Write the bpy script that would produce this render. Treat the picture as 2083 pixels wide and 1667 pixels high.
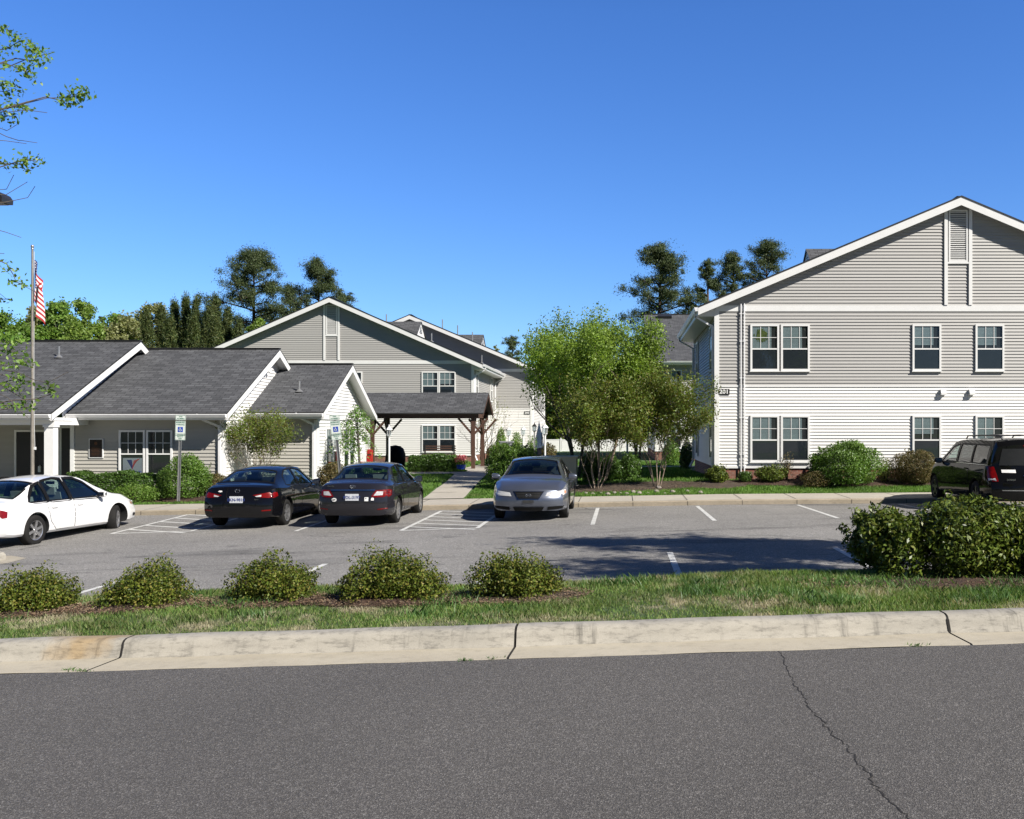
import bpy, math, random
import numpy as np
from mathutils import Vector, Matrix
for o in list(bpy.data.objects): bpy.data.objects.remove(o)
C = bpy.context.scene.collection
SC = bpy.context.scene
# ---------------- camera, sky, sun, exposure ----------------
# the camera stands at the origin, looking along +Y; heights are measured from eye level
FPX, CX, CY = 1950.0, 1262.0, 876.0
cd = bpy.data.cameras.new('camera'); cam = bpy.data.objects.new('camera', cd); C.objects.link(cam)
cam.rotation_euler = (math.radians(90), 0, 0)
cd.sensor_width = 36; cd.lens = FPX / 2083 * 36
cd.shift_x = -(CX - 1041.5) / 2083; cd.shift_y = (CY - 833.5) / 2083
cd.clip_start = 0.1; cd.clip_end = 3000
SC.camera = cam
SUN = Vector((1.05, -0.70, 1.0)).normalized()
elev = math.asin(SUN.z); azim = math.atan2(SUN.x, SUN.y)
w = bpy.data.worlds.new("World"); SC.world = w; w.use_nodes = True
wn = w.node_tree.nodes; wl = w.node_tree.links
bg = wn['Background']; sky = wn.new('ShaderNodeTexSky'); sky.sky_type = 'NISHITA'
sky.sun_disc = False; sky.sun_elevation = elev; sky.sun_rotation = azim
sky.air_density = 1.15; sky.dust_density = 0.1; sky.ozone_density = 3.0; sky.altitude = 100
hs = wn.new('ShaderNodeHueSaturation'); hs.inputs['Saturation'].default_value = 1.15; hs.inputs['Value'].default_value = 1.0
tn = wn.new('ShaderNodeMix'); tn.data_type = 'RGBA'; tn.blend_type = 'MULTIPLY'; tn.inputs[0].default_value = 1; tn.inputs[7].default_value = (.60, .85, 1.33, 1)
wl.new(sky.outputs[0], hs.inputs['Color']); wl.new(hs.outputs[0], tn.inputs[6]); 
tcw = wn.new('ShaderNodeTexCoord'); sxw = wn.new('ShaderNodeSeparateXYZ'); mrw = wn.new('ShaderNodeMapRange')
for k, v in ((1, .40), (2, .85), (3, 1.0), (4, .24)): mrw.inputs[k].default_value = v     # sky dimmed further toward the zenith to cut ambient light
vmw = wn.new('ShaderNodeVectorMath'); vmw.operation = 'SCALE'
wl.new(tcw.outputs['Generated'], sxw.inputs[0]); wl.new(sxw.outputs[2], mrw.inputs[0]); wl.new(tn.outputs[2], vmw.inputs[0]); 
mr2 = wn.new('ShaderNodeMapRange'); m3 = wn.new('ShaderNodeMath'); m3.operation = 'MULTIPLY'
for k, v in ((1, -.5), (2, .3), (3, .3), (4, 1.0)): mr2.inputs[k].default_value = v  # sky behind the camera also dimmed, so that shade renders deeper
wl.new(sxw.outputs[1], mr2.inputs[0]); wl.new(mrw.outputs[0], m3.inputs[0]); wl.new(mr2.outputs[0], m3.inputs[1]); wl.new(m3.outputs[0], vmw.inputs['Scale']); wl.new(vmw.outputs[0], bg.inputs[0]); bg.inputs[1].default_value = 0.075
sd = bpy.data.lights.new('sun', 'SUN'); sun = bpy.data.objects.new('sun', sd); C.objects.link(sun)
sd.energy = 5.0; sd.angle = math.radians(0.5); sd.color = (1.0, 0.945, 0.86)
sun.rotation_euler = SUN.to_track_quat('Z', 'Y').to_euler()
SC.view_settings.view_transform = 'Standard'; SC.view_settings.look = 'None'
SC.view_settings.exposure = 0.78; SC.view_settings.gamma = 1.0
SC.cycles.max_bounces = 6; SC.cycles.diffuse_bounces = 2; SC.cycles.transparent_max_bounces = 12

R = random.Random(7)
def at(px, py, D): return Vector(((px - CX) / FPX * D, D, -(py - CY) / FPX * D))
def XX(px, D): return (px - CX) / FPX * D
def ZZ(py, D): return -(py - CY) / FPX * D
def lerp(a, b, t): return a + (b - a) * t
def cl(t, a=0., b=1.): return max(a, min(b, t))
def interp(x, pts):
    if x <= pts[0][0]: return pts[0][1]
    for (a, u), (b, v) in zip(pts, pts[1:]):
        if x <= b: return u + (v - u) * (x - a) / (b - a)
    return pts[-1][1]
def sm(t): t = cl(t); return t * t * (3 - 2 * t)

# ---------------- ground height ----------------
def lot(x, y):
    t = cl((y - 21) / 6)
    x = cl(x, -40, 25); x = x if x < 3 else 3 + (x - 3) * .45
    return lerp(-2.08, -2.12, t) + lerp(.033, .0175, t) * x
KY = 26.65      # far kerb of the car park
def walkz(x, y): return lot(x, KY) + .13 + .03 * (y - KY) * .3
def gz(x, y):
    """ground height (eye level = 0)"""
    if y < 7.52: return -1.6 + .03 * cl(x, -40, 40)
    if y < 12.0:
        top = -1.525 + .03 * cl(x, -40, 40) + .02 * math.sin(x * 1.3) * cl((y - 7.6) / .8)
        return lerp(top - .012 * (y - 7.5), lot(x, 11.7) + .1, sm((y - 9.7) / 1.9))
    if y < KY: return lot(x, y)
    if y < 28.8: return walkz(x, y)
    s = walkz(x, 28.8) - .01
    t1 = interp(x, [(-30, -2.02), (-8, -1.98), (-3, -1.86), (2.5, -1.6), (30, -1.52)])
    if y < 31.6: return lerp(s, t1, sm((y - 28.8) / 2.8))
    t2 = interp(x, [(-30, -1.9), (-8, -1.75), (3, -1.72), (30, -1.6)])
    if y < 43: return lerp(t1, t2, sm((y - 31.6) / 11.4))
    return lerp(t2, -1.72, sm((y - 43) / 40))

# ---------------- mesh builder ----------------
class MB:
    def __init__(s): s.v = []; s.f = []; s.m = []; s.uv = []
    def face(s, pts, m=0, uv=None):
        i = len(s.v); s.v += [tuple(p) for p in pts]; s.f.append(tuple(range(i, i + len(pts)))); s.m.append(m)
        s.uv.append(uv if uv else [(0, 0)] * len(pts))
    def addmesh(s, vs, fs, m=0):
        i = len(s.v); s.v += [tuple(p) for p in vs]
        for f in fs: s.f.append(tuple(i + k for k in f)); s.m.append(m); s.uv.append([(0, 0)] * len(f))
    def box(s, x0, x1, y0, y1, z0, z1, m=0):
        if x0 > x1: x0, x1 = x1, x0
        if y0 > y1: y0, y1 = y1, y0
        if z0 > z1: z0, z1 = z1, z0
        vs = [(x, y, z) for z in (z0, z1) for y in (y0, y1) for x in (x0, x1)]
        s.addmesh(vs, [(0, 2, 3, 1), (4, 5, 7, 6), (0, 1, 5, 4), (2, 6, 7, 3), (0, 4, 6, 2), (1, 3, 7, 5)], m)
    def obox(s, c, ax, ay, az, m=0):
        """oriented box: centre and three half vectors"""
        c, ax, ay, az = map(Vector, (c, ax, ay, az))
        vs = [c + sx * ax + sy * ay + sz * az for sz in (-1, 1) for sy in (-1, 1) for sx in (-1, 1)]
        s.addmesh(vs, [(0, 2, 3, 1), (4, 5, 7, 6), (0, 1, 5, 4), (2, 6, 7, 3), (0, 4, 6, 2), (1, 3, 7, 5)], m)
    def bar(s, a, b, wd, th, m=0, up=(0, 0, 1)):
        a, b = Vector(a), Vector(b); d = (b - a); L = d.length; d.normalize()
        u = Vector(up); sdv = d.cross(u)
        if sdv.length < 1e-4: sdv = Vector((1, 0, 0))
        sdv.normalize(); u = sdv.cross(d).normalized()
        s.obox((a + b) / 2, sdv * wd / 2, d * L / 2, u * th / 2, m)
    def tube(s, pts, rad, n=8, m=0, cap=True):
        pts = [Vector(p) for p in pts]; k = len(pts)
        if not hasattr(rad, '__len__'): rad = [rad] * k
        base = len(s.v); prev = None
        for i, p in enumerate(pts):
            d = (pts[min(i + 1, k - 1)] - pts[max(i - 1, 0)])
            if d.length < 1e-9: d = Vector((0, 0, 1))
            d.normalize()
            if prev is None:
                a = d.orthogonal().normalized()
            else:
                a = prev - d * prev.dot(d)
                a = a.normalized() if a.length > 1e-6 else d.orthogonal().normalized()
            prev = a; b = d.cross(a)
            for j in range(n):
                t = 2 * math.pi * j / n
                s.v.append(tuple(p + (a * math.cos(t) + b * math.sin(t)) * rad[i]))
        for i in range(k - 1):
            for j in range(n):
                q = base + i * n + j; r = base + i * n + (j + 1) % n
                s.f.append((q, r, r + n, q + n)); s.m.append(m); s.uv.append([(0, 0)] * 4)
        if cap:
            s.f.append(tuple(base + j for j in reversed(range(n)))); s.m.append(m); s.uv.append([(0, 0)] * n)
            s.f.append(tuple(base + (k - 1) * n + j for j in range(n))); s.m.append(m); s.uv.append([(0, 0)] * n)
    def lathe(s, prof, c=(0, 0, 0), n=16, m=0, axis='z'):
        """prof: list of (r, h)"""
        base = len(s.v); c = Vector(c)
        for r, h in prof:
            for j in range(n):
                t = 2 * math.pi * j / n; a, b = r * math.cos(t), r * math.sin(t)
                s.v.append(tuple(c + (Vector((a, b, h)) if axis == 'z' else Vector((h, a, b)))))
        for i in range(len(prof) - 1):
            for j in range(n):
                q = base + i * n + j; r_ = base + i * n + (j + 1) % n
                s.f.append((q, r_, r_ + n, q + n)); s.m.append(m); s.uv.append([(0, 0)] * 4)
    def prism(s, poly, y0, y1, m=0):
        """poly in (x,z), extruded along y"""
        n = len(poly); vs = [(x, y0, z) for x, z in poly] + [(x, y1, z) for x, z in poly]
        fs = [tuple(range(n)), tuple(reversed(range(n, 2 * n)))] + [(i, i + n, (i + 1) % n + n, (i + 1) % n) for i in range(n)]
        s.addmesh(vs, fs, m)
    def prismx(s, poly, x0, x1, m=0):
        """poly in (y,z), extruded along x"""
        n = len(poly); vs = [(x0, y, z) for y, z in poly] + [(x1, y, z) for y, z in poly]
        fs = [tuple(range(n)), tuple(reversed(range(n, 2 * n)))] + [(i, i + n, (i + 1) % n + n, (i + 1) % n) for i in range(n)]
        s.addmesh(vs, fs, m)
    def build(s, name, mats, parent=None, smooth=False, loc=None, angle=None):
        me = bpy.data.meshes.new(name); me.from_pydata(s.v, [], s.f)
        if not isinstance(mats, (list, tuple)): mats = [mats]
        for mt in mats: me.materials.append(mt)
        if len(mats) > 1: me.polygons.foreach_set('material_index', s.m)
        if any(u[0] != (0, 0) or u[1] != (0, 0) for u in s.uv):
            ul = me.uv_layers.new(name='UVMap'); ul.data.foreach_set('uv', [c for u in s.uv for p in u for c in p])
        if smooth: me.polygons.foreach_set('use_smooth', [True] * len(me.polygons))
        me.update()
        o = bpy.data.objects.new(name, me); C.objects.link(o)
        if smooth and angle:
            try: me.set_sharp_from_angle(angle=math.radians(angle))
            except Exception: pass
        if parent is not None: o.parent = parent
        if loc is not None: o.location = loc
        return o
def fixn(o):
    import bmesh
    bm = bmesh.new(); bm.from_mesh(o.data); bmesh.ops.remove_doubles(bm, verts=bm.verts, dist=1e-5)
    bmesh.ops.recalc_face_normals(bm, faces=bm.faces); bm.to_mesh(o.data); bm.free(); return o
def tag(o, label=None, cat=None, group=None, kind=None):
    if label: o['label'] = label
    if cat: o['category'] = cat
    if group: o['group'] = group
    if kind: o['kind'] = kind
    return o
def thing(name, label, cat, loc=(0, 0, 0), rz=0, group=None):
    o = bpy.data.objects.new(name, None); C.objects.link(o); o.location = loc; o.rotation_euler = (0, 0, rz)
    o.empty_display_size = .2
    return tag(o, label, cat, group)
def dup(root, loc=None, rz=None, label=None, scale=None):
    r = root.copy(); C.objects.link(r)
    if loc is not None: r.location = loc
    if rz is not None: r.rotation_euler = (0, 0, rz)
    if scale is not None: r.scale = scale
    if label: r['label'] = label
    for ch in list(root.children):
        c = ch.copy(); C.objects.link(c); c.parent = r
        for g in ch.children:
            d = g.copy(); C.objects.link(d); d.parent = c
    return r
def text(name, s, size, mat, parent, loc, rot=(math.pi / 2, 0, 0), bold=0, ext=.002, sx=1.0):
    cu = bpy.data.curves.new(name, 'FONT'); cu.body = s; cu.size = size; cu.align_x = 'CENTER'; cu.align_y = 'CENTER'
    cu.extrude = ext; cu.offset = bold; cu.resolution_u = 3
    t = bpy.data.objects.new(name + '_tmp', cu); C.objects.link(t)
    dg = bpy.context.evaluated_depsgraph_get()
    me = bpy.data.meshes.new_from_object(t.evaluated_get(dg)); bpy.data.objects.remove(t)
    me.materials.clear(); me.materials.append(mat); me.name = name
    o = bpy.data.objects.new(name, me); C.objects.link(o); o.parent = parent; o.location = loc; o.rotation_euler = rot
    o.scale = (sx, 1, 1)
    return o

# ---------------- materials ----------------
M = {}
def nd(m, t, **kw):
    n = m.node_tree.nodes.new(t)
    for k, v in kw.items():
        if k in n.inputs: n.inputs[k].default_value = v
        else: setattr(n, k, v)
    return n
def pm(name, col=(.5, .5, .5), rough=.6, metal=0, coat=0, spec=None, emit=None):
    m = bpy.data.materials.new(name); m.use_nodes = True; b = m.node_tree.nodes['Principled BSDF']
    b.inputs['Base Color'].default_value = (*col, 1); b.inputs['Roughness'].default_value = rough
    b.inputs['Metallic'].default_value = metal; b.inputs['Coat Weight'].default_value = coat
    b.inputs['Coat Roughness'].default_value = .04
    if spec is not None: b.inputs['Specular IOR Level'].default_value = spec
    M[name] = m; return m
def L(m, a, b): m.node_tree.links.new(a, b)
def ramp(m, src, stops, interp='LINEAR'):
    r = nd(m, 'ShaderNodeValToRGB'); r.color_ramp.interpolation = interp
    e = r.color_ramp.elements
    while len(e) < len(stops): e.new(.5)
    for i, (p, c) in enumerate(stops):
        e[i].position = p; e[i].color = (*c, 1) if len(c) == 3 else c
    L(m, src, r.inputs[0]); return r
def coords(m, kind='Object', scale=None, rot=None):
    tc = nd(m, 'ShaderNodeTexCoord'); o = tc.outputs[kind]
    if scale is not None or rot is not None:
        mp = nd(m, 'ShaderNodeMapping')
        if scale is not None: mp.inputs['Scale'].default_value = scale
        if rot is not None: mp.inputs['Rotation'].default_value = rot
        L(m, o, mp.inputs[0]); o = mp.outputs[0]
    return o
def noise(m, co, scale, detail=3, rough=.55, dist=0):
    n = nd(m, 'ShaderNodeTexNoise'); n.inputs['Scale'].default_value = scale; n.inputs['Detail'].default_value = detail
    n.inputs['Roughness'].default_value = rough; n.inputs['Distortion'].default_value = dist; L(m, co, n.inputs['Vector']); return n
def mixc(m, f, a, b, mode='MIX'):
    x = nd(m, 'ShaderNodeMix', data_type='RGBA', blend_type=mode)
    for i, s in ((0, f), (6, a), (7, b)):
        if hasattr(s, 'is_linked') or hasattr(s, 'links'): L(m, s, x.inputs[i])
        elif i == 0: x.inputs[i].default_value = s
        else: x.inputs[i].default_value = (*s, 1)
    return x.outputs[2]
def bump(m, h, strength=.5, dist=.01):
    b = nd(m, 'ShaderNodeBump'); b.inputs['Strength'].default_value = strength; b.inputs['Distance'].default_value = dist
    L(m, h, b.inputs['Height']); L(m, b.outputs[0], m.node_tree.nodes['Principled BSDF'].inputs['Normal']); return b
def base(m, c): L(m, c, m.node_tree.nodes['Principled BSDF'].inputs['Base Color'])
def mottled(name, c1, c2, scale=3, rough=.7, fine=60, fs=.25, bs=0, bd=.004, st=None, **k):
    m = pm(name, c1, rough, **k); co = coords(m, scale=st) if st else coords(m)
    n = noise(m, co, scale, 4); r = ramp(m, n.outputs[0], [(.3, c1), (.7, c2)])
    n2 = noise(m, co, fine, 2); g = ramp(m, n2.outputs[0], [(.3, (1 - fs,) * 3), (.7, (1 + 0 * fs,) * 3)])
    base(m, mixc(m, 1.0, r.outputs[0], g.outputs[0], 'MULTIPLY'))
    if bs: bump(m, n2.outputs[0], bs, bd)
    return m
def asphalt(name, c, speck, cs, stain=.2):
    m = pm(name, c, .85); co = coords(m)
    n = noise(m, co, .35, 5, .6); st = ramp(m, n.outputs[0], [(.3, (1 - stain,) * 3), (.65, (1.05,) * 3)])
    v = nd(m, 'ShaderNodeTexVoronoi'); v.inputs['Scale'].default_value = cs; L(m, co, v.inputs['Vector'])
    sp = nd(m, 'ShaderNodeSeparateColor'); L(m, v.outputs['Color'], sp.inputs[0])
    r = ramp(m, sp.outputs[0], [(0, tuple(x * .62 for x in c)), (.5, c), (.84, tuple(x * 1.4 for x in c)), (.965, speck)])
    v2 = nd(m, 'ShaderNodeTexVoronoi'); v2.inputs['Scale'].default_value = cs * .37; L(m, co, v2.inputs['Vector'])
    sp2 = nd(m, 'ShaderNodeSeparateColor'); L(m, v2.outputs['Color'], sp2.inputs[0])
    r2 = ramp(m, sp2.outputs[0], [(0, (.86,) * 3), (.9, (1.05,) * 3), (.98, (1.2,) * 3)])
    a = mixc(m, 1.0, r.outputs[0], st.outputs[0], 'MULTIPLY')
    base(m, mixc(m, 1.0, a, r2.outputs[0], 'MULTIPLY')); bump(m, v.outputs['Distance'], .6, .006)
    return m
asphalt('road_asphalt', (.080, .074, .068), (.19, .18, .17), 165, .14)
m = asphalt('lot_asphalt', (.195, .187, .175), (.36, .35, .33), 80, .2)
# hairline cracks and oil marks in the older car park surface
co = coords(m); nz = noise(m, co, .9, 3); ds = nd(m, 'ShaderNodeMapping'); ds.inputs['Scale'].default_value = (.28, 1.25, 1)
mx = nd(m, 'ShaderNodeMix', data_type='RGBA'); mx.inputs[0].default_value = .42; L(m, co, mx.inputs[6]); L(m, nz.outputs['Color'], mx.inputs[7])
L(m, mx.outputs[2], ds.inputs[0]); vc = nd(m, 'ShaderNodeTexVoronoi', feature='DISTANCE_TO_EDGE'); vc.inputs['Scale'].default_value = 1.1; L(m, ds.outputs[0], vc.inputs['Vector'])
cr = ramp(m, vc.outputs[0], [(.0, (.35,) * 3), (.012, (1,) * 3)])
nk = noise(m, co, .5, 2); kk = ramp(m, nk.outputs[0], [(.48, (0,) * 3), (.56, (1,) * 3)])
oldc = m.node_tree.nodes['Principled BSDF'].inputs['Base Color'].links[0].from_socket
crk = mixc(m, kk.outputs[0], (1, 1, 1), cr.outputs[0])
ns = noise(m, coords(m, scale=(.16, .55, 1)), 1.6, 4); os_ = ramp(m, ns.outputs[0], [(.33, (.62,) * 3), (.43, (1,) * 3)])
base(m, mixc(m, 1.0, mixc(m, 1.0, oldc, crk, 'MULTIPLY'), os_.outputs[0], 'MULTIPLY'))
def concrete(name, c1, c2, dirt=.7, sc=1.2, stain=None):
    m = pm(name, c1, .8); co = coords(m)
    n = noise(m, co, sc, 5, .65); r = ramp(m, n.outputs[0], [(.3, c2), (.62, c1)])
    n2 = noise(m, coords(m, scale=(1, 1, 4)), 9, 5, .7); d = ramp(m, n2.outputs[0], [(.28, (dirt,) * 3), (.5, (1,) * 3)])
    n3 = noise(m, co, 160, 2); g = ramp(m, n3.outputs[0], [(.3, (.86,) * 3), (.7, (1.05,) * 3)])
    a = mixc(m, 1.0, r.outputs[0], d.outputs[0], 'MULTIPLY')
    if stain:
        n5 = noise(m, coords(m, scale=(11, 1.2, 1.2)), 1.0, 4, .7); s5 = ramp(m, n5.outputs[0], [(.32, (.5, .5, .5)), (.46, (1, 1, 1))]); n6 = noise(m, co, .7, 2); s6 = ramp(m, n6.outputs[0], [(.42, (0,) * 3), (.6, (1,) * 3)])
        a = mixc(m, 1.0, a, mixc(m, s6.outputs[0], (1, 1, 1), s5.outputs[0]), 'MULTIPLY')
    a = mixc(m, 1.0, a, g.outputs[0], 'MULTIPLY')
    if stain:
        # rusty stain just left of a joint
        vd = nd(m, 'ShaderNodeVectorMath', operation='DISTANCE'); vd.inputs[1].default_value = (-4.12, 7.34, -1.66); n4 = noise(m, co, 3, 3); L(m, co, vd.inputs[0])
        ma_ = nd(m, 'ShaderNodeMath', operation='ADD'); L(m, vd.outputs['Value'], ma_.inputs[0]); L(m, n4.outputs[0], ma_.inputs[1]); s4 = ramp(m, ma_.outputs[0], [(.55, stain), (.85, (1, 1, 1))]); a = mixc(m, 1.0, a, s4.outputs[0], 'MULTIPLY')
    base(m, a); bump(m, n3.outputs[0], .3, .003); return m
concrete('kerb_concrete', (.36, .335, .285), (.28, .262, .225), .5, 1.6, (1, .80, .55))
concrete('gutter_concrete', (.38, .345, .275), (.33, .295, .23), .8)
concrete('sidewalk_concrete', (.42, .385, .325), (.36, .33, .28), .9)
concrete('kerb_far', (.34, .29, .22), (.26, .22, .16), .7)
mottled('white_trim', (.74, .74, .73), (.69, .69, .68), 2, .45, 30, .06)
mottled('siding_grey', (.385, .377, .362), (.355, .347, .332), .7, .5, 20, .08, st=(.35, .35, 9.5))
mottled('siding_white', (.72, .71, .69), (.67, .66, .64), .8, .5, 20, .06, st=(.35, .35, 9.5))
mottled('siding_tan', (.42, .405, .365), (.38, .365, .33), .8, .5, 20, .08, st=(.35, .35, 9.5))
mottled('siding_light', (.70, .70, .68), (.65, .65, .63), .8, .5, 20, .08, st=(.35, .35, 9.5))
mottled('gutter_white', (.78, .78, .79), (.68, .68, .69), 4, .35, 40, .08)
mottled('dark_metal', (.03, .03, .03), (.02, .02, .02), 4, .4)
mottled('galv_steel', (.42, .42, .41), (.32, .32, .32), 8, .35, 60, .2, metal=.6)
mottled('alu_pole', (.30, .27, .23), (.22, .20, .17), 6, .45, 40, .25, metal=.3)
mottled('brown_wood', (.10, .048, .03), (.07, .034, .022), 5, .6, 30, .3)
mottled('dark_door', (.022, .014, .012), (.014, .010, .009), 3, .35)
mottled('vinyl_white', (.78, .78, .78), (.72, .72, .72), .6, .5, 20, .05)
mottled('box_paint', (.42, .42, .36), (.36, .36, .30), 3, .5, 30, .12)
mottled('mulch', (.10, .050, .030), (.045, .028, .020), 9, .95, 70, .6, bs=.9, bd=.03)
mottled('soil', (.10, .07, .045), (.055, .04, .028), 5, .95, 60, .5, bs=.8, bd=.02)
mottled('stone', (.34, .30, .26), (.20, .18, .16), 12, .85, 60, .3)
mottled('paint_white', (.74, .74, .71), (.50, .50, .48), 5, .7, 45, .35)
mottled('sign_white', (.62, .66, .62), (.55, .60, .56), 4, .4, 30, .05)
mottled('sign_green', (.02, .16, .10), (.02, .13, .08), 4, .4)
mottled('sign_blue', (.015, .06, .42), (.015, .05, .36), 4, .35)
mottled('bronze', (.035, .022, .016), (.02, .014, .012), 18, .4, 60, .3, metal=.4)
mottled('bronze_relief', (.14, .06, .025), (.09, .04, .02), 18, .4, metal=.5)
mottled('black_plate', (.012, .012, .013), (.02, .02, .02), 4, .3)
mottled('crack_dark', (.010, .009, .009), (.02, .018, .016), 20, .95)
mottled('blue_cloth', (.02, .03, .14), (.02, .025, .10), 6, .8)
mottled('red_cloth', (.42, .02, .025), (.34, .015, .02), 6, .8)
mottled('white_cloth', (.75, .74, .72), (.68, .67, .66), 6, .8)
mottled('red_paint', (.45, .02, .015), (.38, .015, .012), 6, .35)
mottled('dark_void', (.008, .008, .009), (.012, .012, .013), 3, .8)
mottled('blind_white', (.31, .36, .36), (.25, .30, .30), 2, .6)
mottled('screen_dark', (.026, .029, .034), (.018, .021, .026), 1.5, .4)
mottled('light_panel', (.30, .31, .33), (.26, .27, .29), 4, .6)
# glass: clear with a fresnel reflection
def glass(name, tint, base_alpha, dark):
    """clear or tinted pane: transparent, mirror-like toward grazing angles"""
    m = bpy.data.materials.new(name); m.use_nodes = True; t = m.node_tree; t.nodes.clear()
    out = t.nodes.new('ShaderNodeOutputMaterial'); mx = t.nodes.new('ShaderNodeMixShader'); fr = t.nodes.new('ShaderNodeLayerWeight'); fr.inputs[0].default_value = .5
    pw = t.nodes.new('ShaderNodeMath'); pw.operation = 'POWER'; pw.inputs[1].default_value = 4.5; ma = t.nodes.new('ShaderNodeMath'); ma.operation = 'MULTIPLY_ADD'; ma.inputs[1].default_value = .9; ma.inputs[2].default_value = base_alpha
    tr = t.nodes.new('ShaderNodeBsdfTransparent'); tr.inputs[0].default_value = (*tint, 1)
    gl = t.nodes.new('ShaderNodeBsdfGlossy'); gl.inputs['Roughness'].default_value = .02; gl.inputs[0].default_value = (dark, dark, dark, 1)
    t.links.new(fr.outputs['Facing'], pw.inputs[0]); t.links.new(pw.outputs[0], ma.inputs[0]); t.links.new(ma.outputs[0], mx.inputs[0]); t.links.new(tr.outputs[0], mx.inputs[1]); t.links.new(gl.outputs[0], mx.inputs[2])
    t.links.new(mx.outputs[0], out.inputs[0]); M[name] = m; return m
glass('car_glass', (.50, .60, .57), .06, .9)
glass('tinted_glass', (.10, .105, .11), .07, .9)
glass('window_glass', (.80, .86, .88), .07, .9)
# shingles: uv in metres (u along the ridge, v up the slope)
m = pm('shingles', (.05, .05, .06), .9); uv = coords(m, 'UV')
br = nd(m, 'ShaderNodeTexBrick'); br.inputs['Scale'].default_value = 1.0
for k, v in (('Brick Width', .30), ('Row Height', .15), ('Mortar Size', .012), ('Mortar Smooth', .3), ('Bias', 0.0)): br.inputs[k].default_value = v
br.inputs['Color1'].default_value = (.046, .048, .053, 1); br.inputs['Color2'].default_value = (.084, .087, .094, 1); br.inputs['Mortar'].default_value = (.018, .018, .020, 1)
br.offset = .37; br.squash = 1.0; L(m, uv, br.inputs['Vector'])
n = noise(m, coords(m, 'UV', scale=(.5, 2.2, 1)), 2.4, 5, .7); r = ramp(m, n.outputs[0], [(.3, (.72,) * 3), (.7, (1.3,) * 3)])
n2 = noise(m, uv, 60, 2); r2 = ramp(m, n2.outputs[0], [(.3, (.8,) * 3), (.7, (1.15,) * 3)])
base(m, mixc(m, 1.0, mixc(m, 1.0, br.outputs[0], r.outputs[0], 'MULTIPLY'), r2.outputs[0], 'MULTIPLY')); bump(m, br.outputs['Fac'], -.6, .015)
# foundation bricks
m = pm('brick', (.2, .07, .05), .85); br = nd(m, 'ShaderNodeTexBrick'); tc = nd(m, 'ShaderNodeTexCoord')
sx = nd(m, 'ShaderNodeSeparateXYZ'); L(m, tc.outputs['Object'], sx.inputs[0]); ad = nd(m, 'ShaderNodeMath', operation='ADD'); L(m, sx.outputs[0], ad.inputs[0]); L(m, sx.outputs[1], ad.inputs[1])
cb = nd(m, 'ShaderNodeCombineXYZ'); L(m, ad.outputs[0], cb.inputs[0]); L(m, sx.outputs[2], cb.inputs[1]); L(m, cb.outputs[0], br.inputs['Vector'])
for k, v in (('Scale', 1.), ('Brick Width', .2), ('Row Height', .065), ('Mortar Size', .006)): br.inputs[k].default_value = v
br.inputs['Color1'].default_value = (.22, .075, .05, 1); br.inputs['Color2'].default_value = (.13, .045, .032, 1); br.inputs['Mortar'].default_value = (.26, .22, .18, 1)
base(m, br.outputs[0]); bump(m, br.outputs['Fac'], -.5, .01)
# lawns: turf under the blades
def turf(name, g1, g2, straw, lo, hi):
    m = pm(name, g1, .95); co = coords(m); n = noise(m, co, 5, 4); r = ramp(m, n.outputs[0], [(.3, g1), (.7, g2)])
    n2 = noise(m, co, 1.7, 4, .65); s = ramp(m, n2.outputs[0], [(lo, (0,) * 3), (hi, (1,) * 3)])
    n3 = noise(m, co, 90, 2); g = ramp(m, n3.outputs[0], [(.3, (.55,) * 3), (.7, (1.2,) * 3)])
    base(m, mixc(m, 1.0, mixc(m, s.outputs[0], r.outputs[0], straw), g.outputs[0], 'MULTIPLY')); bump(m, n3.outputs[0], .8, .03); return m
turf('turf_near', (.045, .085, .018), (.075, .12, .03), (.24, .21, .14), .50, .62)
turf('turf_far', (.05, .115, .02), (.09, .17, .035), (.16, .16, .07), .60, .72)
def leafmat(name, cols, trans=.35, rough=.5, spec=.4, ptch=None):
    """leaf colour varies from leaf to leaf; ptch adds position dependent patches (straw in a lawn)"""
    m = pm(name, cols[0], rough, spec=spec); g = nd(m, 'ShaderNodeNewGeometry')
    k = len(cols); r = ramp(m, g.outputs['Random Per Island'], [(i / (k - 1) if k > 1 else 0, c) for i, c in enumerate(cols)])
    co = coords(m); n = noise(m, co, .9, 3); v = ramp(m, n.outputs[0], [(.32, (.72,) * 3), (.68, (1.25,) * 3)])
    c = mixc(m, 1.0, r.outputs[0], v.outputs[0], 'MULTIPLY')
    if ptch:
        n2 = noise(m, co, 1.7, 4, .65); s = ramp(m, n2.outputs[0], [(ptch[1], (0,) * 3), (ptch[2], (1,) * 3)]); c = mixc(m, s.outputs[0], c, ptch[0])
    t = m.node_tree; b = t.nodes['Principled BSDF']; t.links.new(c, b.inputs['Base Color'])
    if trans > 0:
        tr = nd(m, 'ShaderNodeBsdfTranslucent'); br_ = nd(m, 'ShaderNodeMix', data_type='RGBA', blend_type='MULTIPLY'); br_.inputs[0].default_value = 1
        t.links.new(c, br_.inputs[6]); br_.inputs[7].default_value = (1.5, 1.5, .7, 1); t.links.new(br_.outputs[2], tr.inputs[0])
        mx = nd(m, 'ShaderNodeMixShader'); mx.inputs[0].default_value = trans
        t.links.new(b.outputs[0], mx.inputs[1]); t.links.new(tr.outputs[0], mx.inputs[2]); t.links.new(mx.outputs[0], t.nodes['Material Output'].inputs[0])
    return m
leafmat('leaf_bright', [(.12, .20, .035), (.17, .26, .05), (.23, .31, .07)], .4)
leafmat('leaf_spring', [(.09, .18, .025), (.13, .23, .035), (.20, .29, .06)], .35)
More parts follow.
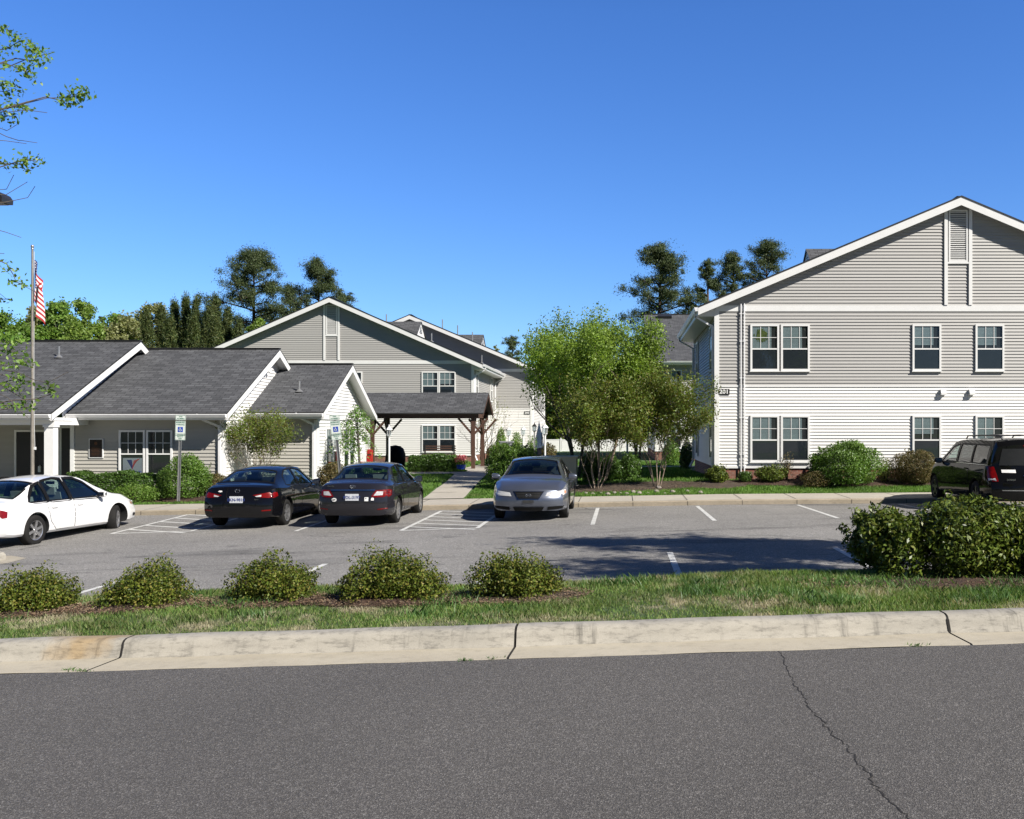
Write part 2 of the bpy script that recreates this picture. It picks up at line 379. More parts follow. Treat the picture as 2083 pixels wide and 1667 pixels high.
leafmat('leaf_olive', [(.20, .22, .09), (.26, .27, .12), (.14, .17, .06)], .35)
leafmat('leaf_birch', [(.11, .19, .025), (.18, .28, .038), (.26, .36, .065), (.10, .15, .03)], .42)
leafmat('leaf_myrtle', [(.08, .125, .018), (.13, .19, .028), (.14, .12, .03), (.11, .18, .025)], .35)
leafmat('leaf_woods', [(.07, .10, .025), (.10, .14, .03), (.055, .08, .02)], .3)
leafmat('needle_dark', [(.036, .060, .022), (.058, .088, .030), (.085, .10, .035)], .15, .6)
leafmat('needle_young', [(.035, .06, .016), (.065, .095, .026), (.12, .13, .04)], .2, .6)
leafmat('leaf_hedge', [(.035, .075, .015), (.06, .12, .02), (.09, .16, .03)], .25, .4)
leafmat('leaf_green_bush', [(.06, .13, .018), (.10, .19, .028), (.15, .24, .045)], .25, .45)
leafmat('leaf_holly', [(.032, .052, .007), (.06, .09, .011), (.12, .145, .02), (.15, .125, .03)], .08, .5, .2)
leafmat('leaf_laurel', [(.032, .055, .008), (.065, .10, .012), (.11, .15, .022), (.14, .15, .03)], .1, .42, .25)
leafmat('leaf_rust', [(.10, .085, .03), (.13, .09, .03), (.07, .09, .025)], .2, .6)
leafmat('leaf_dogwood', [(.10, .22, .04), (.16, .30, .06), (.26, .36, .12)], .4)
leafmat('petal_pink', [(.55, .12, .16), (.62, .25, .25), (.5, .08, .2)], .3)
leafmat('grass_near', [(.08, .15, .03), (.12, .20, .045), (.16, .24, .06), (.26, .24, .12)], .3, .6, .3, ptch=((.38, .34, .24), .51, .63))
leafmat('grass_lush', [(.05, .12, .03), (.08, .16, .04), (.12, .20, .055)], .3, .5, .4)
leafmat('grass_far', [(.07, .16, .02), (.11, .22, .035), (.16, .26, .06)], .3, .6, .3, ptch=((.26, .26, .12), .62, .72))
leafmat('litter', [(.16, .10, .06), (.24, .16, .10), (.09, .055, .035), (.30, .24, .16)], 0, .9)
mottled('bark_grey', (.13, .11, .09), (.07, .06, .05), 12, .9, 60, .3)
mottled('bark_pale', (.36, .29, .22), (.20, .15, .11), 9, .8, 40, .3)
mottled('bark_pine', (.085, .058, .042), (.05, .036, .028), 8, .95)
mottled('twig', (.09, .07, .05), (.055, .042, .03), 20, .9)
# ---------------- foliage ----------------
RN = np.random.default_rng(11)
def leaf_mesh(name, P, size, mat, parent=None, asp=.5, up=None, N=None, flat=0., fold=True):
    """one small rhombic leaf at each row of P; size scalar or array; N = preferred normals; up = preferred long axis"""
    n = len(P); s = np.broadcast_to(np.asarray(size, float), (n,)) * RN.uniform(.7, 1.3, n)
    nor = RN.normal(size=(n, 3))
    if N is not None: nor = nor * (1 - flat) + N * flat * 2.2
    nor /= np.linalg.norm(nor, axis=1)[:, None] + 1e-9
    ax = RN.normal(size=(n, 3))
    if up is not None: ax = ax * .45 + up
    ax -= nor * (ax * nor).sum(1)[:, None]; ax /= np.linalg.norm(ax, axis=1)[:, None] + 1e-9
    bx = np.cross(nor, ax)
    a = ax * (s * .5)[:, None]; b = bx * (s * .5 * asp)[:, None]
    V = np.stack([P - a, P - b + nor * (s * .08)[:, None], P + a, P + b + nor * (s * .08)[:, None]], 1).reshape(-1, 3)
    return quads(name, V, mat, parent)
def quads(name, V, mat, parent=None, k=4):
    n = len(V) // k; me = bpy.data.meshes.new(name); me.vertices.add(n * k); me.vertices.foreach_set('co', V.astype(np.float32).ravel())
    me.loops.add(n * k); me.loops.foreach_set('vertex_index', np.arange(n * k, dtype=np.int32))
    me.polygons.add(n); me.polygons.foreach_set('loop_start', np.arange(0, n * k, k, dtype=np.int32)); me.polygons.foreach_set('loop_total', np.full(n, k, np.int32))
    me.update(calc_edges=True); me.materials.append(mat)
    o = bpy.data.objects.new(name, me); C.objects.link(o)
    if parent is not None: o.parent = parent
    return o
def blob(n, c, r, shell=.5, rough=.22, seed=0):
    """points in a lumpy ellipsoid, denser toward its skin; returns points and outward normals"""
    g = np.random.default_rng(seed + 100); d = g.normal(size=(n, 3)); d /= np.linalg.norm(d, axis=1)[:, None]
    lump = 0
    for i in range(7):
        k = g.normal(size=3) * (1.6 + i * .8); lump = lump + np.sin(d @ k + g.uniform(0, 6.3)) / (1.4 + i * .5)
    rad = (1 - shell * g.uniform(0, 1, n) ** 1.6) * (1 + rough * lump)
    P = d * rad[:, None] * np.asarray(r)[None] + np.asarray(c)[None]
    return P, d
def grow(rng, p, d, ln, r, depth, mb, tips, spread=.6, nseg=4, up=.12, kids=(2, 4), shrink=.68, mint=None, bend=.12):
    pts = [p.copy()]; rad = [r]
    q = p.copy(); dd = d.normalized()
    for i in range(nseg):
        dd = (dd + Vector((rng.gauss(0, bend), rng.gauss(0, bend), rng.gauss(0, bend) + up * .3))).normalized()
        q = q + dd * ln / nseg; pts.append(q.copy()); rad.append(r * (1 - .45 * (i + 1) / nseg))
    mb.tube(pts, rad, 7 if r > .04 else (5 if r > .015 else 3), 0, False)
    if depth == 0:
        tips.append((pts, dd)); return
    for k in range(rng.randint(*kids)):
        t = rng.uniform(.4, 1.0) if k else 1.0
        i = min(int(t * nseg), nseg); st = pts[i]
        nd_ = (dd + Vector((rng.gauss(0, spread), rng.gauss(0, spread), rng.gauss(0, spread * .6) + up))).normalized()
        grow(rng, st, nd_, ln * shrink * rng.uniform(.75, 1.15), rad[i] * .62, depth - 1, mb, tips, spread, nseg, up, kids, shrink, mint, bend)
def tip_points(rng_np, tips, per, sp):
    out = []
    for pts, dd in tips:
        A = np.array([list(p) for p in pts]); k = len(A) - 1
        t = rng_np.uniform(0.1, 1.05, per) * k; i = np.clip(t.astype(int), 0, k - 1); f = (t - i)[:, None]
        out.append(A[i] * (1 - f) + A[i + 1] * f + rng_np.normal(size=(per, 3)) * sp)
    return np.concatenate(out)
def broad_tree(name, label, cat, loc, H, W, mat, seed, bark='bark_grey', leaves=16000, leaf=.26, trunk=.3, group=None, low=.25, shell=.9):
    """crown of many ragged leaf clumps around limb ends"""
    t = thing(name, label, cat, loc, group=group); rng = random.Random(seed); g = np.random.default_rng(seed)
    mb = MB(); h0 = H * low
    mb.tube([(0, 0, -.3), (0, 0, h0), (rng.uniform(-.3, .3), rng.uniform(-.3, .3), H * .7)], [trunk, trunk * .8, trunk * .3], 8)
    P = []; Nn = []; k = 74
    for i in range(k):
        hh = low + (1 - low) * rng.uniform(.02, .94) ** .85; wr = W * .5 * math.sin(math.pi * cl((hh - low + .14) / (1.16 - low)) ** .85) * (rng.uniform(.15, 1) ** .5); a = rng.uniform(0, 6.283)
        c = Vector((wr * math.cos(a), wr * math.sin(a), hh * H))
        if i % 3 == 0: mb.tube([(0, 0, max(h0, c.z - W * .3)), (c.x * .5, c.y * .5, c.z - W * .1), c], [trunk * .3, trunk * .16, .02], 4, 0, False)
        rr = W * rng.uniform(.055, .115)
        p, d = blob(leaves // k, c, (rr * 1.2, rr * 1.2, rr * .85), shell, .45, seed * 90 + i); p = p + g.normal(size=p.shape) * rr * .22; P.append(p); Nn.append(d)
    mb.build('trunk', M[bark], t, True)
    leaf_mesh('crown', np.concatenate(P), leaf, M[mat], t, .7, None, np.concatenate(Nn), .25); return t
def pine_tree(name, label, loc, H, W, seed, mat='needle_dark', low=.45, n=30, leaves=34000, leaf=.22, group=None, trunk=.3, flatten=.75, lean=0.):
    """tall pine: bare trunk, crooked limbs, many small needle tufts with gaps between"""
    t = thing(name, label, 'pine tree', loc, group=group); rng = random.Random(seed); g = np.random.default_rng(seed); mb = MB(); P = []; Nn = []
    mb.tube([(0, 0, -.3), (lean * .3, 0, H * .5), (lean, .1, H * .97)], [trunk, trunk * .75, trunk * .15], 8)
    m_ = n * 2; tufts = []
    for i in range(m_):
        hh = low + (1 - low) * ((i + rng.uniform(-.5, 1.2)) / m_); u = cl((hh - low) / (1 - low)); prof = (.55 + .45 * math.sin(math.pi * cl(u * 1.1 + .05))) * (1 - u ** 3.2) ** .8 + .12
        ln = W * .5 * prof * rng.choice((.45, .7, .9, 1.0, 1.12)); a = rng.uniform(0, 6.283); z = hh * H - ln * .12; x0 = lean * hh
        e = Vector((x0 + ln * math.cos(a), ln * math.sin(a), min(H, z + ln * rng.uniform(-.05, .5)))); mid = Vector((x0 + (e.x - x0) * .55, e.y * .55, z + ln * rng.uniform(-.02, .10)))
        mb.tube([(x0, 0, z - .15), mid, e], [.085, .06, .02], 5, 0, False)
        for j in range(5):
            f = rng.uniform(.35, 1.05); q = Vector((x0, 0, z)).lerp(mid, f * 2) if f < .5 else mid.lerp(e, (f - .5) * 2)
            tufts.append((q + Vector((rng.gauss(0, W * .045), rng.gauss(0, W * .045), rng.uniform(-.15, .45))), W * rng.uniform(.032, .065)))
    for j in range(14): tufts.append((Vector((lean + rng.gauss(0, W * .10), rng.gauss(0, W * .10), H * rng.uniform(.93, 1.0))), W * rng.uniform(.04, .06)))
    for j, (c, rr) in enumerate(tufts):
        p, d = blob(int(leaves * 1.5) // len(tufts), c, (rr * 1.35, rr * 1.35, rr * flatten), .98, .6, seed * 997 + j); P.append(p + g.normal(size=p.shape) * rr * .42); Nn.append(d)
    mb.build('trunk', M['bark_pine'], t, True)
    leaf_mesh('crown', np.concatenate(P), leaf, M[mat], t, .24, None, np.concatenate(Nn), .1); return t
def young_pine(name, label, loc, H, W, seed, group):
    t = thing(name, label, 'pine tree', loc, group=group); rng = random.Random(seed); g = np.random.default_rng(seed); mb = MB(); P = []
    mb.tube([(0, 0, -.3), (0, 0, H * .98)], [.14, .02], 6)
    for i in range(120):
        hh = rng.uniform(.2, .97); ln = W * .5 * ((1.0 - hh) ** .85 * 1.5) * rng.uniform(.3, 1.1) + .08; a = i * 2.4; z = hh * H
        e = Vector((ln * math.cos(a), ln * math.sin(a), z + ln * rng.uniform(.5, 1.1) + .2))
        mb.tube([(0, 0, z - .1), (e.x * .7, e.y * .7, z + ln * .2), e], [.035, .02, .01], 4, 0, False)
        k = 70; s0 = np.array([list(e)]); P.append(s0 + g.normal(size=(k, 3)) * np.array([[.13, .13, .34]]))
        k = 60; f = g.uniform(.3, 1.0, k)[:, None]; s0 = np.array([[0, 0, z]]); P.append(s0 + (np.array([list(e)]) - s0) * f + g.normal(size=(k, 3)) * .12)
    k = 120; P.append(np.array([[0, 0, H * .95]]) + g.normal(size=(k, 3)) * np.array([[.08, .08, .45]]))
    mb.build('trunk', M['bark_pine'], t, True)
    leaf_mesh('crown', np.concatenate(P), .26, M['needle_young'], t, .2, np.array([[0, 0, .45]])); return t
def shrub(name, label, loc, r, mat, seed, leaves=6000, leaf=.05, cat='shrub', group=None, rough=.16, asp=.5, shell=.45, flat=.3, lumps=0, up=None, cut=.12, taper=0., mound=0):
    """shrub: stems, dark inner twigs and a lumpy skin of leaves; r = (rx, ry, rz), rz = height"""
    t = thing(name, label, cat, loc, group=group); rng = random.Random(seed); g = np.random.default_rng(seed)
    rx, ry, h = r; mb = MB(); P = []; Nn = []
    for i in range(14):
        a = rng.uniform(0, 6.283); f = rng.uniform(.2, .8)
        if mound: f *= .7
        mb.tube([(rng.uniform(-.05, .05), rng.uniform(-.05, .05), -.05), (rx * f * .5 * math.cos(a), ry * f * .5 * math.sin(a), h * .4), (rx * f * math.cos(a), ry * f * math.sin(a), h * rng.uniform(.6, .9) * (.6 if mound else 1))], [.018, .012, .005], 4, 0, False)
    mb.build('stems', M['twig'], t)
    def clip(p, d):
        k = p[:, 2] > h * cut * .3; return p[k], d[k]
    if mound:
        pk = rng.uniform(-.25, .25)
        for i in range(mound):
            u = -.82 + 1.64 * i / (mound - 1) + rng.uniform(-.08, .08); hh = (1 - .42 * min(1, abs(u - pk)) ** 2.2) * rng.uniform(.80, 1.0)
            if abs(u - pk) < .2: hh = 1.0
            s = rng.uniform(.30, .42); q = (rx * u * .78, ry * rng.uniform(-.3, .3), h * hh * .42)
            p, d = blob(int(leaves / mound * .8), q, (rx * s, ry * rng.uniform(.6, .9), h * hh * .58), shell, rough, seed * 17 + i); p, d = clip(p, d); P.append(p); Nn.append(d)
    p, d = blob(int(leaves * (.12 if mound else .6 if lumps else 1)), (0, 0, h * (.3 if mound else .47)), (rx * .93, ry * .93, h * (.36 if mound else .54)), shell, rough, seed); p, d = clip(p, d); P.append(p); Nn.append(d)
    for i in range(lumps):
        a = rng.uniform(0, 6.283); el = rng.uniform(0.0, 1.3); q = (rx * .72 * math.cos(a) * math.cos(el), ry * .72 * math.sin(a) * math.cos(el), h * (.45 + .42 * math.sin(el)))
        s = rng.uniform(.22, .36); p, d = blob(int(leaves * .55 / lumps), q, (rx * s, ry * s, h * s * .8), .6, .25, seed * 31 + i); p, d = clip(p, d); P.append(p); Nn.append(d)
    # stray shoots
    for i in range(0 if mound else 10):
        a = rng.uniform(0, 6.283); el = rng.uniform(.2, 1.4); b = np.array([rx * .95 * math.cos(a) * math.cos(el), ry * .95 * math.sin(a) * math.cos(el), h * (.5 + .5 * math.sin(el))])
        k = max(6, leaves // 500); tt = g.uniform(0, 1, k)[:, None]; dirn = np.array([math.cos(a) * .5, math.sin(a) * .5, .8]) * h * rng.uniform(.08, .2)
        P.append(b + dirn * tt + g.normal(size=(k, 3)) * leaf * .3); Nn.append(np.tile(np.array([[math.cos(a), math.sin(a), .5]]), (k, 1)))
    P = np.concatenate(P)
    if taper: k_ = 1 + taper * (.42 - np.clip(P[:, 2] / h, 0, 1.1)); P[:, 0] *= k_; P[:, 1] *= k_
    leaf_mesh('foliage', P, leaf, M[mat], t, asp, up, np.concatenate(Nn), flat); return t
def hedge(name, label, x0, x1, y0, y1, h, mat, seed, leaves, leaf=.07, group=None, zf=None, rt=.05):
    t = thing(name, label, 'hedge', ((x0 + x1) / 2, (y0 + y1) / 2, gz((x0 + x1) / 2, y0) if zf is None else zf), group=group); g = np.random.default_rng(seed)
    hx, hy = (x1 - x0) / 2, (y1 - y0) / 2
    P = g.uniform(-1, 1, (leaves, 3)); side = g.integers(0, 6, leaves)
    for k in range(leaves):
        s = side[k]
        if s in (0, 1): P[k, 1] = -1 + abs(g.normal()) * .12
        elif s in (2, 3): P[k, 2] = 1 - abs(g.normal()) * .12
        elif s == 4: P[k, 0] = np.sign(P[k, 0]) * (1 - abs(g.normal()) * .05)
    P = np.clip(P, -1, 1.02)
    wv = np.sin(P[:, 0] * hx * 4.1 + 1) * .05 + np.sin(P[:, 0] * hx * 9.3) * .03
    Q = np.stack([P[:, 0] * hx, P[:, 1] * hy * (1 - .12 * (P[:, 2] > .7)) + wv, (P[:, 2] * .5 + .5) * h * (1 + wv * 1.2)], 1) + g.normal(size=(leaves, 3)) * rt * .5
    Q[:, 2] = np.maximum(Q[:, 2], .02)
    mb = MB(); rng = random.Random(seed)
    for i in range(int(hx * 6) + 3):
        x = rng.uniform(-hx, hx); mb.tube([(x, 0, -.05), (x + .05, 0, h * .5), (x + rng.uniform(-.1, .1), rng.uniform(-.1, .1), h * .85)], [.02, .012, .006], 4, 0, False)
    mb.build('stems', M['twig'], t)
    leaf_mesh('foliage', Q, leaf, M[mat], t, .55, None, P * np.array([[.2, 1, 1]]), .3); return t
def blades(name, pts, h, mat, wd=.006, lean=.5, label=None, kindname='stuff', parent=None):
    """grass: one bent triangle pair per point; pts (n,3), h array"""
    n = len(pts); a = RN.uniform(0, 6.283, n); l = RN.uniform(.1, lean, n) * h; u = np.stack([np.cos(a), np.sin(a), np.zeros(n)], 1)
    b = RN.uniform(0, 6.283, n); s = np.stack([np.cos(b), np.sin(b), np.zeros(n)], 1) * (wd * RN.uniform(.6, 1.4, n))[:, None]
    z = np.array([[0, 0, 1.]]); mid = pts + u * (l * .35)[:, None] + z * (h * .55)[:, None]; tip = pts + u * l[:, None] + z * h[:, None]
    V = np.stack([pts - s, pts + s, mid + s * .7, tip, mid - s * .7], 1).reshape(-1, 3)
    o = quads(name, V, mat, parent, 5); return o
# ---------------- buildings ----------------
def siding(mb, A, B, z0, z1, clipf=None, course=.105, m=0, proud=.029, inner=.001):
    A = Vector((A[0], A[1])); B = Vector((B[0], B[1])); d = (B - A); Ln = d.length; d.normalize(); n = Vector((d.y, -d.x))
    def P(s, z, o): q = A + d * s + n * o; return (q.x, q.y, z)
    z = z0
    while z < z1 - .004:
        zt = min(z + course, z1)
        a0, b0 = clipf(z) if clipf else (0, Ln); a1, b1 = clipf(zt) if clipf else (0, Ln)
        if b0 - a0 < .02: break
        if b1 < a1: a1 = b1 = (a1 + b1) / 2
        if a1 < a0: a1 = a0
        mb.face([P(a0, z, proud), P(b0, z, proud), P(b1, zt, inner), P(a1, zt, inner)], m)
        mb.face([P(a0, z, inner), P(b0, z, inner), P(b0, z, proud), P(a0, z, proud)], m)
        z = zt
def rebase(root, loc):
    root.location = loc; l = Vector(loc)
    for ch in root.children: ch.location = ch.location - l
def roofslab(mb, p0, p1, p2, p3, th=.05, m=0, m2=1):
    """p0,p1 along the eave, p2,p3 along the ridge (p2 above p1); uv in metres"""
    p0, p1, p2, p3 = map(Vector, (p0, p1, p2, p3)); u = (p1 - p0).normalized()
    n = (p1 - p0).cross(p3 - p0).normalized()
    if n.z < 0: n = -n
    v = n.cross(u)
    uv = [((p - p0).dot(u) + 50, abs((p - p0).dot(v)) + .07) for p in (p0, p1, p2, p3)]
    mb.face([p0, p1, p2, p3], m, uv)
    q = [p - Vector((0, 0, th)) for p in (p0, p1, p2, p3)]; t = (p0, p1, p2, p3)
    mb.face(list(reversed(q)), m2)
    for i in range(4):
        j = (i + 1) % 4; mb.face([q[i], q[j], t[j], t[i]], m2)
_win = {}
def window(parent, loc, wd, ht, rz=0, blind=.62, screen=1, mun=(3, 2), seed=0):
    if blind == .5: blind = (.85, 1.0, .7, .85, .42)[int(abs(loc[0]) * 7.3 + abs(loc[1])) % 5] if loc[2] > .5 else (.5, .62, .36, .5)[int(abs(loc[0]) * 5.1 + abs(loc[1])) % 4]
    """double-hung vinyl window; local x to the right seen from outside, -y outward; loc = bottom centre"""
    key = (round(wd, 2), round(ht, 2), blind, screen, mun)
    if key not in _win:
        h = wd / 2; mb = MB(); fr = .062; D0, D1 = -.072, -.028
        mb.box(-h, -h + fr, D0, D1, 0, ht); mb.box(h - fr, h, D0, D1, 0, ht)
        mb.box(-h + fr, h - fr, D0, D1, 0, fr); mb.box(-h + fr, h - fr, D0, D1, ht - fr, ht)
        mb.box(-h - .02, h + .02, D0 - .02, D1, -.035, -.002)
        zm = ht * .47; mb.box(-h + fr, h - fr, D0 + .008, D1, zm - .022, zm + .022)
        for k in range(1, mun[0]):
            x = -h + fr + (wd - 2 * fr) * k / mun[0]; mb.box(x - .009, x + .009, D0 + .014, -.053, zm + .022, ht - fr)
        for k in range(1, mun[1]):
            z = zm + (ht - fr - zm) * k / mun[1]; mb.box(-h + fr, h - fr, D0 + .0145, -.0525, z - .009, z + .009)
        g = MB(); g.face([(-h + fr, -.050, fr), (h - fr, -.050, fr), (h - fr, -.050, ht - fr), (-h + fr, -.050, ht - fr)])
        bk = MB(); bk.box(-h + fr * .8, h - fr * .8, -.0335, -.0295, fr * .8, ht - fr * .8)
        bl = MB()
        if blind:
            zt = ht - fr - .02; zb = max(fr + .12, zt - (zt - fr) * blind); z = zt
            x1 = h - fr - (.2 if blind != .62 else .28) * wd
            while z > zb:
                bl.box(-h + fr + .01, x1, -.043, -.035, z - .036, z - .004); z -= .04
        sc = MB(); sc.box(-h + fr, h - fr, -.0465, -.0445, fr, zm - .022)
        _win[key] = (mb, g, bk, bl, sc)
    mb, g, bk, bl, sc = _win[key]
    if isinstance(mb, MB):
        f = mb.build('window', M['white_trim'], parent); gg = g.build('pane', M['window_glass'], f); b = bk.build('window_interior', M['dark_void'], f)
        lst = [gg, b]
        if blind: lst.append(bl.build('blind', M['blind_white'], f))
        if screen: lst.append(sc.build('insect_screen', M['screen_dark'], f))
        _win[key] = (f, lst, 0, 0, 0)
    else:
        f0, l0 = mb, g; f = f0.copy(); C.objects.link(f); f.parent = parent; 
        for q in l0:
            c = q.copy(); C.objects.link(c); c.parent = f
    f.location = loc; f.rotation_euler = (0, 0, rz); return f
def spout(parent, pts, w_=.075, mat='gutter_white', name='downspout'):
    mb = MB()
    for a, b in zip(pts, pts[1:]):
        a, b = Vector(a), Vector(b); d = (b - a).normalized() * .02
        mb.bar(a - d, b + d, w_, w_ * .8)
    return mb.build(name, M[mat], parent)
def plate(parent, s, loc, wd, ht, rz=0):
    mb = MB(); mb.box(-wd / 2, wd / 2, -.05, -.03, -ht / 2, ht / 2)
    p = mb.build('number_plate', M['black_plate'], parent, loc=loc); p.rotation_euler = (0, 0, rz)
    text('numerals', s, ht * .95, M['white_trim'], p, (0, -.052, 0), bold=.006, ext=.003, sx=1.15); return p
def louvre(parent, cx, y, z0, z1, wd):
    mb = MB(); h = wd / 2; mb.box(-h, -h + .05, -.06, -.014, z0, z1); mb.box(h - .05, h, -.06, -.014, z0, z1)
    mb.box(-h + .05, h - .05, -.06, -.014, z0, z0 + .05); mb.box(-h + .05, h - .05, -.06, -.014, z1 - .05, z1)
    z = z0 + .07
    while z < z1 - .07:
        mb.obox((0, -.034, z), (h - .052, 0, 0), (0, .018, .014), (0, -.004, .005)); z += .062
    o = mb.build('louvre', M['white_trim'], parent, loc=(cx, y, 0)); k = MB(); k.box(-h + .04, h - .04, -.0155, -.0145, z0 + .04, z1 - .04)
    k.build('louvre_back', M['dark_metal'], o)
def apartment(label, xl, yf, yb, dz, mirror, wins, numtxt=None, side_w=None, skip_left=False, zbase=-1.7, oy=.5, p=.42, zr_fix=None):
    """two-storey gable-fronted wing; ridge runs along Y"""
    root = thing('apartment_building', label, 'building')
    xr = xl + 15.86; xm = (xl + xr) / 2; ov = .6
    E = 4.03 + dz; zr = E + .42 * (xm - xl + ov); E = zr - p * (xm - xl + ov)
    def under(x): return E + p * (min(x - xl, xr - x) + ov) - .14
    zs, zg, zb = -1.20 + dz, 1.45 + dz, 4.0 + dz
    base_ = MB(); base_.box(xl + .01, xr - .01, yf + .01, yb, zbase - .6, zs + .01); base_.build('foundation', M['brick'], root)
    Wd = xr - xl
    def gclip(z):
        if z <= under(xl): return (0, Wd)
        s = (z - under(xl)) / p; return (s, Wd - s)
    lo, up = MB(), MB()
    siding(lo, (xl, yf), (xr, yf), zs, zg); siding(up, (xl, yf), (xr, yf), zg, zr - .14, gclip)
    for A, B in (((xr, yf), (xr, yb)), ((xl, yb), (xl, yf))):
        siding(lo, A, B, zs, zg); siding(up, A, B, zg, E + .1)
    siding(lo, (xr, yb), (xl, yb), zs, zg); siding(up, (xr, yb), (xl, yb), zg, zr - .14, gclip)
    lo.build('lower_siding', M['siding_white'], root); up.build('upper_siding', M['siding_grey'], root)
    def board(nm, *bx):
        t = MB(); [t.box(*q) for q in bx]; return t.build(nm, M['white_trim'], root)
    for x, s in ((xl, 1), (xr, -1)):
        a, b = sorted((x - s * .02, x + s * .11)); board('corner_board', (a, b, yf - .045, yf - .002, zs, under(xl + .1) + .02))
        a, b = sorted((x - s * .045, x - s * .0205)); board('corner_board', (a, b, yf - .045, yf + .11, zs, E - .1))
        board('corner_board', (x - .045 if s > 0 else x - .02, x + .02 if s > 0 else x + .045, yb - .1, yb + .02, zs, E - .1))
    board('band_board', (xl + .11, xr - .11, yf - .040, yf - .002, zb - .10, zb + .09))
    board('belt_board', (xl + .11, xr - .11, yf - .036, yf - .002, zg - .03, zg + .03))
    board('sill_board', (xl + .11, xr - .11, yf - .038, yf - .002, zs - .04, zs + .03))
    vz = zb + .10      # vertical boards each side of the gable louvre
    for s in (-1, 1): board('gable_board', (xm + s * .40 - .055, xm + s * .40 + .055, yf - .065, yf - .0295, vz, under(xm - .4) - .02))
    board('louvre_sill', (xm - .345, xm + .345, yf - .06, yf - .0295, zr - 2.16, zr - 2.10))
    louvre(root, xm, yf, zr - 2.10, zr - .40, .62)
    # roof: two shingled planes, fascia boards, soffits
    y0, y1 = yf - oy, yb + .3; rf = MB()
    roofslab(rf, (xl - ov, y1, E), (xl - ov, y0, E), (xm, y0, zr), (xm, y1, zr)); roofslab(rf, (xr + ov, y0, E), (xr + ov, y1, E), (xm, y1, zr), (xm, y0, zr))
    rf.bar((xm, y0 + .15, zr + .008), (xm, y1, zr + .008), .2, .02, 1)
    roof = rf.build('roof', [M['shingles'], M['dark_metal']], root)
    f = MB()
    for s, xe in ((1, xl - ov), (-1, xr + ov)):
        for yy, t0 in ((y0 + .015, -.012), (y1 - .04, 0)):
            f.prism([(xe, E - .05), (xm, zr - .05), (xm, zr - .05 - .26), (xe, E - .05 - .24)][::s], yy, yy + .025)
        # sloping soffit behind the front rake, boxed eave return and level soffit
        f.face([(xe, y0 + .04, E - .17), (xm, y0 + .04, zr - .17), (xm, yf - .001, zr - .17), (xe, yf - .001, E - .17)])
        xw = xl if s > 0 else xr; a, b = sorted((xe, xw + (-.031 if s > 0 else .031)))
        f.prism([(a, E - .29), (b, E - .29), (b, E + (.08 if s > 0 else -.18)), (a, E + (-.18 if s > 0 else .08))], yf - .035, yf - .01)
        f.box(a, b, yf - .01, y1 - .05, E - .30, E - .285)
        f.box(xe - .012, xe + .012, y0 + .041, y1 - .05, E - .285, E - .055)
    f.build('fascia', M['white_trim'], root)
    for s, xe in ((-1, xl - ov), (1, xr + ov)):
        g = MB(); g.prism([(xe + s * .014, E - .17), (xe + s * .09, E - .17), (xe + s * .13, E - .06), (xe + s * .13, E - .045), (xe + s * .014, E - .045)][::-s], y0, y1, 0)
        g.build('gutter', M['gutter_white'], root)
        xw = xl if s < 0 else xr; xo = xw + s * .085
        spout(root, [(xe + s * .07, yf + .12, E - .16), (xe + s * .05, yf + .12, E - .30), (xo, yf + .12, E - .62), (xo, yf + .12, zs - .05), (xo + s * .12, yf + .0, zs - .3)])
        spout(root, [(xe + s * .07, yb - .3, E - .16), (xe + s * .05, yb - .3, E - .30), (xo, yb - .3, E - .62), (xo, yb - .3, zs - .05), (xo + s * .15, yb - .5, zs - .3)])
    for cx, z in wins: window(root, (xm + cx * mirror, yf, z + dz), .94, 1.52, blind=.5)
    for yy in (yf + 1.1, yb - 1.9):
        for z in (2.0, -.97):
            window(root, (xl - .0, yy, z + dz), .94, 1.52, rz=-math.pi / 2, blind=.5); window(root, (xr, yy, z + dz), .94, 1.52, rz=math.pi / 2, blind=.5)
    # gabled dormers on both roof planes
    for s in (-1, 1):
        xd = xm + s * 3.95; yd = yf + 4.3; zt = zr - .85; zbm = zr - p * 3.95 - .02; xe_ = xm + s * 2.0; hw = 1.2
        d = MB(); zo = zt - .62 * 1.0
        roofslab(d, (xd + s * .2, yd - hw - .1, zt - .9), (xm + s * 3.9 - s * 1.0, yd - hw - .1, zt - .9), (xe_, yd, zt), (xd + s * .2, yd, zt), .04)
        roofslab(d, (xd + s * .2, yd + hw + .1, zt - .9), (xm + s * 3.9 - s * 1.0, yd + hw + .1, zt - .9), (xe_, yd, zt), (xd + s * .2, yd, zt), .04)
        dm = d.build('dormer', [M['shingles'], M['dark_metal']], root)
        k = MB(); k.prismx([(yd - hw, zt - .9), (yd + hw, zt - .9), (yd, zt - .05)], xd + s * .1, xd + s * .14)
        for q in range(5):
            zz = zt - .72 + q * .09; w2 = (.48 - q * .085) * .8; k.box(xd + s * .142, xd + s * .16, yd - w2, yd + w2, zz, zz + .04, 1)
        k.build('dormer_gable', [M['siding_white'], M['dark_metal']], dm)
    if numtxt: plate(root, numtxt[0], (numtxt[1], yf, numtxt[2]), .36, .19)
    return root, dict(xm=xm, xl=xl, xr=xr, yf=yf, zr=zr, E=E, p=p)
def pipe(root, x, y, z, h=.5, mat='galv_steel', r=.035):
    mb = MB(); mb.tube([(x, y, z - .1), (x, y, z + h)], r, 8); mb.lathe([(.16, 0), (.05, .09), (.04, .1)], (x, y, z - .02), 10)
    return mb.build('vent_pipe', M[mat], root, True, angle=40)

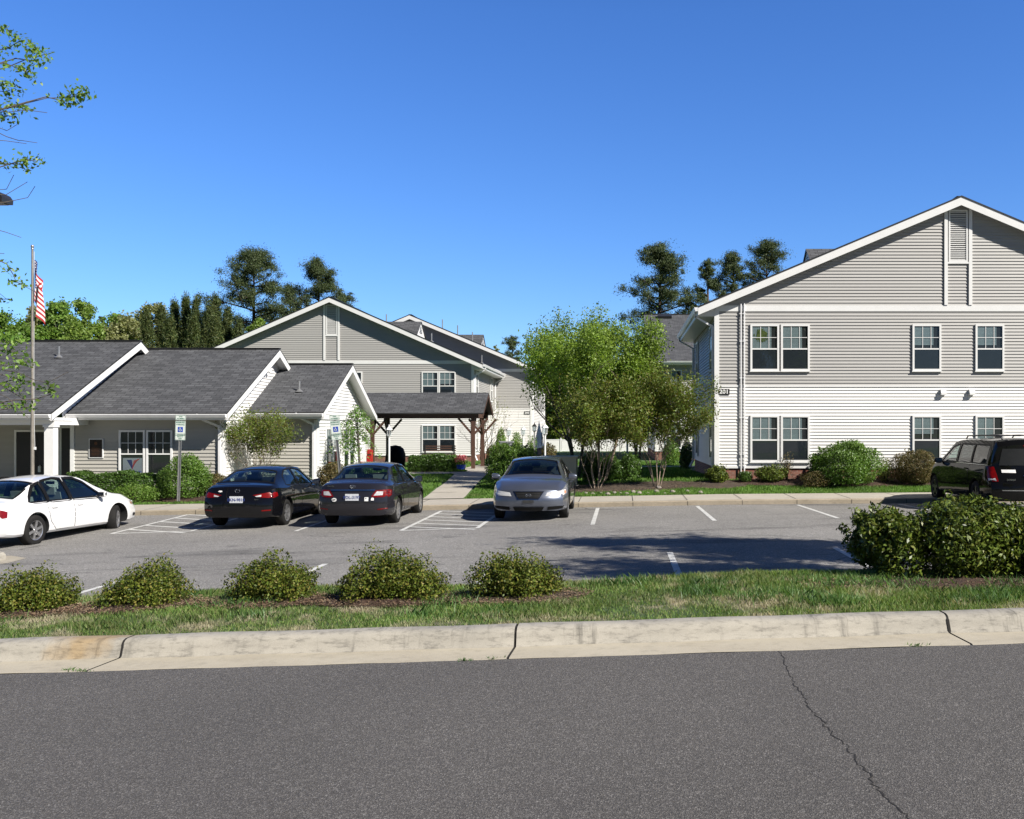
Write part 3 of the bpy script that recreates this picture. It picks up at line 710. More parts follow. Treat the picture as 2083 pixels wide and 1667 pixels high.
b201, i1 = apartment('grey and white two-storey apartment building numbered 201 beside the black minivan', 3.12, 31.4, 40.3, 0, 1,
    [(-6.33, 1.95), (-5.33, 1.95), (-1.03, 1.95), (1.03, 1.95), (-6.33, -1.03), (-5.33, -1.03), (-1.03, -1.03), (1.03, -1.03)], ('201', 3.39, 1.26), zbase=-1.6, oy=.36)
for k, px in enumerate((1506.5, 1513.5)):
    x = XX(px, 31.4); mb = MB(); mb.tube([(x, 31.33, -1.5), (x, 31.33, 4.15)], .024, 8)
    for z in (-.8, .4, 1.7, 2.9, 3.8): mb.box(x - .045, x + .045, 31.31, 31.386, z, z + .03)
    mb.build('conduit', M['gutter_white'], b201, True, angle=40)
for px in (1917, 1975):
    x = XX(px, 31.4); mb = MB(); mb.prismx([(31.39, 1.16), (31.25, 1.16), (31.25, 1.22), (31.30, 1.34), (31.39, 1.34)], x - .085, x + .085)
    mb.box(x - .07, x + .07, 31.255, 31.38, 1.155, 1.159, 0); mb.build('vent_hood', M['white_trim'], b201)
P_, d_ = blob(260, (XX(1549, 31.4), 31.352, ZZ(683, 31.4)), (.20, .0, .20), .8, .35, 5); P_[:, 1] = 31.352 + RN.uniform(-.001, .001, len(P_))
leaf_mesh('window_plant', P_, .07, M['leaf_woods'], b201, .5, None, np.tile([[0, -1., 0]], (len(P_), 1)), .97)
rebase(b201, (11.05, 31.4, -1.6))
b203, i3 = apartment('two-storey apartment building behind the brown timber walkway shelter', -8.24 - 15.86, 53.7, 62.85, -.18, -1,
    [(-6.48, 1.95), (-5.52, 1.95), (-1.25, 1.95), (1.03, 1.95), (-6.48, -1.03), (-5.52, -1.03), (-1.25, -1.03), (1.03, -1.03)], p=.436)
for px, py, D in ((878, 684, 57.5), (980, 728, 57), (786, 632, 60)):
    x = XX(px, D); pipe(b203, x, D, i3['zr'] - .436 * abs(x - i3['xm']), .5)
rebase(b203, (i3['xm'], 53.7, -1.7))
b205, i5 = apartment('farthest two-storey apartment building, numbered 205 beside its corner', -5.8 - 15.86, 62.9, 72.5, -.05, -1,
    [(1.03, -1.03)], ('205', -6.12, 1.15))
for px, D in ((900, 66), (931, 65), (961, 66)):
    x = XX(px, D); pipe(b205, x, D, i5['zr'] - .42 * abs(x - i5['xm']), .7)
rebase(b205, (i5['xm'], 62.9, -1.7))

# cross wing behind 201: ridge runs along X
def wing(root, x0, x1, ye, yw, yr, yb, zE, zR, wallx0, wallx1, zs, mats, zg=None, rake_l=None, rake_r=None, gutter=True, white_low=None, course=.105, gable_band=None):
    """gabled block with the ridge along X: roof from x0 to x1, walls from wallx0 to wallx1"""
    rf = MB(); yb_e = 2 * yr - ye
    roofslab(rf, (x0, ye, zE), (x1, ye, zE), (x1, yr, zR), (x0, yr, zR)); roofslab(rf, (x1, yb_e, zE), (x0, yb_e, zE), (x0, yr, zR), (x1, yr, zR))
    rf.bar((x0, yr, zR + .015), (x1, yr, zR + .015), .22, .03, 1)
    r = rf.build('roof', [M['shingles'], M['dark_metal']], root)
    p = (zR - zE) / (yr - ye); f = MB(); fh = .2
    f.box(x0, x1, ye + .004, ye + .03, zE - .05 - .17, zE - .055)
    for rx, s in ((x0, 1), (x1, -1)):
        if (s > 0 and not rake_l) or (s < 0 and not rake_r): continue
        f.prismx([(ye, zE - .05), (yr, zR - .05), (yr, zR - .30), (ye, zE - .25)][::-1], rx, rx + s * .025)
        f.prismx([(yb_e, zE - .05), (yr, zR - .05), (yr, zR - .30), (yb_e, zE - .25)], rx, rx + s * .025)
        wx = wallx0 if s > 0 else wallx1; a, b = sorted((rx + s * .03, wx - s * .001))
        f.face([(a, ye, zE - .18), (b, ye, zE - .18), (b, yr, zR - .18), (a, yr, zR - .18)]); f.face([(a, yb_e, zE - .18), (b, yb_e, zE - .18), (b, yr, zR - .18), (a, yr, zR - .18)])
    f.box(x0 + .03, x1 - .03, ye + .03, yw - .001, zE - .235, zE - .222)
    f.build('fascia', M['white_trim'], root)
    if gutter:
        g = MB(); g.prismx([(ye - .12, zE - .045), (ye - .12, zE - .07), (ye - .07, zE - .16), (ye, zE - .16), (ye, zE - .045)], x0 + .02, x1 - .02); g.build('gutter', M['gutter_white'], root)
    return r
bw = thing('apartment_building', 'shaded apartment wing with a grey hipless roof, seen behind the leafy trees', 'building')
wing(bw, 1.56, 19, 54.4, 55.0, 63.3, 71.6, 3.98, 7.66, 2.0, 18.6, -1.2, None, rake_l=True)
lo, up, t = MB(), MB(), MB()
siding(lo, (2.0, 55), (18.6, 55), -1.2, 1.45); siding(up, (2.0, 55), (18.6, 55), 1.45, 3.78)
def gcl(yr, yw, zE, p, off=.14):
    def f(z):
        s = max(0, (z - (zE - off)) / p - abs(0)); L_ = 2 * (yr - yw)
        return (cl(s - 0, 0, L_), L_ - cl(s, 0, L_))
    return f
siding(lo, (2.0, 71.6), (2.0, 55), -1.2, 1.45); siding(up, (2.0, 71.6), (2.0, 55), 1.45, 7.4, gcl(63.3, 55, 3.98 + .25, .443))
lo.build('lower_siding', M['siding_white'], bw); up.build('upper_siding', M['siding_grey'], bw)
t = MB(); t.box(1.98, 2.1, 54.955, 54.998, -1.2, 3.78); t.build('corner_board', M['white_trim'], bw); t = MB(); t.box(2.1, 18.6, 54.96, 54.998, 1.40, 1.50); t.build('belt_board', M['white_trim'], bw)
k = MB(); k.box(2.02, 18.5, 55.01, 71, -2.3, -1.19); k.build('foundation', M['brick'], bw)
for x, z in ((3.05, 1.95), (3.05, -1.03), (7, 1.95), (7, -1.03)): window(bw, (x, 55, z), .94, 1.52, blind=.5)
k = MB(); xx, zz = XX(1352, 62.6), 7.34; k.obox((xx, 62.55, zz + .12), (.45, 0, 0), (0, .25, .11), (0, -.03, .07)); k.build('roof_vent', M['dark_metal'], bw)
rebase(bw, (6, 55, -1.7))
bw['label'] = 'apartment wing with plain grey roof slope, half hidden behind the leafy trees'

# ---------------- community building: three stepped blocks ----------------
cb = thing('community_building', 'long single-storey building with stepped dark shingle roofs behind the white sedan', 'building')
def gable_clip(yw, yw2, zlow, yr, ye, zE, p):
    """wall running from yw to yw2 (away); returns clip in s"""
    def f(z):
        s = ye + max(0, (z + .16 - zE)) / p   # y where the roof underside reaches z
        a = cl(s - yw, 0, 99); b = (2 * yr - s) - yw
        return (a, min(b, yw2 - yw))
    return f
# left block
wing(cb, -27, -17.4, 29.3, 29.3 + 1.2, 34.8, 40.3, .54, 3.25, -27, -17.83, -2, None, rake_r=True)
# middle block
wing(cb, -17.80, -12.64, 30.8, 31.5, 35.6, 40.4, .57, 3.03, -17.8, -13.05, -2, None, rake_r=True)
# right block
wing(cb, -13.03, -10.35, 33.4, 34.0, 37.1, 40.8, .64, 2.57, -13.03, -10.76, -2, None, rake_r=True)
def wall_(nm, mt, *a, **k): q = MB(); siding(q, *a, **k); return q.build(nm, M[mt], cb)
wall_('gable_siding', 'siding_white', (-17.83, 30.6), (-17.83, 39.9), .3, 3.1, gable_clip(30.6, 39.9, 0, 34.8, 29.3, .54, .493), .12)
wall_('front_siding', 'siding_tan', (-17.98, 31.5), (-13.05, 31.5), -2.3, .36, None, .12)
wall_('gable_siding', 'siding_white', (-13.05, 31.5), (-13.05, 39.8), -2.3, 2.9, gable_clip(31.5, 39.8, 0, 35.6, 30.8, .57, .5125), .12)
wall_('front_siding', 'siding_tan', (-13.05, 34.0), (-10.76, 34.0), -2.3, .43, None, .12)
wall_('lower_siding', 'siding_light', (-10.76, 34.0), (-10.76, 40.2), -1.9, .42, None, .12); wall_('gable_siding', 'siding_white', (-10.76, 34.0), (-10.76, 40.2), .46, 2.5, gable_clip(34.0, 40.2, 0, 37.1, 33.4, .64, .5216), .12)
# porch back wall, return walls
wall_('front_siding', 'siding_tan', (-27, 32.5), (-17.98, 32.5), -2.3, .36, None, .12); wall_('front_siding', 'siding_tan', (-17.985, 32.5), (-17.985, 31.5), -2.3, .36, None, .12)
wall_('front_siding', 'siding_tan', (-17.8, 40.2), (-27, 40.2), -2.3, .36, None, .12); wall_('front_siding', 'siding_tan', (-10.76, 40.2), (-17.8, 40.2), -2.3, .4, None, .12)
k = MB(); k.box(-13.0, -10.78, 34.02, 40.1, -2.6, -1.85); k.box(-17.9, -13.1, 31.52, 40.1, -2.6, -2.29); k.build('foundation', M['brick'], cb)
k = MB(); k.box(-27, -17.4, 29.5, 32.5, -2.35, -2.12); k.build('porch_slab', M['sidewalk_concrete'], cb)
t = MB(); t.box(-18.06, -17.93, 31.455, 31.499, -2.3, .36); t.build('corner_trim', M['white_trim'], cb); t = MB()
for x, y in ((-13.05, 31.5), (-10.76, 34.0)):
    t.box(x - .10, x + .03, y - .045, y - .003, -2.2, .37); t.box(x + .003, x + .045, y - .003, y + .12, -2.2, .37); t.build('corner_trim', M['white_trim'], cb); t = MB()
t.box(-10.757, -10.715, 34.1, 40.2, .40, .47); t.build('belt_board', M['white_trim'], cb); t = MB(); t.box(-10.757, -10.710, 40.1, 40.23, -1.9, .4); t.build('corner_trim', M['white_trim'], cb)
# porch: header beam, ceiling, columns
t = MB(); t.box(-27, -17.45, 29.55, 29.80, .17, .40); t.box(-17.72, -17.45, 29.80, 31.45, .17, .40); t.box(-27, -17.72, 29.8, 32.5, .385, .399); t.build('porch_beam', M['white_trim'], cb)
for x in (-17.63, -19.42, -24.2):
    w2 = .14 if x > -18 else .06; t = MB(); t.box(x - w2, x + w2, 29.56, 29.56 + .26, -2.13, .168); t.box(x - w2 - .03, x + w2 + .03, 29.53, 29.85, .10, .166); t.box(x - w2 - .03, x + w2 + .03, 29.53, 29.85, -2.13, -2.0)
    t.build('porch_column', M['white_trim'], cb)
def door(x0, x1, y, z0, z1, n=1, fr=.07):
    t = MB(); t.box(x0 - fr, x0, y - .06, y - .028, z0, z1 + fr); t.box(x1, x1 + fr, y - .06, y - .028, z0, z1 + fr); t.box(x0, x1, y - .06, y - .028, z1, z1 + fr)
    f = t.build('door_frame', M['white_trim'], cb)
    for i in range(n):
        a = lerp(x0, x1, i / n) + .006; b = lerp(x0, x1, (i + 1) / n) - .006; d = MB(); d.box(a, b, y - .045, y - .0295, z0, z1)
        for q in range(2): d.box(a + .12, b - .12, y - .051, y - .0455, lerp(z0, z1, .08 + q * .5), lerp(z0, z1, .42 + q * .5))
        dd = d.build('door', M['dark_door'], cb); h = MB(); hx = b - .1 if i == 0 else a + .1; h.lathe([(.001, -.05), (.03, -.045), (.032, -.02), (.012, 0)], (hx, y - .06, z0 + .95), 10, 0, 'y' if 0 else 'z'); h.build('handle', M['galv_steel'], dd, True)
door(-20.45, -19.05, 32.5, -2.12, -.05, 2); door(-18.92, -18.02, 32.5, -2.12, .08, 1)
# front windows with their white frames, and the poster behind the first one
for px in (270, 325.5): window(cb, (XX(px, 31.5), 31.5, ZZ(967, 31.5)), .86, 1.48, blind=0, screen=0)
for yc in (35.25, 36.05, 37.45, 38.25): window(cb, (-10.76, yc, -1.52), .76, 1.62, rz=math.pi / 2, blind=.5, screen=0)
# sign behind the glass: stars-and-stripes V and lettering
xs, zs_ = XX(271.5, 31.5), ZZ(947.5, 31.5)
s = MB(); s.box(xs - .325, xs + .325, 31.4535, 31.4560, zs_ - .24, zs_ + .25)
pst = s.build('window_poster', M['light_panel'], cb)
s = MB(); s.face([(xs - .20, 31.4525, zs_ + .19), (xs - .015, 31.4525, zs_ - .13), (xs - .0, 31.4525, zs_ - .02), (xs - .03, 31.4525, zs_ + .19)]); s.build('blue_mark', M['blue_cloth'], pst)
s = MB()
for q in range(4):
    xa = xs + .00 + q * .055; za = zs_ + .13 + q * .018; xb = xs - .025 + q * .030; zb_ = zs_ - .12 + q * .07
    s.face([(xb, 31.452, zb_), (xb + .022, 31.452, zb_ + .01), (xa + .075, 31.452, za + .045), (xa + .04, 31.452, za + .045)])
s.build('red_stripes', M['red_cloth'], pst)
text('lettering', 'Volunteers of America', .062, M['sign_blue'], pst, (xs, 31.4525, zs_ - .19), ext=.0005, bold=.001)
# bronze plaque
xs, zs_ = XX(197, 31.5), ZZ(912.5, 31.5); s = MB()
s.box(xs - .235, xs + .235, 31.445, 31.480, zs_ - .32, zs_ + .32); pl = s.build('plaque', M['white_trim'], cb)
s = MB(); s.box(xs - .205, xs + .205, 31.438, 31.4445, zs_ - .29, zs_ + .29); s.build('plaque_panel', M['bronze'], pl)
s = MB(); s.lathe([(.001, 0), (.055, .004), (.06, .01)], (0, 0, 0), 12); o = s.build('plaque_relief', M['bronze_relief'], pl, loc=(xs, 31.4375, zs_ + .16)); o.rotation_euler = (math.pi / 2, 0, 0)
s = MB()
for q in range(6): s.box(xs - .15 + .02 * (q % 2), xs + .15 - .03 * (q % 3), 31.4355, 31.4375, zs_ + .03 - q * .05, zs_ + .042 - q * .05)
s.build('plaque_lettering', M['bronze_relief'], pl)
# gutters' downspouts, roof pipes, floodlight, keypad box
spout(cb, [(-13.6, 30.76, .50), (-13.45, 30.9, .33), (-13.14, 31.42, .12), (-13.14, 31.42, -1.95), (-13.2, 31.2, -2.05)])
spout(cb, [(-11.3, 33.36, .58), (-11.15, 33.5, .42), (-10.86, 33.92, .2), (-10.86, 33.92, -1.9), (-10.9, 33.6, -2.0)])
pipe(cb, XX(120, 33.4), 33.4, 2.55, .38); pipe(cb, XX(609, 34.9), 34.9, 1.42, .38)
s = MB(); s.box(-13.03, -12.9, 35.0, 35.12, 2.2, 2.28); s.lathe([(.001, -.08), (.05, -.08), (.06, .06), (.02, .08)], (-12.84, 35.0, 2.22), 10); s.lathe([(.001, -.08), (.05, -.08), (.06, .06), (.02, .08)], (-12.86, 35.2, 2.2), 10); s.build('floodlight', M['white_trim'], cb, True, angle=40)
s = MB(); s.box(XX(77, 32.4), XX(82, 32.4), 32.40, 32.47, ZZ(961, 32.4), ZZ(949, 32.4)); s.build('wall_box', M['white_trim'], cb)
rebase(cb, (-15, 31.5, -2.15))

# ---------------- brown timber walkway shelter ----------------
pv = thing('walkway_shelter', 'brown timber shelter with a dark shingle roof over the path', 'shelter')
x0, x1, ya, yr, yb = -11.75, -6.12, 42.8, 44.55, 46.3
rf = MB(); roofslab(rf, (x0, ya, .78), (x1, ya, .78), (x1, yr, 1.76), (x0, yr, 1.76)); roofslab(rf, (x1, yb, .78), (x0, yb, .78), (x0, yr, 1.76), (x1, yr, 1.76))
rf.build('roof', [M['shingles'], M['dark_metal']], pv)
t = MB(); t.box(x0, x1 - .25, ya + .12, ya + .26, .57, .80); t.box(x0, x1 - .25, yb - .26, yb - .12, .57, .80)
for x in (-6.62, -11.15): t.box(x - .07, x + .07, ya + .26, yb - .26, .58, .76)
t.build('beam', M['brown_wood'], pv)
t = MB()
for yy, zz in ((ya, .78), (yb, .78)): t.prismx([(yy, .73), (yr, 1.71), (yr, 1.54), (yy, .58)] if yy == ya else [(yy, .73), (yy, .58), (yr, 1.54), (yr, 1.71)], x1 - .05, x1 - .01)
t.prismx([(ya + .3, .75), (yb - .3, .75), (yr, 1.62)], x1 - .6, x1 - .56)
t.build('gable_board', M['brown_wood'], pv)
for x in (-6.62, -11.15):
    for y in (ya + .3, yb - .3):
        z0 = gz(x, y) - .05; t = MB(); t.box(x - .08, x + .08, y - .08, y + .08, z0, .57); p_ = t.build('post', M['brown_wood'], pv)
        t = MB()
        for s in (-1, 1): t.bar((x + s * .06, y, -.15), (x + s * .66, y, .54), .09, .09)
        t.bar((x, y + (.06 if y < yr else -.06), -.15), (x, y + (.66 if y < yr else -.66), .54), .088, .088)
        t.build('brace', M['brown_wood'], pv)
rebase(pv, (-8.9, 44.5, -1.75))
# ---------------- ground, road, car park, paths ----------------
def strip(name, xs, ys, zf, mat, dz=0, kind='structure', parent=None, label=None):
    mb = MB(); nx = len(xs); ny = len(ys)
    mb.v = [(x, y, zf(x, y) + dz) for y in ys for x in xs]
    for j in range(ny - 1):
        for i in range(nx - 1):
            q = j * nx + i; mb.f.append((q, q + 1, q + nx + 1, q + nx)); mb.m.append(0); mb.uv.append([(0, 0)] * 4)
    o = mb.build(name, mat, parent, True)
    if kind: o['kind'] = kind
    return o
def fr(a, b, st): n = max(1, int(round((b - a) / st))); return [a + (b - a) * i / n for i in range(n + 1)]
XW = [-400, -200, -100, -60] + fr(-40, 40, 1.0) + [60, 100, 200, 400]
# one terrain sheet to the horizon, a little under the paved sheets
def terr(x, y):
    z = gz(x, y)
    if y < 7.7: z -= .10
    elif 11.5 < y < 28.75: z = lot(x, min(y, KY)) - .15
    return z
ground = strip('ground', XW, [-60, -20, 0, 4] + fr(6, 7.4, .7) + fr(7.5, 12, .25) + fr(12.5, 26, 1.5) + fr(26.7, 28.9, .55) + fr(29, 47, .6) + [50, 55, 60, 70, 80, 100, 150, 250, 500, 1200], terr, M['turf_far'])
strip('road', fr(-40, 40, 2), [-30, -10, 0, 3, 5, 6.81], lambda x, y: -1.6 + .03 * x, M['road_asphalt'])
strip('verge_soil', fr(-14, 14, .35), fr(7.52, 11.62, .16), gz, M['turf_near'], .004, kind='structure')
strip('car_park', fr(-40, 30, 1.0), fr(11.72, KY, .9), lot, M['lot_asphalt'])
strip('sidewalk', fr(-40, 30, 1.0), [KY + .14, KY + .7, 27.8, 28.8], walkz, M['sidewalk_concrete'])
# near kerb and gutter, cast in sections with open joints
def joints(n, a): return None
js = [-15.9, -12.9, -9.85, -6.85, -3.80, -.80, 2.50, 5.55, 8.6, 11.6, 14.6]
prof = [(6.81, .0), (6.83, .006), (7.265, -.014), (7.285, -.004), (7.305, .05), (7.318, .088), (7.34, .106), (7.375, .116), (7.50, .116), (7.53, .10), (7.53, -.1)]
kb = MB()
for a, b in zip(js, js[1:]):
    xs = fr(a + .009, b - .009, .25); 
    sk = (0, 0) if b != 2.5 else (0, 0)
    for i in range(len(xs) - 1):
        for j in range(len(prof) - 1):
            def P(x, k): y, h = prof[k]; return (x + (.10 * (7.3 - y) * (-1) if k < 3 else 0) * 0 + .0, y + .012 * math.sin(x * .9), -1.6 + .03 * x + h + .003 * math.sin(x * 5 + y * 9))
            kb.face([P(xs[i], j), P(xs[i + 1], j), P(xs[i + 1], j + 1), P(xs[i], j + 1)], 1 if j < 2 else 0)
    for x, o in ((xs[0], 1), (xs[-1], -1)):
        pp = [P(x, k) for k in range(len(prof))]; kb.face(pp[::o] if o > 0 else pp[::-1], 2)
k = kb.build('kerb', [M['kerb_concrete'], M['gutter_concrete'], M['crack_dark']]); fixn(k); k['kind'] = 'structure'
k.data.polygons.foreach_set('use_smooth', [True] * len(k.data.polygons)); k.data.set_sharp_from_angle(angle=math.radians(45))
jf = MB()   # dark joint filler, and a few weeds' worth of dirt
for x in js[1:-1]:
    for j in range(len(prof) - 2):
        (y0, h0), (y1, h1) = prof[j], prof[j + 1]; z = -1.6 + .03 * x - .02
        w0, w1 = .004 + .006 * (j > 1), .004 + .006 * (j > 0); xo0, xo1 = .006 * math.sin(y0 * 31 + x), .006 * math.sin(y1 * 31 + x)
        jf.face([(x + xo0 - w0, y0, z + h0 + .012), (x + xo0 + w0, y0, z + h0 + .012), (x + xo1 + w1, y1, z + h1 + .012), (x + xo1 - w1, y1, z + h1 + .012)])
k = jf.build('kerb_joint', M['crack_dark']); k['kind'] = 'structure'
# edge kerbs of the car park
kb = MB(); xs = fr(-40, 30, .5)
for a, b in zip(xs, xs[1:]):
    for (y0, h0), (y1, h1) in zip([(KY, 0), (KY, .11), (KY + .02, .13), (KY + .15, .134)], [(KY, .11), (KY + .02, .13), (KY + .15, .134)]):
        kb.face([(a, y0, lot(a, KY) + h0), (b, y0, lot(b, KY) + h0), (b, y1, lot(b, KY) + h1), (a, y1, lot(a, KY) + h1)])
    kb.face([(a, KY - .35, lot(a, KY - .35) + .006), (b, KY - .35, lot(b, KY - .35) + .006), (b, KY, lot(b, KY) + .004), (a, KY, lot(a, KY) + .004)]) if False else None
    for (y0, h0), (y1, h1) in zip([(11.75, 0), (11.74, .10), (11.60, .105)], [(11.74, .10), (11.60, .105), (11.60, -.1)]):
        kb.face([(b, y0, lot(b, 11.7) + h0), (a, y0, lot(a, 11.7) + h0), (a, y1, lot(a, 11.7) + h1), (b, y1, lot(b, 11.7) + h1)])
k = fixn(kb.build('car_park_kerb', M['kerb_far'])); k['kind'] = 'structure'
sj = MB()
for i in range(-14, 12):
    x = .35 + i * 1.52; sj.face([(x - .008, KY + .16, walkz(x, KY) + .008), (x + .008, KY + .16, walkz(x, KY) + .008), (x + .008, 28.79, walkz(x, 28.8) + .005), (x - .008, 28.79, walkz(x, 28.8) + .005)])
    sj.face([(x - .006, KY - .004, lot(x, KY)), (x + .006, KY - .004, lot(x, KY)), (x + .006, KY - .004, lot(x, KY) + .118), (x - .006, KY - .004, lot(x, KY) + .118)])
k = sj.build('sidewalk_joint', M['crack_dark']); k['kind'] = 'structure'
# concrete path to the shelter, with a cross path
def pathf(s, t):
    ctr = [(-5.35, 28.8, .62), (-5.4, 31, .60), (-5.75, 35, .60), (-6.1, 39, .66), (-6.4, 42.5, .75), (-6.4, 50, .8)]
    f = s * 5; i = min(int(f), 4); f -= i; a, b = ctr[i], ctr[i + 1]; y = lerp(a[1], b[1], f); x = lerp(a[0], b[0], f) + lerp(a[2], b[2], f) * t
    return x, y
mb = MB(); n = 40
for i in range(n):
    q = [pathf(i / n, -1), pathf(i / n, 1), pathf((i + 1) / n, 1), pathf((i + 1) / n, -1)]
    mb.face([(x, y, gz(x, y) + .03) for x, y in q])
for (xa, xb, ya, yb) in ((-12.5, -6.55, 39.2, 40.3), (-5.6, 9, 44.5, 45.7)):
    xs = fr(xa, xb, .6)
    for a, b in zip(xs, xs[1:]): mb.face([(a, ya, gz(a, ya) + .034), (b, ya, gz(b, ya) + .034), (b, yb, gz(b, yb) + .034), (a, yb, gz(a, yb) + .034)])
k = mb.build('path', M['sidewalk_concrete']); k['kind'] = 'structure'
k = MB(); x = -5.35
for y in (30.3, 31.8, 33.3, 34.8, 36.3, 37.8): k.face([(x - .02 - .62 - (y - 28.8) * .055, y, gz(x, y) + .035), (x + .62 - (y - 28.8) * .05, y, gz(x, y) + .035), (x + .62 - (y - 28.8) * .05, y + .03, gz(x, y) + .036), (x - .62 - (y - 28.8) * .055, y + .03, gz(x, y) + .036)])
k.build('path_joint', M['crack_dark'])['kind'] = 'structure'
# planting beds
def bed(cx, cy, rx, ry, mat, n=40, dz=.012, seed=1):
    g = random.Random(seed); mb = MB(); ring = []
    for i in range(n):
        a = 6.2832 * i / n; f = 1 + g.uniform(-.10, .10); ring.append((cx + rx * f * math.cos(a), cy + ry * f * math.sin(a)))
    for i in range(n):
        a, b = ring[i], ring[(i + 1) % n]; am = ((a[0] + cx) / 2, (a[1] + cy) / 2); bm_ = ((b[0] + cx) / 2, (b[1] + cy) / 2)
        h = lambda q, e=0: (q[0], q[1], gz(*q) + dz + e)
        mb.face([h(a), h(b), h(bm_, .03), h(am, .03)]); mb.face([h(am, .03), h(bm_, .03), h((cx, cy), .04)])
    o = mb.build('planting_bed', M[mat], None, True); o['kind'] = 'structure'; return o
bed(-14.5, 29.95, 3.6, .75, 'mulch', seed=2); bed(-10.4, 30.6, 2.0, 1.6, 'mulch', seed=3); bed(-8.6, 41.3, 1.9, .7, 'mulch', seed=8)
bed(-.3, 30.5, 3.2, .8, 'soil', seed=4); bed(8.0, 30.75, 5.4, .75, 'mulch', seed=5); bed(3.1, 30.4, .9, .6, 'soil', seed=6)
for i, (px, w_) in enumerate(((70, .75), (298, .75), (556, .7), (800, .95), (1050, .8), (1890, 1.4))):
    bed(XX(px, 9.3), 9.08, w_ * .85, .40, 'mulch' if i != 4 else 'soil', 26, .012, 20 + i)
# painted stall lines
pl = MB()
def pline(xa, ya, xb, yb, wd=.10, nseg=None):
    d = Vector((xb - xa, yb - ya)); n = max(2, int(d.length / .5)); q = Vector((-d.y, d.x)).normalized() * wd / 2
    for i in range(n):
        p = Vector((xa, ya)) + d * i / n; r = Vector((xa, ya)) + d * (i + 1) / n
        pl.face([(v.x, v.y, lot(v.x, v.y) + .005) for v in (p - q, r - q, r + q, p + q)][::-1])
for x in (-18.9, -16.1, -13.3, -10.5, -7.75, -4.95, -2.0, .83, 3.6, 6.4): pline(x, 11.9, x, 16.1)
for x in (-.62, 2.1, 4.85, 7.6, 11.6): pline(x, 21.35, x, 26.2)
pline(-7.45, 22.0, -7.45, 26.4)
def hatch(xl, xr, y0, y1, n=6, w_=.11, sl=.55):
    pline(xl, y0, xl, y1); pline(xr, y0, xr, y1); pline(xl, y0, xr, y0 + .05)
    for i in range(n):
        a = y0 + (y1 - y0) * (i + .35) / n; pline(xl, a + .5, xr, a - .55, w_)
hatch(-4.9, -3.2, 21.4, 26.3); hatch(-12.0, -10.15, 22.6, 26.6, 5)
k = pl.build('stall_lines', M['paint_white']); k['kind'] = 'structure'
# long crack across the road
ck = MB(); pts = [(1585, 1325), (1598, 1352), (1610, 1385), (1632, 1412), (1645, 1440), (1672, 1468), (1690, 1492), (1722, 1515), (1738, 1545), (1770, 1580), (1790, 1612), (1828, 1645), (1862, 1672), (1900, 1705), (1950, 1760)]
P3 = []; g = random.Random(5)
for px, py in pts:
    D = 1.6 * FPX / (py - CY); 
    for _ in range(4): x = XX(px, D); D = (1.6 - .03 * x) * FPX / (py - CY)
    P3.append(Vector((XX(px, D), D, 0)))
fine = []
for a, b in zip(P3, P3[1:]):
    for i in range(7): fine.append(a.lerp(b, i / 7) + Vector((g.gauss(0, .008), g.gauss(0, .008), 0)))
for a, b in zip(fine, fine[1:]):
    wa = g.uniform(.002, .0055); zz = lambda p: -1.6 + .03 * p.x + .0015
    ck.face([(a.x - wa, a.y, zz(a)), (a.x + wa, a.y, zz(a)), (b.x + wa, b.y, zz(b)), (b.x - wa, b.y, zz(b))])
ck.build('road_crack', M['crack_dark'])['kind'] = 'structure'
# island nose with its rounded kerb at the far left
mb = MB(); prof2 = [(.16, -.02), (.16, .08), (.12, .13), (.04, .145), (0, .145)]
path2 = [(-16, 17.2), (-13, 17.2), (-12.1, 17.35), (-11.62, 17.75), (-11.55, 18.3), (-12.0, 18.75), (-13, 18.95), (-16, 19)]
cc = Vector((-13.2, 18.1))
for (xa, ya), (xb, yb) in zip(path2, path2[1:]):
    A, B = Vector((xa, ya)), Vector((xb, yb)); oa, ob = (A - cc).normalized(), (B - cc).normalized()
    for (r0, h0), (r1, h1) in zip(prof2, prof2[1:]):
        q = [A + oa * r0, B + ob * r0, B + ob * r1, A + oa * r1]; hh = [h0, h0, h1, h1]
        mb.face([(v.x, v.y, lot(v.x, v.y) + h) for v, h in zip(q, hh)])
mb.face([(x, y, lot(x, y) + .145) for x, y in path2])
mb.v = [(x - .35, y, z) for x, y, z in mb.v]; k = mb.build('island_kerb', M['kerb_concrete']); fixn(k); k['kind'] = 'structure'
mb = MB(); mb.face([(x, y, lot(x, y) + .006) for x, y in [(-16, 16.7), (-12.4, 16.8), (-11.7, 17.1), (-11.3, 17.7), (-11.4, 18.4), (-12.0, 18.9), (-16, 19.1)]]); mb.build('island_gutter', M['gutter_concrete'])['kind'] = 'structure'
# grass
def scatter(n, x0, x1, y0, y1, keep=None):
    g = RN; X = g.uniform(x0, x1, n); Y = g.uniform(y0, y1, n)
    if keep is not None:
        k = keep(X, Y); X, Y = X[k], Y[k]
    return X, Y
def Zs(X, Y): return np.array([gz(x, y) for x, y in zip(X, Y)])
bx = [(XX(px, 9.3), w_) for px, w_ in ((70, .75), (298, .75), (556, .7), (800, .95), (1050, .8), (1890, 1.4))]
def nearkeep(X, Y):
    k = np.ones(len(X), bool)
    for cx, w_ in bx: k &= ~((((X - cx) / (w_ * .8)) ** 2 + ((Y - 9.08) / .38) ** 2 < 1) & (RN.uniform(0, 1, len(X)) < .93))
    thin = (np.sin(X * 2.1 + 1) * np.sin(Y * 3.3 + X) > .55); k &= ~(thin & (RN.uniform(0, 1, len(X)) < .5)); return k
X, Y = scatter(175000, -7.6, 6.8, 7.5, 10.9, nearkeep)
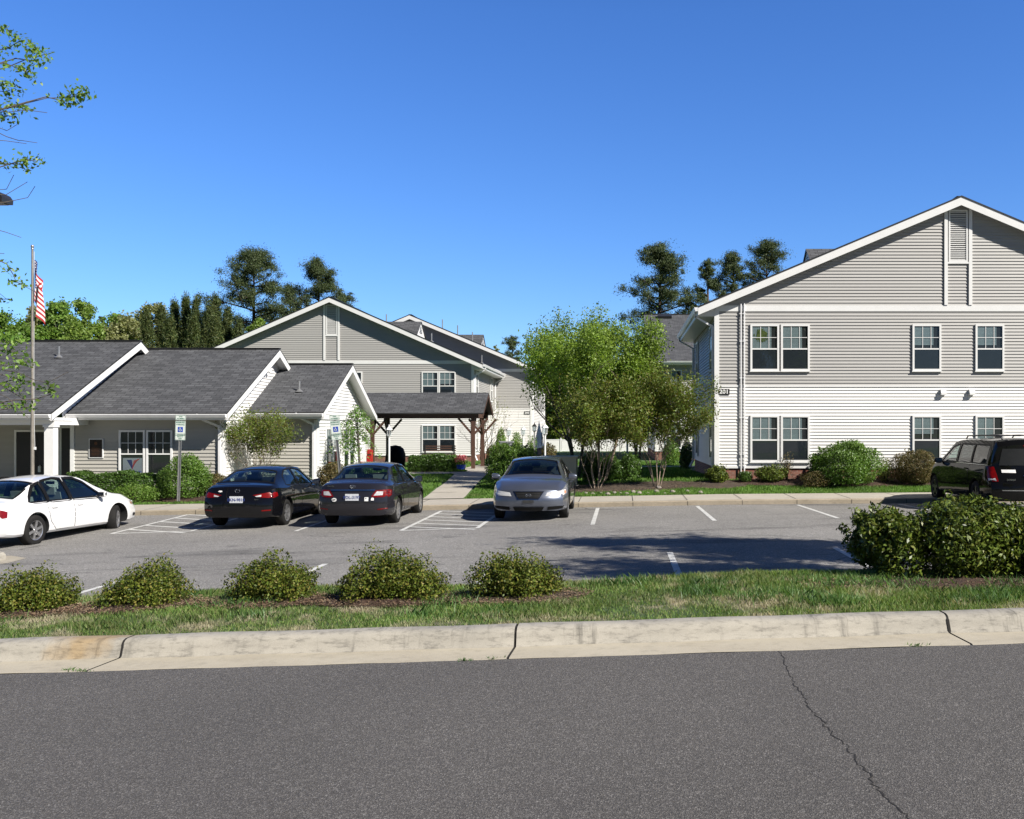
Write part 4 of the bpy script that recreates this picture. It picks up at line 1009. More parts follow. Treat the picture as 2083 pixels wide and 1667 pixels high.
h = .020 + .024 * RN.uniform(0, 1, len(X)) ** 2 + .018 * (np.sin(X * 1.9) * np.sin(Y * 2.7 + 1) > .3) + .016 * (X > 1.2) + .02 * (Y > 9.7)
o = blades('verge_grass', np.stack([X, Y, Zs(X, Y)], 1), h, M['grass_near'], .0035, .9); o['kind'] = 'stuff'; o['label'] = 'patchy green and straw verge grass behind the near kerb'
P = []
g = random.Random(3)
for i in range(62):
    x = g.uniform(-6, 1) if i % 5 == 0 else g.uniform(.6, 4.6); y = g.uniform(8.0, 9.6); 
    if i < 9: x, y = [(-4.35, 9.55), (-3.4, 8.85), (-3.65, 8.8), (-5.6, 8.5), (-.15, 9.7), (.25, 9.75), (2.6, 9.6), (-2.6, 9.5), (-4.9, 9.2)][i]
    n = 130; a = RN.normal(size=(n, 2)) * .09; P.append(np.stack([x + a[:, 0] * 1.6, y + a[:, 1]], 1))
P = np.concatenate(P); o = blades('grass_tufts', np.stack([P[:, 0], P[:, 1], Zs(P[:, 0], P[:, 1])], 1), RN.uniform(.04, .11, len(P)), M['grass_lush'], .0045, 1.0); o['kind'] = 'stuff'
P = []
for wx, wy in ((-3.85, 6.83), (-3.95, 6.86), (-4.6, 6.8), (-.9, 6.82), (-1.1, 6.8), (2.1, 6.83)):
    a = RN.normal(size=(26, 2)) * .022; P.append(np.stack([wx + a[:, 0] * 1.6, wy + a[:, 1] * .6], 1))
P = np.concatenate(P); o = blades('gutter_weeds', np.stack([P[:, 0], P[:, 1], -1.605 + .03 * P[:, 0]], 1), RN.uniform(.012, .035, len(P)), M['grass_lush'], .004, 1.4); o['kind'] = 'stuff'
def farkeep(X, Y):
    k = np.ones(len(X), bool)
    for cx, cy, rx, ry in ((-14.5, 29.95, 3.6, .75), (-10.4, 30.6, 2.0, 1.6), (-.3, 30.5, 3.2, .8), (8.0, 30.75, 5.4, .75), (3.1, 30.4, .9, .6), (-8.6, 41.3, 1.9, .7)): k &= ((X - cx) / rx) ** 2 + ((Y - cy) / ry) ** 2 > 1
    c = np.interp(Y, [28.8, 31, 35, 39, 42.5, 50], [-5.35, -5.4, -5.75, -6.1, -6.4, -6.4]); k &= np.abs(X - c) > .68
    k &= ~((Y > 39.1) & (Y < 40.4) & (X < -6)); k &= ~((Y > 44.4) & (Y < 45.8) & (X > -5.8)); return k
X, Y = scatter(90000, -17.5, 13, 28.82, 31.3, farkeep); o = blades('lawn_grass', np.stack([X, Y, Zs(X, Y)], 1), RN.uniform(.035, .085, len(X)), M['grass_far'], .008, .8); o['kind'] = 'stuff'; o['label'] = 'green lawn between the far sidewalk and the buildings'
X, Y = scatter(60000, -11, 3, 31.3, 52, farkeep); o = blades('courtyard_grass', np.stack([X, Y, Zs(X, Y)], 1), RN.uniform(.04, .10, len(X)), M['grass_far'], .014, .8); o['kind'] = 'stuff'
# leaf litter and stones on the beds
def litter(name, areas, n, sz, mat='litter'):
    P = []
    for cx, cy, rx, ry in areas:
        a = RN.uniform(0, 6.283, n); r = np.sqrt(RN.uniform(0, 1, n)); X, Y = cx + rx * r * np.cos(a), cy + ry * r * np.sin(a); P.append(np.stack([X, Y, Zs(X, Y) + RN.uniform(.02, .05, n)], 1))
    P = np.concatenate(P); o = leaf_mesh(name, P, sz, M[mat], None, .35, None, np.tile([[0, 0, 1.]], (len(P), 1)), .7); o['kind'] = 'stuff'; return o
litter('mulch_litter', [(cx, 9.05, w_ * .95, .46) for cx, w_ in bx], 2600, .03)
litter('bed_litter', [(-14.5, 29.95, 3.6, .75), (-10.4, 30.6, 2.0, 1.6), (-.3, 30.5, 3.2, .8), (8.0, 30.75, 5.4, .75)], 1800, .06)
for i in range(16):
    px = [1205, 1222, 1236, 1250, 1262, 1275, 1288, 1300, 1318, 1335, 1352, 1368, 1398, 1425, 1192, 1340][i]; D = 29.35 + .2 * math.sin(i * 2.3)
    if i == 15: D = 30.1
    x = XX(px, D); s = R.uniform(.045, .10); mb = MB(); k = 9
    prof3 = [(.001, s * .75), (s * .5, s * .7), (s * .95, s * .35), (s * 1.05, 0), (s * .9, -.05)]
    mb.lathe(prof3[::-1], (0, 0, 0), k)
    mb.v = [(a * R.uniform(.85, 1.4), b * R.uniform(.8, 1.1), c * R.uniform(.8, 1.15)) for a, b, c in mb.v]
    o = mb.build('edging_stone', M['stone'], None, False, (x, D, gz(x, D) + .02)); o.rotation_euler = (0, 0, R.uniform(0, 6))
    tag(o, 'rough pale edging stone along the bed under the multi-stem trees', 'stone', 'edging stones under the trees')
# ---------------- cars ----------------
def paint(name, col, flake=0, rough=.35, metal=0.):
    m = pm(name, col, rough, metal=metal, coat=1.0, spec=.03); co = coords(m)
    n = noise(m, co, 2.2, 4); r = ramp(m, n.outputs[0], [(.3, tuple(c * .9 for c in col)), (.7, tuple(min(1, c * 1.06) for c in col))]); base(m, r.outputs[0]); return m
paint('paint_white_car', (.62, .62, .62), rough=.5); paint('paint_black', (.003, .003, .004), rough=.9); paint('paint_charcoal', (.020, .019, .024), metal=.3, rough=.4)
paint('paint_bluegrey', (.135, .15, .19), metal=.7, rough=.29); paint('paint_van', (.003, .003, .003), rough=.9).node_tree.nodes['Principled BSDF'].inputs['Coat Weight'].default_value = .6
mottled('tyre', (.012, .012, .012), (.020, .019, .018), 8, .85, 60, .3, spec=.2)
mottled('rim', (.50, .50, .51), (.42, .42, .43), 5, .28, 30, .1, metal=.8)
mottled('rim_dark', (.10, .10, .10), (.07, .07, .07), 5, .35, 30, .1, metal=.7)
mottled('car_black', (.006, .006, .006), (.010, .010, .010), 6, .5, spec=.12)
mottled('chrome', (.65, .65, .66), (.55, .55, .56), 6, .15, metal=1)
mottled('lamp_red', (.20, .003, .003), (.12, .002, .002), 14, .3, coat=.25, spec=.2)
mottled('lamp_clear', (.60, .60, .60), (.42, .42, .43), 22, .12, coat=1)
mottled('lamp_amber', (.6, .2, .06), (.5, .16, .05), 12, .15, coat=1)
mottled('seat_grey', (.42, .42, .41), (.34, .34, .33), 5, .8)
mottled('seat_dark', (.05, .05, .052), (.035, .035, .037), 5, .8)
mottled('underbody', (.010, .010, .010), (.014, .014, .014), 5, .9)
mottled('plate_white', (.62, .64, .68), (.56, .58, .62), 20, .4)
mottled('plate_blue', (.03, .05, .22), (.03, .05, .18), 20, .4)
def cubic(pts):
    """smooth monotone-ish interpolation through control points"""
    xs = [p[0] for p in pts]; ys = [p[1] for p in pts]; n = len(xs); d = [(ys[i + 1] - ys[i]) / (xs[i + 1] - xs[i]) for i in range(n - 1)]
    m = [d[0]] + [0 if d[i - 1] * d[i] <= 0 else 2 * d[i - 1] * d[i] / (d[i - 1] + d[i]) for i in range(1, n - 1)] + [d[-1]]
    def f(x):
        if x <= xs[0]: return ys[0]
        if x >= xs[-1]: return ys[-1]
        i = max(k for k in range(n - 1) if xs[k] <= x); h = xs[i + 1] - xs[i]; t = (x - xs[i]) / h
        return ((2 * t**3 - 3 * t**2 + 1) * ys[i] + (t**3 - 2 * t**2 + t) * h * m[i] + (-2 * t**3 + 3 * t**2) * ys[i + 1] + (t**3 - t**2) * h * m[i + 1])
    return f
class Car:
    def __init__(s, W, ro, fo, wb, H, prof, belt, rw, roofw=.62, sill=.22, van=False, rear_in=.10, front_in=.16, rear_sh=.10):
        s.W = W / 2; s.y0 = -ro; s.y1 = wb + fo; s.wb = wb; s.H = H; s.top = cubic(prof); s.belt = cubic(belt) if isinstance(belt, list) else (lambda y: belt)
        s.rw = rw; s.roofw = roofw; s.sill = sill; s.van = van; s.rin = rear_in; s.fin = front_in; s.rsh = rear_sh
    def P(s, y):
        a = cl((y - s.y0) / .55); b = cl((s.y1 - y) / .85)
        return s.W * (1 - s.rin * (1 - a) ** 2.2) * (1 - s.fin * (1 - b) ** 2.2)
    def sect(s, y):
        P, T = s.P(y), s.top(y); bl = s.belt(y); Sh = min(bl, T - .085); g = cl((T - Sh - .085) / .34)
        zb = s.sill + .05 * (1 - cl((y - s.y0) / .5)) + .03 * (1 - cl((s.y1 - y) / .5))
        lo = [(0, 0), (0, .8), (.03, .925), (.10, .975), (.24, .995), (.42, 1.0), (.60, 1.0), (.74, .992), (.86, .975), (.94, .958), (1, .935)]
        pts = [(P * w_, zb + (Sh - zb) * h) for h, w_ in lo]
        xr = P * lerp(.84, s.roofw / s.W * (s.W / P), sm(g) ** .5 if g > 0 else 0); zr = T - lerp(.035, .06, g)
        ax, az = P * lerp(.935, .915, g), Sh + .012
        for i in range(0, 7):
            t = i / 6; pts.append((lerp(ax, xr, t) + .018 * g * math.sin(math.pi * t), lerp(az, zr, t)))
        for f in (.93, .8, .6, .35, 0): pts.append((xr * f, T - (T - zr) * f ** 2.2))
        return pts
    def defo(s, x, y, z):
        """nose and tail shaping"""
        dr = y - s.y0; df = s.y1 - y; q = abs(x) / s.W
        if dr < .6:
            sh = .20 * q ** 3.2 + s.rsh * cl((z - .62) / .45) + .05 * cl((.45 - z) / .25); y += sh * (1 - dr / .6)
        if df < .8:
            sh = .34 * q ** 2.6 + .20 * cl((z - .52) / .35) ** 1.3 + .06 * cl((.42 - z) / .2); y -= sh * (1 - df / .8)
        return (x, y, z)
    def body_mesh(s, name, shrink=0., yr=None, zmin=None):
        ys = []; a, b = (s.y0, s.y1) if yr is None else yr
        n = 62; ys = [a + (b - a) * (i / n) for i in range(n + 1)]
        if yr is None:
            ys = sorted(set(ys + [a + .03, a + .08, b - .03, b - .08]))
        rings = []
        def ring(y, f=1.0, c=(0, .62)):
            h = s.sect(y)
            if shrink:
                h = [(max(0, x - shrink * (x > .05)), z - shrink if z > .8 else z) for x, z in h]
                h = [(x, max(z, zmin)) for x, z in h]
            full = h + [(-x, z) for x, z in reversed(h[1:-1])]
            return [(x * f, y, c[1] + (z - c[1]) * f) for x, z in full]
        if yr is None:
            for f in (.03, .25, .5, .72, .88, .96): rings.append(ring(ys[0], f))
        for y in ys: rings.append(ring(y))
        if yr is None:
            for f in (.96, .88, .72, .5, .25, .03): rings.append(ring(ys[-1], f))
        mb = MB(); k = len(rings[0])
        for r_ in rings: mb.v += [s.defo(*p) if yr is None or 1 else p for p in r_]
        for i in range(len(rings) - 1):
            for j in range(k):
                a_ = i * k + j; b_ = i * k + (j + 1) % k; mb.f.append((a_, a_ + k, b_ + k, b_)); mb.m.append(0); mb.uv.append([(0, 0)] * 4)
        mb.f.append(tuple(range(k))); mb.m.append(0); mb.uv.append([(0, 0)] * k)
        q = (len(rings) - 1) * k; mb.f.append(tuple(reversed(range(q, q + k)))); mb.m.append(0); mb.uv.append([(0, 0)] * k)
        return mb
    def sideX(s, y, z):
        h = s.sect(y)[2:18]
        for (x0, z0), (x1, z1) in zip(h, h[1:]):
            if z0 <= z <= z1 and z1 > z0: return lerp(x0, x1, (z - z0) / (z1 - z0))
        return h[-1][0] if z > h[-1][1] else h[0][0]
    def topZ(s, x, y):
        h = s.sect(y)[16:]; x = abs(x)
        for (x0, z0), (x1, z1) in zip(h, h[1:]):
            if x1 <= x <= x0: return lerp(z0, z1, (x0 - x) / max(1e-6, x0 - x1))
        return h[0][1]
    def sp(s, sd_, y, z, off=.004):
        x, y2, z2 = s.defo(s.sideX(y, z) + off, y, z); return (sd_ * x, y2, z2)
    def tp(s, x, y, off=.004): x, y, z = s.defo(x, y, s.topZ(x, y)); return (x, y, z + off)
    def ep(s, end, u, z, off=.006):
        """point on tail (end=-1) or nose (end=1); |u| beyond the half width wraps onto the side"""
        yy = s.y0 if end < 0 else s.y1; P = s.P(yy) * .97; sg = 1 if u >= 0 else -1
        if abs(u) <= P: x, y, z = s.defo(u, yy, z); return (x, y + end * off, z)
        e = abs(u) - P; y = yy - end * e; x = min(s.sideX(y, z), P + .9 * e + .02) + off; x, y, z = s.defo(x, y, z); return (sg * x, y + end * off * .5, z)
def grid(mb, f, n, m_, m=0, flip=False, thick=None):
    b = len(mb.v); mb.v += [f(i / n, j / m_) for j in range(m_ + 1) for i in range(n + 1)]
    for j in range(m_):
        for i in range(n):
            q = b + j * (n + 1) + i; t = (q, q + 1, q + n + 2, q + n + 1); mb.f.append(t[::-1] if flip else t); mb.m.append(m); mb.uv.append([(0, 0)] * 4)
def bil(c, u, v): return tuple(lerp(lerp(c[0][k], c[1][k], u), lerp(c[3][k], c[2][k], u), v) for k in range(len(c[0])))
def polyfan(poly, f, n=5):
    """fill a convex polygon with rings toward its centre, mapped through f"""
    cx = sum(p[0] for p in poly) / len(poly); cz = sum(p[1] for p in poly) / len(poly); mb = MB(); P = []
    pp = []
    for i in range(len(poly)):
        a, b = poly[i], poly[(i + 1) % len(poly)]
        k = max(1, int(math.hypot(b[0] - a[0], b[1] - a[1]) / .09))
        for q in range(k): pp.append((lerp(a[0], b[0], q / k), lerp(a[1], b[1], q / k)))
    N = len(pp)
    for r in range(n + 1):
        t = 1 - r / n * .98
        for p in pp: mb.v.append(f(cx + (p[0] - cx) * t, cz + (p[1] - cz) * t))
    for r in range(n):
        for i in range(N): mb.f.append((r * N + i, r * N + (i + 1) % N, (r + 1) * N + (i + 1) % N, (r + 1) * N + i)); mb.m.append(0); mb.uv.append([(0, 0)] * 4)
    mb.f.append(tuple(n * N + i for i in range(N))); mb.m.append(0); mb.uv.append([(0, 0)] * N)
    return mb
def ringstrip(poly, f, w_):
    cx = sum(p[0] for p in poly) / len(poly); cz = sum(p[1] for p in poly) / len(poly); mb = MB(); pp = []
    for i in range(len(poly)):
        a, b = poly[i], poly[(i + 1) % len(poly)]; k = max(1, int(math.hypot(b[0] - a[0], b[1] - a[1]) / .09))
        for q in range(k): pp.append((lerp(a[0], b[0], q / k), lerp(a[1], b[1], q / k)))
    N = len(pp)
    for i, p in enumerate(pp):
        d = Vector((p[0] - cx, p[1] - cz)); L_ = d.length; d.normalize()
        # push outwards along the local normal
        a, b = pp[i - 1], pp[(i + 1) % N]; n_ = Vector((b[1] - a[1], -(b[0] - a[0]))).normalized()
        if n_.dot(d) < 0: n_ = -n_
        mb.v.append(f(p[0] - n_.x * .006, p[1] - n_.y * .006)); mb.v.append(f(p[0] + n_.x * w_, p[1] + n_.y * w_))
    for i in range(N):
        j = (i + 1) % N; mb.f.append((2 * i, 2 * i + 1, 2 * j + 1, 2 * j)); mb.m.append(0); mb.uv.append([(0, 0)] * 4)
    return mb
def boolean(o, cutter):
    cutter.parent = o.parent
    md = o.modifiers.new('b', 'BOOLEAN'); md.operation = 'DIFFERENCE'; md.solver = 'EXACT'; md.object = cutter
    bpy.context.view_layer.update(); dg = bpy.context.evaluated_depsgraph_get()
    me = bpy.data.meshes.new_from_object(o.evaluated_get(dg)); o.modifiers.clear(); old = o.data; o.data = me
    bpy.data.objects.remove(cutter)
def wheel(root, x, y, r, sd_, steer=0, rimmat='rim', spokes=5, wd=.20, dbl=False):
    mb = MB(); h = wd / 2
    mb.lathe([(r * .66, -h), (r * .70, -h - .002), (r * .86, -h - .006), (r * .955, -h + .008), (r, -h + .03), (r * 1.0, h - .03), (r * .955, h - .008), (r * .86, h + .006), (r * .70, h + .002), (r * .66, h), (r * .62, h - .03), (r * .62, -h + .03), (r * .66, -h)], (0, 0, 0), 36, 0, 'x')
    wv = mb.build('wheel', M['tyre'], root, True, (x, y, r), 50); wv.rotation_euler = (0, 0, steer)
    fixn(wv); rm = MB(); s = sd_; ho = s * (h - .012)
    rm.lathe([(r * .685, ho), (r * .66, ho + s * .008), (r * .62, ho), (r * .60, ho - s * .05), (r * .60, -ho)], (0, 0, 0), 36, 0, 'x')
    rm.lathe([(.001, ho - s * .004), (r * .13, ho - s * .006), (r * .17, ho - s * .02), (r * .18, ho - s * .06)], (0, 0, 0), 20, 0, 'x')
    for k in range(spokes):
        a = 6.2832 * k / spokes + .3
        for off in ((-.085, .085) if dbl else (0,)):
            A = Vector((ho - s * .018, r * .14 * math.cos(a + off * 2), r * .14 * math.sin(a + off * 2))); B = Vector((ho - s * .012, r * .63 * math.cos(a + off * 1.6), r * .63 * math.sin(a + off * 1.6)))
            rm.bar(A, B, .030 if dbl else .052 + .02 * (spokes < 6), .024, 0, (1, 0, 0))
    fixn(rm.build('rim', M[rimmat], wv, True, angle=35))
    bk = MB(); bk.lathe([(.001, ho - s * .075), (r * .60, ho - s * .07)], (0, 0, 0), 24, 0, 'x'); bk.build('brake_disc', M['rim_dark'], wv)
    return wv
def ellipse_ring(a, b, t, y=0, n=20, rot=0):
    mb = MB(); pts = []
    for i in range(n + 1): q = 6.2832 * i / n; pts.append((a * math.cos(q), y, b * math.sin(q)))
    mb.tube(pts, t, 5, 0, False); return mb
def make_car(name, label, cat, car, paintm, loc, rz, steer=0, wins=(), doors=(), rimmat='rim', spokes=5, dbl=False, tint='car_glass', ws=None, rwn=None, seat='seat_grey', mirror_y=None, grille=None, tread=.20, seal=.028, group=None, rear_cab=None):
    c = car; root = thing(name, label, cat, loc, rz, group)
    b = c.body_mesh('body').build('body', [M[paintm], M['underbody']], root); fixn(b)
    # wheel arches
    for y in (0, c.wb):
        for sd_ in (-1, 1):
            k = MB(); x = sd_ * (c.W - .30); x2 = sd_ * (c.W + .2); xa, xb = sorted((x, x2)); n = 40; R_ = c.rw + .055
            vs = [(xx, y + R_ * math.cos(6.2832 * i / n), c.rw + .012 + R_ * math.sin(6.2832 * i / n)) for xx in (xa, xb) for i in range(n)]
            k.addmesh(vs, [tuple(range(n)), tuple(reversed(range(n, 2 * n)))] + [(i, i + n, (i + 1) % n + n, (i + 1) % n) for i in range(n)], 1)
            ko = fixn(k.build('cut', [M[paintm], M['underbody']])); boolean(b, ko)
    # cabin cavity and window openings
    if rear_cab is None: rear_cab = rwn['y0'] + .10
    cab = c.body_mesh('cab', .055, (rear_cab, ws_front(ws) - .10), .62).build('cut', [M[paintm], M['underbody']]); fixn(cab)
    cab.data.polygons.foreach_set('material_index', [1] * len(cab.data.polygons)); boolean(b, cab)
    for poly, gl in wins:
        k = MB(); k.prismx(poly, -c.W - .3, c.W + .3, 1); boolean(b, fixn(k.build('cut', [M[paintm], M['underbody']])))
    for q in (ws, rwn.get('poly')):
        if not q: continue
        zlo = c.belt(q[0][1]) - .1; k = MB(); n = len(q)
        vs = [(x, y, z) for z in (zlo, c.H + .3) for x, y in q]
        k.addmesh(vs, [tuple(range(n)), tuple(reversed(range(n, 2 * n)))] + [(i, i + n, (i + 1) % n + n, (i + 1) % n) for i in range(n)], 1)
        boolean(b, fixn(k.build('cut', [M[paintm], M['underbody']])))
    b.data.polygons.foreach_set('use_smooth', [True] * len(b.data.polygons)); b.data.set_sharp_from_angle(angle=math.radians(28))
    # glass
    for poly, gl in wins:
        for sd_ in (-1, 1):
            o = polyfan([(y, z) for y, z in infl(poly, .02)], lambda y, z: c.sp(sd_, y, z, -.012), 4).build('side_window', M[gl], root, True)
            ringstrip(poly, lambda y, z: c.sp(sd_, y, z, .003), seal).build('window_seal', M['car_black'], o)
    for nm, q, off in (('windshield', ws, -.012), ('rear_window', rwn.get('poly'), -.012)):
        if not q: continue
        o = polyfan(infl(q, .02), lambda x, y: c.tp(x, y, off), 5).build(nm, M[tint], root, True)
        ringstrip(q, lambda x, y: c.tp(x, y, .003), .022).build('window_seal', M['car_black'], o)
    # doors: skin panels a few millimetres proud, with dark gaps and handles
    for dp, hy, hz in doors:
        for sd_ in (-1, 1):
            gp = polyfan(infl(dp, .010), lambda y, z: c.sp(sd_, y, z, .0015), 5); dr = polyfan(dp, lambda y, z: c.sp(sd_, y, z, .006), 5).build('door', M[paintm], root, True)
            gp.build('door_gap', M['car_black'], dr, True)
            hd = MB(); p = Vector(c.sp(sd_, hy, hz, .022)); hd.obox(p, (0.012, 0, 0), (0, .085, 0), (0, 0, .014)); hd.build('handle', M[paintm if paintm != 'x' else 'chrome'], dr)
    # seats, dashboard, wheel
    st = MB()
    def mkseat(x, y, w_=.48, h=.60):
        st.obox((x, y, .80), (w_ / 2, 0, 0), (0, .07, -.0), (0, -.09, h / 2)); st.obox((x, y - .13, 1.12 + (h - .6)), (.12, 0, 0), (0, .05, 0), (0, -.02, .085))
    sy = ws_front(ws) - 1.28
    for s in (-1, 1): mkseat(s * .36, sy)
    st2 = st.build('front_seats', M[seat], root)
    st = MB(); ry = max(rear_cab + .30, .25 if not c.van else .9)
    st.obox((0, ry, .78), (.62, 0, 0), (0, .08, 0), (0, -.08, .27))
    for s in (-1, 1): st.obox((s * .34, ry - .1, 1.10), (.13, 0, 0), (0, .05, 0), (0, -.02, .08))
    st.build('rear_seat', M[seat], root)
    d = MB(); wy = ws_front(ws); d.obox((0, wy - .36, .78), (c.W - .16, 0, 0), (0, .20, 0), (0, 0, .11)); d.build('dashboard', M['seat_dark'], root)
    sw = MB(); pts = [(-.36 + .18 * math.cos(q), wy - .62 + .06 * math.sin(q), .93 + .17 * math.sin(q)) for q in [i * 6.2832 / 16 for i in range(17)]]; sw.tube(pts, .014, 5, 0, False); sw.build('steering_wheel', M['car_black'], root)
    rm = MB(); rm.box(-.11, .11, wy - .98, wy - .96, c.H - .24, c.H - .17); rm.build('rearview_mirror', M['car_black'], root)
    # wheels
    for y, stv in ((0, 0), (c.wb, steer)):
        for sd_ in (-1, 1): wheel(root, sd_ * (c.W - tread / 2 - .025), y, c.rw, sd_, stv, rimmat, spokes, tread, dbl)
    # mirrors
    if mirror_y:
        for sd_ in (-1, 1):
            x0 = c.sideX(mirror_y, c.belt(mirror_y) + .02) ; z0 = c.belt(mirror_y) + .07; m_ = MB()
            m_.lathe([(.001, -.11), (.05, -.10), (.075, -.05), (.082, .02), (.078, .085), (.05, .10)], (0, 0, 0), 12, 0, 'x'); m_.v = [(x_, y_ * .72, z_ * .95) for x_, y_, z_ in m_.v]
            m_.bar((-.16 * sd_, 0, -.05), (-.04 * sd_, 0, -.03), .05, .035)
            o = m_.build('side_mirror', M[paintm], root, True, (sd_ * (x0 + .13), mirror_y, z0), 50)
            g = MB(); g.face([(-.085, -.062, -.055), (.085, -.062, -.055), (.085, -.062, .055), (-.085, -.062, .055)]); g.build('mirror_glass', M['chrome'], o)
    return root
def ws_front(ws): return max(p[1] for p in ws)
def infl(poly, d):
    cx = sum(p[0] for p in poly) / len(poly); cy = sum(p[1] for p in poly) / len(poly); out = []
    for x, y in poly:
        v = Vector((x - cx, y - cy)); L_ = v.length; v *= (L_ + d) / L_; out.append((cx + v.x, cy + v.y))
    return out
def epatch(root, name, car, end, poly, mat, off=.008, n=4, parent=None):
    return polyfan(poly, lambda u, z: car.ep(end, u, z, off), n).build(name, M[mat], parent or root, True)
def plate_on(root, car, s, z, mats=('plate_white', 'plate_blue'), wd=.31, ht=.155, x=0):
    p = car.ep(-1, x, z, .02); k = MB(); k.box(-wd / 2, wd / 2, -.008, .012, -ht / 2, ht / 2); o = k.build('licence_plate', M[mats[0]], root, loc=p)
    text('plate_number', s, ht * .62, M[mats[1]], o, (0, -.010, -.008), bold=.002, ext=.001); return o
def lotpos(x, y): return (x, y, lot(x, y) + .004)

# --- the white sedan (long three-box saloon) ---
P1 = [(-1.16, .93), (-.95, 1.00), (-.62, 1.03), (-.30, 1.16), (.25, 1.385), (.75, 1.46), (1.25, 1.49), (1.65, 1.475), (2.0, 1.37), (2.45, 1.16), (2.78, 1.01), (3.2, .95), (3.6, .88), (3.80, .80), (3.93, .70)]
c1 = Car(1.85, 1.16, 1.12, 2.81, 1.49, P1, [(-1.2, .90), (.3, .93), (2.4, .91), (3.9, .72)], .332, .60)
ws1 = [(-.66, 2.58), (.66, 2.58), (.52, 1.86), (-.52, 1.86)]
rw1 = {'y0': -.55, 0: 0, 'poly': [(-.55, .32), (.55, .32), (.70, -.46), (-.70, -.46)]}
wins1 = [([(-.12, .96), (.42, .96), (.42, 1.345), (.22, 1.27), (.05, 1.12)], 'car_glass'), ([(.50, .96), (1.16, .95), (1.10, 1.395), (.85, 1.41), (.50, 1.37)], 'car_glass'), ([(1.26, .95), (2.30, .945), (2.18, 1.03), (1.85, 1.27), (1.52, 1.385), (1.20, 1.40)], 'car_glass')]
doors1 = [([(.36, .86), (.44, .50), (.62, .30), (1.20, .30), (1.22, .90), (.36, .90)], .56, .80), ([(1.235, .30), (2.30, .30), (2.32, .55), (2.28, .88), (1.235, .90)], 1.42, .80)]
imp = make_car('white_sedan', 'white four-door sedan with alloy wheels and its front wheels turned', 'car', c1, 'paint_white_car', lotpos(-13.72, 21.15), math.radians(-6.5), math.radians(24), wins1, doors1, 'rim', 6, False, ws=ws1, rwn=rw1, mirror_y=2.12, tread=.21, seal=.052)
for s in (-1, 1):
    epatch(imp, 'tail_light', c1, -1, [(s * .42, .86), (s * .82, .86), (s * 1.02, .80), (s * 1.0, .68), (s * .80, .66), (s * .46, .68)], 'lamp_red')
    epatch(imp, 'reversing_light', c1, -1, [(s * .48, .68), (s * .98, .665), (s * .98, .64), (s * .48, .64)], 'lamp_clear', .010)
    epatch(imp, 'headlight', c1, 1, [(s * .42, .64), (s * .80, .62), (s * 1.12, .66), (s * 1.14, .76), (s * .9, .74), (s * .46, .72)], 'lamp_clear')
    epatch(imp, 'turn_signal', c1, 1, [(s * .98, .655), (s * 1.10, .665), (s * 1.12, .72), (s * 1.0, .71)], 'lamp_amber', .012)
    epatch(imp, 'fog_light', c1, 1, [(s * .70, .34), (s * 1.0, .36), (s * .98, .43), (s * .72, .42)], 'car_black', .010)
    sd = MB(); grid(sd, lambda u, v: c1.sp(s, lerp(.75, 2.30, u), lerp(.515, .530, v), .009), 12, 1); sd.build('side_moulding', M['paint_white_car'], imp)
plate_on(imp, c1, 'AKV-2274', .76)
# --- black sedan ---
P2 = [(-.98, 1.00), (-.80, 1.045), (-.55, 1.07), (-.20, 1.20), (.30, 1.37), (.80, 1.445), (1.2, 1.455), (1.6, 1.43), (2.0, 1.30), (2.45, 1.08), (2.75, .98), (3.1, .92), (3.4, .85), (3.58, .74)]
c2 = Car(1.795, .98, .90, 2.70, 1.455, P2, [(-1, .93), (.3, .95), (2.4, .88), (3.6, .70)], .322, .57, rear_sh=.16)
ws2 = [(-.64, 2.40), (.64, 2.40), (.50, 1.72), (-.50, 1.72)]; rw2 = {'y0': -.45, 0: 0, 'poly': [(-.50, .30), (.50, .30), (.68, -.40), (-.68, -.40)]}
wins2 = [([(.10, 1.0), (.92, .965), (.92, 1.36), (.55, 1.335), (.25, 1.20)], 'car_glass'), ([(1.0, .96), (2.1, .93), (1.9, 1.10), (1.55, 1.31), (1.0, 1.37)], 'car_glass')]
doors2 = [([(.34, .84), (.44, .50), (.60, .30), (.99, .30), (1.0, .92), (.34, .93)], .50, .84), ([(1.015, .30), (2.10, .30), (2.14, .55), (2.08, .87), (1.015, .92)], 1.2, .83)]
maz = make_car('black_sedan', 'glossy black sedan parked between the white sedan and the charcoal one', 'car', c2, 'paint_black', lotpos(-9.05, 23.55), 0, math.radians(-3), wins2, doors2, 'rim', 5, True, ws=ws2, rwn=rw2, seat='seat_dark', mirror_y=2.0, tread=.205)
for s in (-1, 1):
    epatch(maz, 'tail_light', c2, -1, [(s * .36, .80), (s * .72, .865), (s * .98, .86), (s * 1.0, .77), (s * .80, .73), (s * .56, .745)], 'lamp_red')
    epatch(maz, 'reversing_light', c2, -1, [(s * .42, .775), (s * .56, .81), (s * .56, .765), (s * .46, .76)], 'lamp_clear', .011)
    epatch(maz, 'reflector', c2, -1, [(s * .58, .42), (s * .78, .43), (s * .78, .46), (s * .58, .45)], 'lamp_red')
    epatch(maz, 'headlight', c2, 1, [(s * .45, .62), (s * .8, .60), (s * 1.1, .66), (s * 1.1, .72), (s * .8, .70), (s * .5, .67)], 'lamp_clear')
plate_on(maz, c2, 'EKN-9810', .70)
pt = c2.ep(-1, 0, .90, .02); e = ellipse_ring(.055, .042, .006).build('emblem', M['chrome'], maz, True, pt)
k = MB(); k.tube([(-.045, 0, .012), (-.02, 0, .022), (0, 0, -.012), (.02, 0, .022), (.045, 0, .012)], .005, 5); k.build('emblem_wings', M['chrome'], e, True)
epatch(maz, 'sticker', c2, -1, [(-.47, .885), (-.43, .91), (-.37, .905), (-.36, .88), (-.41, .865)], 'white_cloth', .012)
